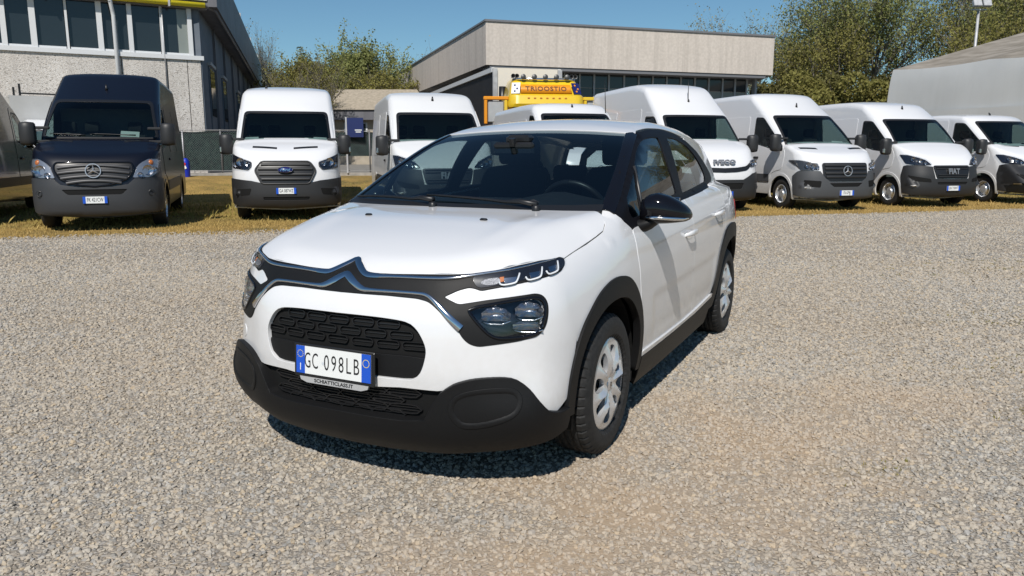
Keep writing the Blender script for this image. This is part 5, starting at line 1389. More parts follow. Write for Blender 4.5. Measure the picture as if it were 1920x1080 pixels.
def hubcap_me():
    n = 8; Rr = .212
    def h(x, y):
        r = np.hypot(x, y); a = np.arctan2(y, x)
        sp = (np.mod(a / (2 * math.pi) * n, 1) - .5) * 2          # 0 at mid opening
        ridge = np.abs(sp) ** 2
        z = .012 - .012 * (r / Rr) ** 2 + .024 * np.clip(1 - np.abs(r - .11) / .09, 0, 1) * ridge
        z = z - .010 * np.exp(-(r / .035) ** 2)
        return z - .012 * np.clip((r - .196) / .016, 0, 1) ** 2
    outl = np.array([(Rr * math.cos(a), Rr * math.sin(a)) for a in np.linspace(0, 2 * math.pi, 72, endpoint=False)])
    holes = []
    for k in range(n):
        c = 2 * math.pi * (k + .5) / n
        P = [(r, wd) for r, wd in ((.078, 0), (.085, .011), (.115, .024), (.145, .032), (.165, .028), (.171, .012), (.171, -.012), (.165, -.028), (.145, -.032), (.115, -.024), (.085, -.011))]
        P = [(x * math.cos(c) - y * math.sin(c), x * math.sin(c) + y * math.cos(c)) for x, y in P]
        holes.append(closed_cr(P, .008))
    uv, T = fill2d(outl, holes, .009)
    z = h(uv[:, 0], uv[:, 1])
    Q = np.stack([uv[:, 0], z, uv[:, 1]], 1)
    e = np.concatenate([T[:, [0, 1]], T[:, [1, 2]], T[:, [2, 0]]]); key = set(map(tuple, e.tolist()))
    bd = [(a, b) for a, b in key if (b, a) not in key]; used = sorted({i for ab in bd for i in ab}); ix = {v: i for i, v in enumerate(used)}
    b0 = len(Q); V = np.concatenate([Q, Q[used] - [0, .022, 0]])
    Fs = [tuple(f) for f in T] + [(a, b, b0 + ix[b], b0 + ix[a]) for a, b in bd]
    me = mesh('wheel_cover', V, Fs, M['silver']); bm_fix(me)
    return soft(me, 40)
hub_mesh = hubcap_me()
rimd = MB(); rimd.lathe([(.209, .010), (.205, -.02), (.175, -.05), (.15, -.055), (.06, -.045), (.05, -.02), (.0001, -.018)], 40, 'Y')
rimd_me = soft(rimd.me('rim', M['steel']), 40)
disc_me = MB().lathe([(.06, -.06), (.135, -.062), (.135, -.075), (.06, -.076)], 30, 'Y').me('brake_disc', M['steel'])
cap_me = soft(MB().lathe([(.030, .0), (.029, .012), (.022, .015), (.0001, .016)], 24, 'Y').me('hub_badge', M['silver']), 40)
chev = MB()
for dz in (-.009, .003):
    for s in (-1, 1):
        chev.add([(0, .018, dz + .009), (0, .018, dz + .003), (s * .013, .018, dz - .003), (s * .013, .018, dz - .009)], [(0, 1, 3, 2)])
chev_me = chev.me('hub_emblem', M['gloss_black'])
def wheel(x, s, z, steer=0.0):
    w = obj('wheel', None, car)
    w.location = (x, .732 * s, z); w.rotation_euler = (0, R(random.uniform(0, 60)) if False else R(11 if x > -1 else 33), (math.pi if s < 0 else 0) + steer)
    obj('tyre', tyre_mesh, w)
    obj('rim', rimd_me, w, Matrix.Translation((0, .07, 0)))
    obj('wheel_cover', hub_mesh, w, Matrix.Translation((0, .080, 0)))
    obj('hub_badge', cap_me, w, Matrix.Translation((0, .078, 0)))
    obj('hub_emblem', chev_me, w, Matrix.Translation((0, .0775, 0)))
    obj('brake_disc', disc_me, w, Matrix.Translation((0, .07, 0)))
for x in (0, -2.539):
    for s in (1, -1): wheel(x, s, .305)

# --- door mirrors
for s in (1, -1):
    rows = [(.792, -.50, 1.018, .040, .040), (.800, -.50, 1.025, .062, .062), (.83, -.503, 1.034, .073, .076), (.87, -.510, 1.037, .076, .082), (.92, -.522, 1.030, .076, .072), (.96, -.540, 1.020, .068, .057), (.99, -.562, 1.009, .052, .041), (1.005, -.578, 1.002, .032, .025), (1.012, -.585, .999, .012, .010)]
    V, Fq = body_blob(rows)
    V = [(x, y * s, 1.022 + (z - 1.022) * .90) for x, y, z in V]
    me = mesh('door_mirror', V, Fq, M['gloss_black']); bm_fix(me); soft(me, 60)
    mo = obj('door_mirror', me, car)
    st = []
    for y, x, z, a, b in rows[2:-1]: st.append((x + a * 1.00, y * s, z - b * .50))
    obj('chrome_strip', MB().tube(st, [.003] + [.0085] * (len(st) - 3) + [.007, .004], 8).me('chrome_strip', M['chrome'], True), mo)
    obj('mirror_glass', MB().bbox((-.573, .885 * s, 1.03), (.004, .14, .11), .002).me('mirror_glass', M['mirror']), mo)
    V, Fq = body_blob([(.745, -.47, .965, .085, .020), (.78, -.475, .957, .085, .026), (.81, -.485, .953, .070, .034), (.84, -.495, .965, .052, .030), (.87, -.505, .980, .045, .020)], 18, 2.2)
    if s < 0:                                   # the far mirror is folded in
        pv = Matrix.Translation((-.50, -.80, 0)); mo.matrix_local = pv @ Matrix.Rotation(R(-74), 4, 'Z') @ pv.inverted()
    me = mesh('mirror_foot', [(x, y * s, z) for x, y, z in V], Fq, M['plastic']); bm_fix(me); soft(me, 60); obj('mirror_foot', me, mo if s > 0 else car)

# --- wipers, washer nozzles, aerial
for y0, x0, y1, x1 in ((.42, -.115, -.20, -.165), (-.12, -.10, -.66, -.215)):
    P = [(x0, y0, 0)] + [(x0 + (x1 - x0) * t, y0 + (y1 - y0) * t, 0) for t in np.linspace(.15, 1, 8)]
    Q, Nn = lay(car_cabin, 'top', np.array(P)[:, :2])
    wb = MB().tube([tuple(q + n_ * (.03 if i < 2 else .016)) for i, (q, n_) in enumerate(zip(Q, Nn))], [.014, .012, .008, .007, .007, .007, .006, .006, .005], 7)
    wo = wb.build('wiper', M['plastic_dark'], car, True)
    obj('wiper_pivot', MB().lathe([(.02, 0), (.02, .02), (.012, .028), (.0001, .03)], 14, 'Z', (x0 + .02, y0, 1.035)).me('wiper_pivot', M['plastic_dark'], True), wo)
for y in (.302, -.302):
    Q, Nn = lay(F3, 'top', np.array([(.183, y)]))
    obj('washer_nozzle', soft(MB().bbox((0, 0, .004), (.034, .018, .010), .004).me('washer_nozzle', M['plastic_dark']), 40), car, face_matrix(Q[0], Nn[0], (1, 0, 0)))

# --- cabin
d = MB(); V, Fq = body_blob([(-.66, -.42, .92, .28, .12), (-.60, -.42, .935, .30, .125), (0, -.36, .95, .30, .12), (.20, -.38, .945, .30, .125), (.36, -.42, .97, .30, .135), (.60, -.42, .935, .30, .125), (.66, -.42, .92, .28, .12)], 16, 3)
me = mesh('dashboard', V, Fq, M['dash']); bm_fix(me); soft(me, 50); dash = obj('dashboard', me, car)
sw = MB(); n = 36
c = Vector((-.72, .36, .985)); ax = Matrix.Rotation(R(-62), 3, 'Y')
ringp = [c + ax @ Vector((.178 * math.cos(2 * math.pi * k / n), .178 * math.sin(2 * math.pi * k / n), 0)) for k in range(n + 1)]
sw.tube(ringp, .0165, 8, False)
stw = sw.build('steering_wheel', M['plastic_dark'], car, True)
obj('steering_hub', MB().bbox(tuple(c), (.05, .17, .13), .02, ax.to_4x4().to_3x3()).me('steering_hub', M['plastic_dark']), stw)
for y in (.36, -.36):
    s_ = MB(); s_.bbox((-1.05, y, .50), (.50, .48, .16), .05)
    V, Fq = body_blob([(y - .23, -1.38, .86, .06, .30), (y - .20, -1.38, .87, .075, .33), (y, -1.37, .88, .070, .345), (y + .20, -1.38, .87, .075, .33), (y + .23, -1.38, .86, .06, .30)], 16, 3.2)
    V = [(x - (z - .6) * .28 + .05, yy, z) for x, yy, z in V]
    s_.add(V, Fq)
    me = s_.me('front_seat', M['cloth']); bm_fix(me); soft(me, 55); so = obj('front_seat', me, car)
    V, Fq = body_blob([(y - .135, -1.53, 1.30, .035, .07), (y - .12, -1.53, 1.305, .05, .088), (y, -1.52, 1.31, .052, .095), (y + .12, -1.53, 1.305, .05, .088), (y + .135, -1.53, 1.30, .035, .07)], 16, 3)
    me = mesh('headrest', V, Fq, M['cloth']); bm_fix(me); soft(me, 55); obj('headrest', me, so)
rb = MB(); rb.bbox((-2.0, 0, .48), (.5, 1.2, .2), .05); V, Fq = body_blob([(-.62, -2.36, .78, .06, .26), (-.58, -2.36, .79, .08, .30), (.58, -2.36, .79, .08, .30), (.62, -2.36, .78, .06, .26)], 16, 3.2); rb.add(V, Fq)
me = rb.me('rear_bench', M['cloth']); bm_fix(me); soft(me, 55); rbo = obj('rear_bench', me, car)
for y in (-.36, .36):
    V, Fq = body_blob([(y - .13, -2.42, 1.13, .03, .05), (y - .11, -2.42, 1.135, .045, .065), (y + .11, -2.42, 1.135, .045, .065), (y + .13, -2.42, 1.13, .03, .05)], 14, 3)
    me = mesh('headrest', V, Fq, M['cloth']); bm_fix(me); soft(me, 55); obj('headrest', me, rbo)
me = soft(MB().bbox((-.72, 0, 1.315), (.035, .24, .070), .012).me('cabin_mirror', M['plastic_dark']), 40); cmo = obj('cabin_mirror', me, car)
MB().tube([(-.71, 0, 1.33), (-.70, 0, 1.37)], .02, 8).build('mirror_stem', M['plastic_dark'], cmo)
MB().bbox((-.80, 0, 1.365), (.10, .14, .05), .015).build('camera_pod', M['plastic_dark'], cmo)
fl = MB(); fl.box((-1.6, 0, .33), (2.5, 1.4, .03)); fl.box((-.30, 0, .62), (.04, 1.36, .58)); fl.box((-2.62, 0, .75), (.6, 1.15, .04))
for s in (1, -1): fl.box((-1.45, .72 * s, .66), (2.1, .05, .62))
fl.build('cabin_trim', M['dash'], car)
# ------------------------------------------------------------------ van shells (front axle at x = 0, x forward, z up)
def van_shell(s):
    xf = pchip(*zip(*s['nose']))            # z -> x, front of the bumper and nose
    h0 = s['hood'][0]; hood = pchip(*zip(*([(-6, h0[1] + .02), (h0[0] - .4, h0[1] + .015)] + s['hood'])))   # x -> z
    xw = pchip(*zip(*s['screen']))          # z -> x
    zr = pchip(*zip(*[(x, z + .07 * min(1, max(0, (z - 2.05) / .12))) for x, z in s['roof']]))            # x -> z
    wz = pchip(*zip(*s['side']))            # z -> half width
    cor, crown, tap = s.get('corner', .38), s.get('crown', .05), s.get('taper', .05)
    xr = s['rear']
    def body(x, y, z):
        a = np.abs(y); w = wz(z)
        q = np.clip(a / .98, 0, 1.3)
        front = (x - xf(z) + cor * (.35 * q ** 2 + .65 * q ** 6)) * .85
        top = (z - hood(x) + .05 * q ** 3) * .92
        side = a - w + tap * np.clip(x / .9, 0, 1.2) ** 2
        v = smax(front, top, .07); v = smax(v, side, .07)
        return smax(smax(v, xr - x, .03), .22 - z, .03)
    def cab(x, y, z):
        a = np.abs(y); w = wz(z)
        ws = (x - xw(z) + s.get('wscurve', .16) * (a / .8) ** 2.6) * .62
        roof = (z - zr(x) + crown * (a / .85) ** 3) * .85
        side = a - w + .035 * np.clip((x + 1.0) / 1.2, 0, 1.2) ** 2
        v = smax(ws, roof, .05); v = smax(v, side, s.get('rail', .10))
        return smax(smax(v, xr - x, .06), .5 - z, .03)
    def F(x, y, z): return np.minimum(body(x, y, z), cab(x, y, z))
    F.body, F.cab = body, cab
    return F

SIDE = [(.2, .955), (.35, .985), (.55, .995), (.9, .995), (1.2, .985), (1.45, .966), (1.8, .938), (2.1, .908), (2.4, .88), (2.7, .85)]
VS = {}
VS['sprinter_old'] = dict(nose=[(.2, .86), (.3, .985), (.5, 1.01), (.7, 1.0), (.9, .965), (1.05, .925), (1.2, .86)], hood=[(.1, 1.50), (.3, 1.43), (.5, 1.36), (.7, 1.28), (.85, 1.19), (1.0, 1.02)],
    screen=[(1.3, .47), (1.42, .32), (1.7, -.03), (2.0, -.42), (2.15, -.64), (2.3, -.9)], roof=[(-5, 2.70), (-2.6, 2.72), (-1.9, 2.71), (-1.5, 2.66), (-1.15, 2.53), (-.9, 2.37), (-.66, 2.17), (-.4, 1.92)], side=SIDE, rear=-4.9)
VS['sprinter_new'] = dict(nose=[(.2, .86), (.3, .985), (.5, 1.01), (.7, 1.0), (.9, .965), (1.05, .925), (1.2, .84)], hood=[(.1, 1.49), (.3, 1.42), (.5, 1.35), (.7, 1.27), (.85, 1.18), (1.0, 1.02)],
    screen=[(1.3, .48), (1.42, .32), (1.7, -.06), (2.0, -.46), (2.12, -.62), (2.3, -.9)], roof=[(-5, 2.66), (-2.6, 2.67), (-1.9, 2.66), (-1.5, 2.61), (-1.15, 2.48), (-.9, 2.34), (-.64, 2.13), (-.4, 1.92)], side=SIDE, rear=-4.9)
VS['transit'] = dict(nose=[(.2, .84), (.3, .96), (.5, 1.0), (.7, .99), (.9, .955), (1.1, .89), (1.25, .79)], hood=[(.05, 1.55), (.25, 1.48), (.45, 1.41), (.65, 1.32), (.8, 1.22), (.95, 1.03)],
    screen=[(1.38, .40), (1.47, .27), (1.7, .0), (2.0, -.36), (2.12, -.50), (2.3, -.74)], roof=[(-5, 2.60), (-2.6, 2.62), (-1.9, 2.61), (-1.4, 2.55), (-1.0, 2.43), (-.75, 2.28), (-.54, 2.12), (-.3, 1.88)], side=[(.2, .97), (.35, 1.01), (.55, 1.02), (.9, 1.015), (1.2, 1.0), (1.45, .985), (1.8, .960), (2.1, .935), (2.4, .91), (2.7, .88)], rear=-4.7)
VS['ducato'] = dict(nose=[(.2, .80), (.3, .90), (.5, .94), (.7, .93), (.9, .885), (1.05, .84), (1.15, .77)], hood=[(.05, 1.52), (.2, 1.46), (.4, 1.36), (.6, 1.24), (.72, 1.15), (.85, 1.0)],
    screen=[(1.15, .66), (1.3, .44), (1.4, .32), (1.7, -.03), (2.0, -.40), (2.12, -.56), (2.3, -.83)], roof=[(-5, 2.50), (-2.6, 2.53), (-1.9, 2.52), (-1.5, 2.48), (-1.15, 2.40), (-.85, 2.28), (-.60, 2.14), (-.35, 1.90)], side=[(.2, .97), (.35, 1.01), (.55, 1.02), (.9, 1.02), (1.2, 1.012), (1.45, .995), (1.8, .965), (2.1, .935), (2.4, .905), (2.7, .87)], rear=-4.9, rail=.11, crown=.04)
VS['ducato_low'] = dict(VS['ducato'], roof=[(-5, 2.22), (-2.6, 2.25), (-1.9, 2.25), (-1.4, 2.235), (-1.0, 2.205), (-.75, 2.165), (-.58, 2.12), (-.35, 1.96)], rail=.09)
VS['crafter'] = dict(VS['sprinter_new'], roof=[(-5, 2.34), (-2.6, 2.36), (-1.9, 2.36), (-1.4, 2.34), (-1.0, 2.29), (-.8, 2.22), (-.62, 2.11), (-.4, 1.92)], rail=.10)
VS['daily'] = dict(nose=[(.2, .80), (.3, .94), (.5, .97), (.7, .96), (.9, .92), (1.05, .87), (1.15, .80)], hood=[(.0, 1.56), (.2, 1.50), (.45, 1.40), (.65, 1.28), (.78, 1.17), (.92, 1.0)],
    screen=[(1.35, .36), (1.5, .20), (1.8, -.10), (2.05, -.36), (2.15, -.48), (2.3, -.68)], roof=[(-5, 2.86), (-2.8, 2.88), (-2.2, 2.87), (-1.75, 2.82), (-1.3, 2.68), (-.95, 2.50), (-.70, 2.32), (-.50, 2.15), (-.3, 1.95)], side=SIDE, rear=-5.0)
# ------------------------------------------------------------------ delivery vans
def surface_net(F, lo, hi, h):
    """closed smooth mesh of F < 0 (vertices pulled onto the surface)"""
    ax = [np.arange(lo[i], hi[i] + h, h) for i in range(3)]
    X, Y, Z = np.meshgrid(*ax, indexing='ij')
    V = F(X, Y, Z); S = V < 0
    n = S.shape
    cs = np.zeros((n[0]-1, n[1]-1, n[2]-1), int)
    for i in (0, 1):
        for j in (0, 1):
            for k in (0, 1): cs += S[i:n[0]-1+i, j:n[1]-1+j, k:n[2]-1+k]
    act = (cs > 0) & (cs < 8)
    idx = -np.ones(act.shape, int); idx[act] = np.arange(act.sum())
    c = np.argwhere(act); P = np.stack([ax[i][c[:, i]] + h / 2 for i in range(3)], 1)
    for _ in range(7):
        e = .003; f = F(P[:, 0], P[:, 1], P[:, 2])
        g = np.stack([(F(P[:, 0] + e * (i == 0), P[:, 1] + e * (i == 1), P[:, 2] + e * (i == 2)) - f) / e for i in range(3)], 1)
        st = f[:, None] * g / np.maximum((g * g).sum(1, keepdims=True), .05)
        ln = np.linalg.norm(st, axis=1, keepdims=True); P = P - st * np.minimum(1, h * .6 / np.maximum(ln, 1e-9))
    Q = []
    for a in range(3):
        b, d = (a + 1) % 3, (a + 2) % 3
        sl0 = [slice(None)] * 3; sl1 = [slice(None)] * 3; sl0[a] = slice(0, -1); sl1[a] = slice(1, None)
        cr = S[tuple(sl0)] != S[tuple(sl1)]; pos = S[tuple(sl0)]
        w = np.argwhere(cr); w = w[(w[:, b] > 0) & (w[:, d] > 0) & (w[:, b] < n[b] - 1) & (w[:, d] < n[d] - 1)]
        def at(db, dd):
            q = w.copy(); q[:, b] -= db; q[:, d] -= dd; return idx[q[:, 0], q[:, 1], q[:, 2]]
        f4 = np.stack([at(1, 1), at(0, 1), at(0, 0), at(1, 0)], 1)
        inv = ~pos[w[:, 0], w[:, 1], w[:, 2]]; f4[inv] = f4[inv][:, ::-1]; Q.append(f4)
    return P, np.concatenate(Q)

def van_mat(name, col, rough=.3, coat=.7, dirt=.4):
    return dusty(mat(name, col, rough, coat=coat), col, (.42, .39, .33), .2, 1.0, dirt, 22)
M['van_white'] = van_mat('van_white', (.69, .69, .70))
M['van_white_dull'] = van_mat('van_white_dull', (.66, .66, .66), .36, .4, .7)  # slightly greyer, rougher white with a stronger tan mix towards the bottom
M['van_blue'] = van_mat('van_midnight_blue', (.003, .0037, .0085), .3, .15, .02)
M['van_grey'] = van_mat('van_anthracite', (.012, .0125, .014), .16, .8, .08)
M['bumper_grey'] = mat('bumper_grey', (.058, .06, .064), .5)
M['bumper_slate'] = mat('bumper_slate', (.034, .035, .038), .5)
M['bumper_dark'] = mat('bumper_dark', (.020, .020, .021), .5)
M['van_glass'] = glass('van_glass', (.42, .52, .50), ior=1.42)
M['bulkhead'] = mat('bulkhead_grey', (.16, .16, .155), .7)
M['slat_silver'] = mat('slat_silver', (.05, .05, .053), .45, .3)
M['blue_oval'] = mat('oval_blue', (.015, .02, .12), .25)
M['sticker_blue'] = mat('sticker_blue', (.01, .02, .35), .4)

van_tyre = MB(); van_tyre.lathe([(.21, -.10), (.25, -.115), (.315, -.112), (.338, -.095), (.345, -.07), (.345, .07), (.338, .095), (.315, .112), (.25, .115), (.21, .10)], 44, 'Y')
van_tyre_me = soft(van_tyre.me('tyre', M['rubber']), 40)
vr = MB(); vr.lathe([(.212, .100), (.205, .108), (.195, .095), (.19, .05), (.165, .04), (.13, .052), (.095, .075), (.085, .10), (.05, .105), (.0001, .10)], 40, 'Y')
van_rim_me = soft(vr.me('rim', M['silver']), 40)
rim_hole_me = MB().lathe([(.013, .0535), (.0001, .0545)], 8, 'Y').me('rim_hole', M['void'])
star_m = MB()
n = 40
for r0, r1, z0 in ((.90, 1.0, 0),):
    V0 = [(r * math.cos(2 * math.pi * k / n), r * math.sin(2 * math.pi * k / n), zz) for r, zz in ((1.0, 0), (.98, .14), (.88, .14), (.86, 0)) for k in range(n)]
    star_m.add(V0, [(l * n + k, l * n + (k + 1) % n, (l + 1) * n + (k + 1) % n, (l + 1) * n + k) for l in range(3) for k in range(n)])
for k in range(3):
    a = math.pi / 2 + 2 * math.pi * k / 3
    u = (math.cos(a), math.sin(a)); w = (-u[1], u[0])
    star_m.add([(w[0] * .13, w[1] * .13, .08), (-w[0] * .13, -w[1] * .13, .08), (u[0] * .92, u[1] * .92, .08), (0, 0, .20)], [(0, 2, 3), (2, 1, 3)])
star_me = star_m.me('star_emblem', mat('star_silver', (.55, .55, .56), .3, .7))

def plate_on(parent, Mx, left, right, w=.36, h=.11):
    p = obj('number_plate', MB().box((0, 0, .004), (w, h, .008)).me('number_plate', M['plate_white']), parent, Mx)
    for sx in (-1, 1): obj('blue_band', MB().box((sx * (w / 2 - .021), 0, .0085), (.042, h, .003)).me('blue_band', M['plate_blue']), p)
    obj('plate_number', text_me('plate_number', left + ' ' + right, M['plate_ink'], h * .82, .58 * w / .36, .0008), p, Matrix.Translation((0, 0, .0095)))
    return p

def cyl3(P): return to_uv('cyl', np.asarray(P, float))
def nose3(F, yz, step=None):
    uv = np.asarray(yz, float)
    return lay(F, 'nose', uv)[0]
def msym(P):
    """half outline (y >= 0, top to bottom) -> closed symmetric outline"""
    P = np.asarray(P, float); return np.concatenate([P, (P * [-1, 1])[::-1]])

NETS = {}
def make_van(kind, spec, paint, label, group, loc, yaw):
    """spec gives the face of the van as outlines in its (y, z) front view and (x, z) side view"""
    F = van_shell(VS[kind]); rear = VS[kind]['rear']
    van = empty('delivery_van', (loc[0], loc[1], 0), yaw, label, 'van', group)
    if kind not in NETS: NETS[kind] = surface_net(F, (rear - .1, -1.1, .1), (1.15, 1.1, 3.05), .05)
    P, Q = NETS[kind]
    ws = rounded(msym(spec['ws']), .07); wsi = ws * [.955, 1]; zc = ws[:, 1].mean(); wsi[:, 1] = zc + (wsi[:, 1] - zc) * .90
    xws_ = pchip(*zip(*VS[kind]['screen'])); win = rounded(np.array([(min(x, float(xws_(z)) - .34) if z > 1.36 else x, z) for x, z in spec['win']]), spec.get('win_r', .06)); wc = win.mean(0); wini = wc + (win - wc) * .93
    c = P[Q].mean(1); nrm = np.cross(P[Q[:, 2]] - P[Q[:, 0]], P[Q[:, 3]] - P[Q[:, 1]]); nrm /= np.maximum(np.linalg.norm(nrm, axis=1, keepdims=True), 1e-9)
    wsm = ws * [.975, 1]; wsm[:, 1] = zc + (wsm[:, 1] - zc) * .95
    winm = wc + (win - wc) * .96
    kill = inside(c[:, 1:], wsm) & (nrm[:, 0] > .3) & (c[:, 2] > 1.2) & (F.body(c[:, 0], c[:, 1], c[:, 2]) > .02)
    kill |= c[:, 2] < .30
    kill |= inside(c[:, [0, 2]], winm) & (np.abs(nrm[:, 1]) > .5)
    wheels = (0.0, spec.get('wb', -3.66))
    RA = spec.get('arch_r', .415)
    for wx in wheels: kill |= (np.hypot(c[:, 0] - wx, c[:, 2] - .345) < RA + .03) & (np.abs(c[:, 1]) > .5)
    Qk = Q[~kill]
    obj('body', mesh('body', P, Qk, paint, True, grad(F, P)), van)
    # windscreen with its black border
    panel('windscreen_border', F.cab, 'nose', ws, M['plastic_dark'], van, holes=[wsi], off=.012, t=.02, g=.05)
    panel('windscreen', F.cab, 'nose', wsi, M['van_glass'], van, off=.006, t=0, g=.08)
    xws = pchip(*zip(*VS[kind]['screen'])); lim_ = lambda P_, d_: np.array([(min(x, float(xws(z)) - .16 - d_) if z > 1.36 else x, z) for x, z in P_])
    door = lim_(spec['door'], .11)
    for flip in (True, False):
        sg = -1 if flip else 1
        dn = panel('front_door', F, 'side', rounded(door, .08), paint, van, holes=[win], off=.007, t=.010, g=.06, flip=flip)
        panel('door_window_border', F, 'side', win, M['plastic_dark'], van, holes=[wini], off=.006, t=.012, g=.06, flip=flip)
        panel('door_window', F, 'side', wini, M['van_glass'], van, off=.003, t=0, g=.08, flip=flip)
        hx, hz = spec.get('handle', (-1.05, 1.16))
        q, nn = lay(F, 'side', np.array([(hx, hz)]))
        obj('handle', soft(MB().bbox((0, 0, .018), (.20, .05, .03), .012).me('handle', M['bumper_dark']), 40), dn, Matrix.Diagonal((1, sg, 1, 1)) @ face_matrix(q[0], nn[0]))
        # wheel arch lips
        for wx in wheels:
            a = np.linspace(-.35, math.pi + .35, 30)
            o = [(wx + (RA + .055) * math.cos(t), .345 + (RA + .055) * math.sin(t)) for t in a]; i_ = [(wx + RA * math.cos(t), .345 + RA * math.sin(t)) for t in a[::-1]]
            panel('wheel_arch', F, 'side', np.array(o + i_), paint, van, off=.010, t=.03, g=.07, flip=flip)
        # load-space pressings and rubbing strip
        for xa, xb, za, zb in spec.get('panels', ((-2.95, -1.50, 1.30, 2.14), (-4.55, -3.05, 1.30, 2.14))):
            panel('side_panel', F, 'side', rounded([(xa, za), (xb, za), (xb, zb), (xa, zb)], .06), paint, van, off=.006, t=.008, g=.12, flip=flip)
        if spec.get('strip', True):
            panel('rubbing_strip', F, 'side', np.array([(-3.18, .60), (-.47, .60), (-.47, .78), (-3.18, .78)]), spec['bumper_mat'], van, off=.014, t=.02, g=.12, flip=flip)
    # bumper
    bt = np.asarray(spec['bumper_top'], float)          # (y, z) from the middle outwards, last point (x, z) at the wheel arch
    T3 = nose3(F, bt); ax_, az_ = spec['bumper_end']
    E3 = lay(F, 'side', np.array([(ax_, az_), (ax_ + .03, .52), (ax_ + .05, .34)]))[0]
    B3 = nose3(F, [(.88, .30), (.6, .275), (.3, .265), (0, .26)])
    half = np.concatenate([T3, E3, B3])
    buv = to_uv('cyl', half); full = np.concatenate([buv, (buv * [-1, 1])[::-1]])
    holes = []
    if 'opening' in spec:
        op = to_uv('cyl', nose3(F, rounded(msym(spec['opening']), .03))); holes.append(op)
    bump = panel('front_bumper', F, 'cyl', full, spec['bumper_mat'], van, holes=holes, off=.018, t=.04, g=.06)
    for o_ in spec.get('ducts', []):
        for flip in (True, False):
            panel('bumper_recess', F, 'cyl', rounded(to_uv('cyl', nose3(F, o_)), .02), M['void'], bump, off=.021, t=.004, g=.06, flip=flip)
    if 'opening' in spec:
        panel('bumper_grille', F, 'cyl', op, M['void'], bump, off=.006, t=0, g=.06)
    for fy, fz in spec.get('fogs', []):
        for s in (1, -1):
            q, nn = lay(F, 'nose', np.array([(fy * s, fz)]))
            f = obj('fog_lamp', MB().lathe([(.055, .02), (.048, .034), (.04, .03)], 18, 'Z').me('fog_lamp', M['plastic_dark'], True), bump, face_matrix(q[0] + nn[0] * .012, nn[0] * [1, .35, 1]))
            obj('fog_lens', MB().lathe([(.045, .028), (.025, .034), (.0001, .036)], 18, 'Z').me('fog_lens', M['reflector'], True), bump, f.matrix_local.copy())
    q, nn = lay(F, 'nose', np.array([(0, spec['plate_z'])]))
    plate_on(van, face_matrix((q[0][0] + .030, 0, spec['plate_z']), (1, 0, .03)), *spec['plate'])
    # grille
    if 'grille' in spec:
        gro = rounded(msym(spec['grille']), .05)
        gu = to_uv('cyl', nose3(F, gro))
        gr_ = panel('grille', F, 'cyl', gu, spec.get('grille_mat', M['plastic_dark']), van, off=.016, t=.02, g=.06)
        lim = lambda z: max([0] + [abs(y) for (y, zz) in densify(gro, .01) if abs(zz - z) < .012])
        for z in spec.get('slats', []):
            L_ = lim(z) - .05
            pts = nose3(F, [(t * L_, z - .03 * (abs(t) ** 2) * spec.get('slat_v', 0)) for t in np.linspace(-1, 1, 13)])
            ribbon(F, list(pts), spec.get('slat_w', .034), .018, .022, spec.get('slat_mat', M['bumper_dark']), 'grille_slat', gr_, step=.06)
        if 'grille_rim' in spec:
            pts = list(nose3(F, gro)); ribbon(F, pts + [pts[0]], .030, .012, .020, spec['grille_rim'], 'grille_rim', gr_, step=.06)
    # headlamps
    for flip in (True, False):
        sg = -1 if flip else 1
        hu = rounded(to_uv('cyl', nose3(F, spec['lamp'])), .018, 3)
        hl = panel('headlamp', F, 'cyl', hu, spec.get('lamp_mat', M['lamp_black']), van, off=.012, t=.015, g=.05, flip=flip)
        for (ly, lz, lr) in spec['bulbs']:
            q, nn = lay(F, 'nose', np.array([(ly, lz)]))
            g = MB(); g.lathe([(lr * .25, .004), (lr * .65, .010), (lr, .030), (lr * 1.05, .026), (lr * 1.05, .0)], 16, 'Z')
            Mx = face_matrix(q[0] + nn[0] * .010, nn[0] * .3 + np.array([.8, .1 * np.sign(ly), 0]))
            obj('reflector', g.me('reflector', M['reflector']), hl, (Matrix.Diagonal((1, -1, 1, 1)) @ Mx) if flip else Mx)
        if 'amber' in spec:
            q, nn = lay(F, 'nose', np.array([spec['amber']]))
            Mx = face_matrix(q[0] + nn[0] * .012, nn[0]); obj('indicator', MB().lathe([(.045, 0), (.035, .015), (.0001, .02)], 14, 'Z').me('indicator', M['amber'], True), hl, (Matrix.Diagonal((1, -1, 1, 1)) @ Mx) if flip else Mx)
        panel('lens', F, 'cyl', hu, M['lens'], hl, off=.05, t=.036, g=.06, flip=flip)
    # bonnet air slots and leading edge
    for y0, y1, z in spec.get('slots', []):
        for flip in (True, False):
            P_ = nose3(F, [(y0, z + .016), (y1, z + .016 + spec.get('slot_rise', .01)), (y1, z - .016 + spec.get('slot_rise', .01)), (y0, z - .016)])
            panel('bonnet_vent', F, 'top', P_[:, :2], M['plastic_dark'], van, off=.004, t=.006, g=.05, flip=flip)
    # emblem or lettering
    e = spec.get('emblem')
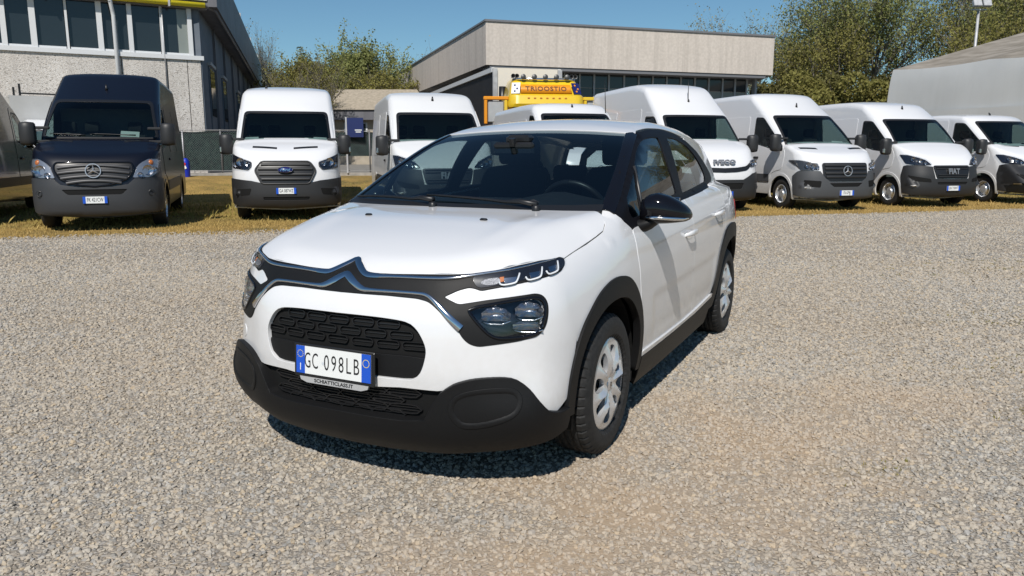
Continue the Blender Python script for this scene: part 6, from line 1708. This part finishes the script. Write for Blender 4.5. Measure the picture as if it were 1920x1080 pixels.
    if e:
        q, nn = lay(F, 'nose', np.array([(0, e[1])]))
        Mx = face_matrix(q[0] + nn[0] * (.042 if 'slats' in spec else .012), nn[0] * [1, 0, .5])
        if e[0] == 'star': obj('emblem', star_me, van, Mx @ Matrix.Diagonal((e[2], e[2], e[2], 1)))
        elif e[0] == 'oval':
            o = obj('emblem', soft(MB().lathe([(.5, 0), (.5, .02), (.44, .035), (.0001, .04)], 32, 'Z').me('emblem', M['blue_oval']), 40), van, Mx @ Matrix.Diagonal((e[2], e[2] * .42, 1, 1)))
            g = MB(); g.tube([(.5 * math.cos(2 * math.pi * k / 32), .5 * math.sin(2 * math.pi * k / 32), .022) for k in range(33)], .022, 6, False); g.build('emblem_rim', M['chrome'], o, True)
            t_ = text_me('emblem_script', 'Ford', M['chrome'], .46, .72, .004, bold=.008); t_.transform(Matrix.Shear('XY', 4, (.25, 0)) if False else Matrix(((1, .3, 0, 0), (0, 1.6, 0, 0), (0, 0, 1, 0), (0, 0, 0, 1)))); obj('emblem_script', t_, o, Matrix.Translation((0, 0, .04)))
        elif e[0] == 'ring':
            g = MB(); g.tube([(math.cos(2 * math.pi * k / 32), math.sin(2 * math.pi * k / 32), .06) for k in range(33)], .09, 6, False)
            for V_ in ([(-.62, .72), (-.18, -.02), (0, .30), (.18, -.02), (.62, .72)], [(-.86, .30), (-.40, -.78), (0, -.05), (.40, -.78), (.86, .30)]): g.tube([(x, y, .06) for x, y in V_], .085, 6)
            obj('emblem', g.me('emblem', M['chrome'], True), van, Mx @ Matrix.Diagonal((e[2], e[2], e[2], 1)))
        else:
            obj('lettering', text_me('lettering', e[0], e[3] if len(e) > 3 else M['letter_silver'], e[2], 1.25 if e[0] == 'IVECO' else .8, .012, bold=.008, spacing=1.12), van, Mx)
    # mirrors
    mx, my, mz = spec.get('mirror', (.02, 1.17, 1.50))
    for s in (1, -1):
        V, Fq = body_blob([((my - .12) * s, mx - .02, mz, .045, .165), ((my - .10) * s, mx, mz, .075, .19), (my * s, mx + .02, mz, .085, .20), ((my + .10) * s, mx, mz, .075, .185), ((my + .12) * s, mx - .02, mz, .045, .16)], 18, 3.2)
        me = mesh('door_mirror', V, Fq, M['bumper_dark']); bm_fix(me); soft(me, 55); mo = obj('door_mirror', me, van)
        for dz in (.10, -.13): MB().bbox((mx - .04, s * (my - .2), mz + dz), (.07, .26, .05), .012).build('mirror_arm', M['bumper_dark'], mo)
        obj('mirror_glass', MB().box((mx - .088, s * my, mz), (.004, .17, .31)).me('mirror_glass', M['mirror']), mo)
        if spec.get('mirror_lamp'): obj('mirror_indicator', soft(MB().bbox((mx + .055, s * (my + .10), mz - .10), (.06, .05, .11), .012).me('mirror_indicator', M['reflector']), 40), mo)
    # wheels
    for wx in wheels:
        for s in (1, -1):
            w = obj('wheel', None, van); w.location = (wx, spec.get('track', .86) * s, .345); w.rotation_euler = (0, R(17 * (1 + wx)), math.pi if s < 0 else 0)
            obj('tyre', van_tyre_me, w); obj('rim', van_rim_me, w)
            for k in range(12): obj('rim_hole', rim_hole_me, w, Matrix.Translation((.153 * math.cos(math.pi * k / 6), -.005, .153 * math.sin(math.pi * k / 6))))
    # cabin
    g = MB(); g.box((-1.46, 0, 1.35), (.03, 1.70, 1.5)); g.build('bulkhead', M['bulkhead'], van)
    g = MB(); g.box((-.6, 0, .62), (1.9, 1.75, .05)); g.box((-1.9 + .3, 0, .42), (6.0 - 1.2, 1.3, .2)); g.build('floor', M['void'], van)
    V, Fq = body_blob([(-.80, -.20, 1.12, .22, .18), (-.3, -.08, 1.15, .26, .19), (.2, -.08, 1.16, .26, .20), (.55, -.12, 1.18, .26, .22), (.80, -.20, 1.12, .22, .18)], 14, 3)
    me = mesh('dashboard', V, Fq, M['dash']); bm_fix(me); soft(me, 50); obj('dashboard', me, van)
    n_ = 28; c_ = Vector((-.33, .42, 1.36)); ax2 = Matrix.Rotation(R(-50), 3, 'Y')
    g = MB(); g.tube([c_ + ax2 @ Vector((.19 * math.cos(2 * math.pi * k / n_), .19 * math.sin(2 * math.pi * k / n_), 0)) for k in range(n_ + 1)], .017, 7, False)
    g.bbox(tuple(c_), (.06, .16, .12), .02, ax2); g.tube([c_, c_ + Vector((.3, 0, -.2))], .035, 8); g.build('steering_wheel', M['plastic_dark'], van, True)
    for y in (.44, -.28, -.66):
        g = MB(); V, Fq = body_blob([(y - .20, -1.02, 1.22, .06, .34), (y - .17, -1.0, 1.23, .09, .38), (y + .17, -1.0, 1.23, .09, .38), (y + .20, -1.02, 1.22, .06, .34)], 12, 3.4); g.add(V, Fq)
        V, Fq = body_blob([(y - .12, -1.08, 1.74, .035, .08), (y - .10, -1.07, 1.745, .05, .10), (y + .10, -1.07, 1.745, .05, .10), (y + .12, -1.08, 1.74, .035, .08)], 12, 3); g.add(V, Fq)
        g.bbox((-.75, y, .86), (.5, .42, .14), .04)
        me = g.me('seat', M['cloth']); bm_fix(me); soft(me, 50); obj('seat', me, van)
    if spec.get('paper'):
        py, px = spec['paper']; zb_ = wsi[:, 1].min() + .075
        q, nn = lay(F.cab, 'nose', np.array([(py, zb_)]))
        obj('paper_note', MB().box((0, 0, 0), (.30, .15, .003)).me('paper_note', M['paper']), van, face_matrix(q[0] - nn[0] * .035, nn[0]) @ Matrix.Rotation(R(-4), 4, 'Z'))
    # wipers and roof aerial
    for y0, y1 in ((.55, -.18), (-.25, -.80)):
        zb = ws[:, 1].min()
        pts = nose3(F.cab, [(y0 + (y1 - y0) * t, zb + .055 + .025 * t) for t in np.linspace(0, 1, 8)])
        MB().tube([tuple(p + np.array([.015, 0, .012])) for p in pts], [.014, .012, .01, .008, .008, .008, .007, .006], 6).build('wiper', M['plastic_dark'], van, True)
    ay, az, ah = spec.get('aerial', (0, 2.34, .07))
    q, nn = lay(F, 'nose', np.array([(ay, az)]))
    g = MB(); g.tube([q[0] - nn[0] * .01, q[0] + nn[0] * .03 + np.array([-.02, 0, .01]), q[0] + nn[0] * ah + np.array([-.05, 0, ah * .35])], [.030, .022, .012], 8)
    g.build('roof_aerial', M['plastic_dark'], van, True)
    return van, F

def whip(van, F, y, z, h, lean=-.12):
    q, nn = lay(F, 'nose', np.array([(y, z)]))
    MB().tube([q[0], q[0] + np.array([lean * h, 0, h])], [.012, .005], 6).build('whip_aerial', M['plastic_dark'], van, True)

DOOR_S = [(-1.33, .62), (-.44, .62), (-.40, .80), (-.24, .86), (.02, .90), (.10, 1.28), (-.10, 1.50), (-.62, 2.07), (-.80, 2.19), (-1.33, 2.21)]
WIN_S = [(-1.26, 2.12), (-.76, 2.10), (-.56, 1.98), (-.02, 1.40), (-.02, 1.30), (-.40, 1.34), (-.70, 1.40), (-1.25, 1.50)]
DOOR_D = [(-1.22, .62), (-.44, .62), (-.40, .80), (-.22, .88), (.08, .92), (.16, 1.22), (0, 1.48), (-.55, 2.06), (-.70, 2.15), (-1.22, 2.17)]
WIN_D = [(-1.14, 2.07), (-.68, 2.05), (-.52, 1.94), (-.02, 1.48), (.07, 1.27), (-.20, 1.29), (-.60, 1.33), (-1.04, 1.42), (-1.14, 1.55)]

spr_old = dict(ws=[(.79, 2.22), (.915, 1.55), (.85, 1.52)], win=WIN_S, door=DOOR_S, bumper_top=[(0, .715), (.25, .725), (.5, .765), (.60, .86), (.80, .865), (.93, .87)], bumper_end=(.44, .84), bumper_mat=M['bumper_slate'],
    opening=[(.49, .69), (.40, .60)], fogs=[(.82, .62)], plate_z=.52, plate=('FK', '421CW'), grille=[(.565, 1.115), (.585, 1.01), (.50, .855), (.25, .76), (.02, .735)], slats=[1.07, .985, .90, .825], slat_w=.046, slat_v=1.3, slat_mat=M['slat_silver'], grille_rim=M['gloss_black'],
    lamp=[(.57, .872), (.64, 1.05), (.70, 1.11), (.80, 1.17), (.94, 1.165), (.915, .95), (.81, .875)], lamp_mat=M['lamp_bowl'], bulbs=[(.79, .99, .085), (.88, 1.0, .05), (.68, .915, .045)], amber=(.84, 1.12),
    emblem=('star', .98, .12), aerial=(0, 2.43, .08), paper=(.45, .26), mirror=(.06, 1.09, 1.60), slots=[(.40, .86, 1.475)])
tra = dict(ws=[(.81, 2.10), (.87, 1.46), (.80, 1.435)], win=[(-1.2, 2.06), (-.62, 2.04), (.02, 1.46), (.05, 1.34), (-.5, 1.36), (-1.2, 1.48)], door=[(-1.28, .62), (-.44, .62), (-.40, .80), (-.20, .88), (.06, .92), (.14, 1.3), (-.5, 2.03), (-.66, 2.15), (-1.28, 2.17)],
    bumper_top=[(0, .70), (.42, .715), (.62, .76), (.85, .785), (.965, .80)], bumper_end=(.43, .80), bumper_mat=M['bumper_dark'], opening=[(.43, .465), (.41, .40)], plate_z=.575, plate=('GA', '087WZ'),
    grille=[(.44, 1.11), (.555, .95), (.43, .705)], slats=[1.055, .975, .875, .79], slat_w=.05, grille_rim=M['bumper_dark'], lamp=[(.965, 1.265), (.60, 1.10), (.61, 1.02), (.67, .955), (.96, 1.0)], bulbs=[(.80, 1.10, .075), (.69, 1.07, .045), (.90, 1.05, .045)],
    emblem=('oval', .95, .27), slots=[(.155, .60, 1.362)], slot_rise=.025, mirror=(.10, 1.12, 1.44), mirror_lamp=True, aerial=(-.42, 2.62, .05), paper=(.50, .36), wb=-3.3, strip=True, ducts=[[(.62, .62), (.90, .60), (.88, .48), (.66, .50)]], panels=((-2.85, -1.45, 1.20, 2.12), (-4.45, -2.98, 1.20, 2.12)))
spr_new = dict(ws=[(.79, 2.14), (.90, 1.44), (.84, 1.41)], win=WIN_S, door=DOOR_S, bumper_top=[(0, .645), (.40, .645), (.52, .72), (.62, .875), (.93, .89), (.965, .86)], bumper_end=(.44, .76), bumper_mat=M['bumper_grey'], opening=[(.43, .615), (.32, .53)], plate_z=.40, plate=('FX', '679JJ'),
    grille=[(.575, 1.05), (.56, .74), (.42, .655)], slats=[1.0, .925, .83, .75], slat_w=.055, lamp=[(.985, 1.11), (.93, 1.105), (.66, 1.035), (.64, .90), (.93, .895), (.97, .99)], lamp_mat=M['slat_silver'], bulbs=[(.84, 1.0, .06), (.75, .97, .06), (.68, .955, .04)],
    emblem=('star', .87, .115), aerial=(0, 2.36, .08), paper=(.52, .20), mirror=(-.05, 1.14, 1.50), slots=[(.42, .80, 1.365)], ducts=[[(.60, .66), (.90, .68), (.92, .55), (.62, .52)]])
duc = dict(ws=[(.80, 2.09), (.86, 1.50), (.79, 1.36)], win=WIN_D, door=DOOR_D, bumper_top=[(0, .665), (.46, .675), (.51, .95), (.75, .975), (.95, .985), (.985, .96)], bumper_end=(.43, .76), bumper_mat=M['bumper_dark'], plate_z=.455, plate=('GN', '710WT'), handle=(-1.0, 1.12),
    grille=[(.50, .975), (.43, .68)], slats=[.94, .90, .76, .72], slat_w=.02, lamp=[(.985, 1.225), (.90, 1.215), (.75, 1.155), (.62, 1.095), (.52, .99), (.78, .975), (.96, 1.02)], bulbs=[(.86, 1.11, .055), (.76, 1.07, .05), (.67, 1.03, .04)],
    emblem=('FIAT', .83, .17), aerial=(0, 2.36, .07), paper=(.50, .22), mirror=(.04, 1.17, 1.42), mirror_lamp=True, ducts=[[(.95, .75), (.57, .67), (.55, .59), (.90, .62)]], wb=-3.45, panels=((-2.75, -1.35, 1.22, 2.14), (-4.5, -2.9, 1.22, 2.14)), opening=[(.42, .60), (.40, .54)])
cra = dict(spr_new, emblem=('ring', .90, .10), plate=('FZ', '316VK'), grille=[(.60, .98), (.60, .84), (.50, .80)], slats=[.94, .86], lamp_mat=M['lamp_black'], aerial=(0, 2.30, .05), panels=((-2.95, -1.50, 1.30, 2.05), (-4.55, -3.05, 1.30, 2.05)))
dai = dict(ws=[(.80, 2.12), (.88, 1.50), (.82, 1.46)], win=WIN_S, door=DOOR_S, bumper_top=[(0, .70), (.45, .70), (.58, .76), (.72, .83), (.93, .86)], bumper_end=(.44, .80), bumper_mat=M['bumper_dark'], opening=[(.46, .63), (.40, .50)], plate_z=.40, plate=('FW', '458ZR'),
    grille=[(.30, .955), (.60, .985), (.66, 1.06), (.60, .93), (.30, .87)], slats=[], lamp=[(.95, 1.12), (.72, 1.11), (.60, 1.0), (.70, .96), (.93, 1.0)], bulbs=[(.82, 1.05, .05), (.72, 1.04, .04)], emblem=('IVECO', 1.05, .135), aerial=(0, 2.45, .05), paper=(.45, .12), mirror=(.0, 1.20, 1.48),
    panels=((-2.95, -1.50, 1.30, 2.3), (-4.55, -3.05, 1.30, 2.3)))
dai['grille'] = [(0, .945), (.30, .955), (.55, .985), (.68, 1.07), (.66, .98), (.56, .90), (.30, .865), (0, .855)]
GV = 'vans parked in a row along the grass'
WHITE_ROW = [
 ('transit', tra, M['van_white'], 'white van with dark six-sided grille and blue oval badge, facing straight out of the row', (-4.47, 15.49), -76.5),
 ('ducato', dict(duc, plate=('FT', '902RS')), M['van_white_dull'], 'white high-roof van with wide black mirrors half hidden behind the hatchback windscreen', (-1.45, 15.8), -75.5),
 ('crafter', cra, M['van_white'], 'white low van right behind the hatchback roof, only its roof and screen top showing', (1.6, 17.1), -75.5),
 ('daily', dai, M['van_white'], 'tall white van with chrome bonnet lettering and wide dark lower bumper behind the hatchback tail', (4.35, 17.6), -75.5),
 ('sprinter_new', spr_new, M['van_white'], 'white van with grey bumper and chrome star on a black slatted grille', (7.14, 18.1), -75),
 ('ducato', duc, M['van_white'], 'white high-roof van with black bumper, second from the right end of the row', (10.12, 19.08), -76.5),
 ('ducato_low', dict(duc, plate=('GH', '385MT'), aerial=(0, 2.27, .05)), M['van_white'], 'white low-roof van with black bumper at the right end of the row', (13.2, 20.4), -75.5),
 ('sprinter_old', spr_old, M['van_blue'], 'midnight blue high-roof van with grey bumper and chrome star on a silver slatted grille', (-7.17, 13.63), -71),
 ('sprinter_old', dict(spr_old, plate=('EZ', '560KB')), M['van_grey'], 'dark glossy van cut off by the left edge, seen along its flank', (-11.75, 17.4), 107),
]
for kind, spec, paint, lab, loc, yaw in WHITE_ROW:
    v_, f_ = make_van(kind, spec, paint, lab, GV, loc, R(yaw))
    if kind == 'crafter': whip(v_, f_, .80, 2.18, .75)
    if kind == 'daily': whip(v_, f_, .02, 2.50, .45, -.02)
# ------------------------------------------------------------------ lorries behind the row
M['truck_yellow'] = dusty(mat('truck_yellow', (.72, .48, .01), .3, coat=.7), (.72, .48, .01), (.4, .33, .15), 0, 4, .25, 8)
M['truck_orange'] = mat('truck_orange', (.70, .26, .01), .4)
tk = empty('yellow_lorry', (.98, 26.2, 0), R(-82), 'yellow lorry cab with a row of roof lamps behind the low white van', 'lorry')
def rring(x0, x1, w, r, z, n=6):
    P = rounded([(x1, -w), (x1, w), (x0, w), (x0, -w)], r, n); return [(x, y, z) for x, y in P]
def loft(rings):
    n = len(rings[0]); V = [p for q in rings for p in q]
    F_ = [(i * n + k, i * n + (k + 1) % n, (i + 1) * n + (k + 1) % n, (i + 1) * n + k) for i in range(len(rings) - 1) for k in range(n)] + [tuple(range(n - 1, -1, -1)), tuple((len(rings) - 1) * n + k for k in range(n))]
    return V, F_
V, Fq = loft([rring(-1.1, 1.0, 1.22, .2, .5), rring(-1.1, 1.12, 1.25, .2, 1.2), rring(-1.1, 1.10, 1.25, .2, 1.7), rring(-1.1, .95, 1.23, .2, 2.6), rring(-1.1, .92, 1.21, .2, 2.72)])
me = mesh('cab', V, Fq, M['truck_yellow']); bm_fix(me); soft(me, 40); obj('cab', me, tk)
V, Fq = loft([rring(-1.1, 1.05, 1.24, .28, 2.70), rring(-1.1, 1.10, 1.25, .3, 2.80), rring(-1.1, 1.02, 1.23, .3, 3.06), rring(-1.1, .88, 1.18, .28, 3.12), rring(-1.1, .66, 1.10, .28, 3.46), rring(-1.1, .50, 1.03, .25, 3.62), rring(-1.0, .25, .96, .2, 3.68)])
me = mesh('roof_pod', V, Fq, M['truck_yellow']); bm_fix(me); soft(me, 40); pod = obj('roof_pod', me, tk)
V, Fq = loft([rring(.80, .918, .84, .02, 3.14), rring(.62, .74, .80, .02, 3.42)])
V = [(x, y, z) for x, y, z in V]; me = mesh('name_panel', V, Fq, M['truck_orange']); bm_fix(me); npn = obj('name_panel', me, tk)
tx = text_me('lettering', 'TRIOOSTIO', mat('letter_brown', (.10, .03, .005), .6), .23, 1.02, .006, bold=.004, spacing=1.12)
obj('lettering', tx, npn, face_matrix((.838, 0, 3.28), (1, 0, .62)))
MB().box((.40, 0, 2.25), (1.12, 2.1, .68), Matrix.Rotation(R(-3), 3, 'Y')).build('windscreen', M['bld_glass'], tk)
MB().box((.86, 0, 2.66), (.40, 2.2, .05)).build('sun_visor', M['plastic_dark'], tk)
for s in (1, -1):
    Mx = face_matrix((.83, s * .98, 3.29), (.9, s * .40, .45))
    p = MB().prism([(-.13, -.19), (.15, -.19), (.13, .19), (-.15, .19)], .02)
    lpn = obj('corner_lamp', p.me('corner_lamp', M['plate_white'] if s < 0 else M['board_blue'] if 'board_blue' in M else M['blue_oval']), tk, Mx)
    for k, (a, b) in enumerate(((-.04, .10), (.05, -.02), (-.02, -.11))):
        obj('lamp_print', MB().lathe([(.035, 0), (.03, .012), (.0001, .014)], 8, 'Z', (a, b, .02)).me('lamp_print', M['blue_oval'] if s < 0 else M['truck_orange']), lpn)
bar = MB().tube([(.45, -1.0, 3.60), (.62, -.80, 3.60), (.66, 0, 3.60), (.62, .80, 3.60), (.45, 1.0, 3.60)], .035, 8).build('lamp_bar', M['chrome'], tk, True)
lamp_m = soft(MB().lathe([(.0001, -.08), (.055, -.07), (.080, -.02), (.085, .02), (.075, .028), (.0001, .032)], 18, 'Z').me('roof_lamp', M['steel']), 40)
for y in (-.72, -.36, 0, .36, .72): obj('roof_lamp', lamp_m, tk, face_matrix((.68, y, 3.665), (1, 0, .1)))
horn = soft(MB().lathe([(.02, -.35), (.025, -.1), (.075, 0), (.06, -.005), (.0001, -.12)], 14, 'Z').me('air_horn', M['steel']), 40)
for y in (-1.02, -.90, .90, 1.02): obj('air_horn', horn, tk, face_matrix((.52, y, 3.70), (1, 0, .05)))
for k in range(7): obj('roof_light', MB().box((1.055, -.6 + .2 * k, 2.98), (.03, .07, .03)).me('roof_light', M['amber']), pod)
for s in (1, -1):
    g = MB(); g.bbox((.78, s * 1.62, 2.98), (.16, .80, .11), .02); ma = g.build('mirror_arm', M['truck_yellow'] if s > 0 else M['truck_orange'], tk)
    for y in (1.30, 1.95): MB().bbox((.78, s * y, 2.55), (.14, .10, .76), .02).build('mirror_frame', M['truck_yellow'] if y < 1.5 else M['truck_orange'], tk)
    MB().bbox((.74, s * 1.62, 2.56), (.10, .50, .66), .02).build('mirror', M['alu_grey'], tk)
    MB().tube([(-1.15, s * 1.18, 2.5), (-1.15, s * 1.16, 3.5)], .12, 8).build('air_intake', M['plastic_dark'], tk, True)
for x in (.0, -3.4):
    for s in (1, -1):
        w = obj('wheel', van_tyre_me if 'van_tyre_me' in globals() else MB().lathe([(.26, -.14), (.48, -.14), (.5, -.1), (.5, .1), (.48, .14), (.26, .14)], 32, 'Y').me('wheel', M['rubber']), tk); w.location = (x, s * 1.05, .5)
MB().box((-3.0, 0, .95), (4.2, .9, .25)).build('chassis', M['plastic_dark'], tk)
MB().bbox((1.12, 0, .75), (.2, 2.4, .5), .04).build('front_bumper', M['truck_yellow'], tk)

# curtain-sided trailer standing left of the yellow cab
ct = empty('curtain_trailer', (.55, 28.2, 0), R(-74 - 0), 'box trailer with a white front and a black curtain side under the hall roof edge', 'trailer')
M['curtain'] = grain(mat('black_curtain', (.012, .012, .014), .6), 2, (.009, .009, .011), (.017, .017, .02))
MB().box((-.06, 0, 2.55), (.12, 2.5, 3.3)).build('front_wall', mat('cream_wall', (.66, .62, .55), .6), ct)
MB().box((-6.85, -1.2, 2.5), (13.4, .05, 3.1)).build('curtain', M['curtain'], ct); MB().box((-6.85, 1.2, 2.5), (13.4, .05, 3.1)).build('curtain', M['curtain'], ct)
for s in (1, -1): MB().box((-6.85, s * 1.24, 4.14), (13.5, .10, .16)).build('top_rail', M['alu'], ct)
for s in (1, -1): MB().box((.02, s * 1.2, 2.5), (.10, .16, 3.35)).build('corner_post', M['zinc'], ct)
MB().box((-6.8, 0, 4.18), (13.3, 2.4, .05)).build('roof', M['curtain'], ct); MB().box((-6.8, 0, .85), (13.5, 2.4, .12)).build('floor', M['plastic_dark'], ct)
for x in (-9.0, -10.3, -11.6):
    for s in (1, -1): obj('wheel', MB().lathe([(.26, -.16), (.46, -.16), (.48, -.1), (.48, .1), (.46, .16), (.26, .16)], 28, 'Y', (0, 0, 0)).me('wheel', M['rubber'], True), ct, Matrix.Translation((x, s * 1.02, .48)))
MB().box((-2.5, 0, .45), (.15, 1.6, .9)).build('landing_legs', M['plastic_dark'], ct)

# white box lorry behind the cut-off dark van
wb_ = empty('box_lorry', (-13.3, 23.0, 0), R(-52), 'pale box lorry with a ladder rack behind the dark van at the left edge', 'lorry')
M['box_grey'] = grain(mat('box_panel', (.46, .46, .45), .5), 1.5, (.42, .42, .41), (.50, .50, .49))
for k in range(4):
    MB().box((-1.0 - 1.1 * k, -1.1, 1.75), (1.085, .04, 2.2)).build('box_panel', M['box_grey'], wb_); MB().box((-1.0 - 1.1 * k, 1.1, 1.75), (1.085, .04, 2.2)).build('box_panel', M['box_grey'], wb_)
MB().box((-.43, 0, 1.75), (.04, 2.2, 2.2)).build('front_panel', M['box_grey'], wb_); MB().box((-2.65, 0, 2.87), (4.45, 2.24, .05)).build('roof', M['box_grey'], wb_); MB().box((-2.65, 0, .55), (4.4, 2.1, .16)).build('chassis', M['plastic_dark'], wb_)
V, Fq = loft([rring(-.35, 1.5, .95, .12, .45), rring(-.35, 1.55, .98, .15, 1.1), rring(-.35, 1.1, .95, .15, 1.5), rring(-.35, .5, .85, .12, 2.15), rring(-.35, .35, .8, .1, 2.2)])
me = mesh('cab', V, Fq, M['van_white'] if 'van_white' in M else M['white']); bm_fix(me); soft(me, 40); obj('cab', me, wb_)
for x in (-.7, -2.2, -3.9):
    for s in (-.8, .8): MB().tube([(x, s, 2.88), (x, s, 3.25)], .03, 6).build('rack_post', M['plastic_dark'], wb_)
    MB().tube([(x, -.8, 2.98), (x, .8, 2.98)], .025, 6).build('rack_bar', M['plastic_dark'], wb_)
for x in (.6, -3.6):
    for s in (1, -1): obj('wheel', MB().lathe([(.18, -.1), (.33, -.1), (.35, -.06), (.35, .06), (.33, .1), (.18, .1)], 26, 'Y').me('wheel', M['rubber'], True), wb_, Matrix.Translation((x, s * .9, .35)))
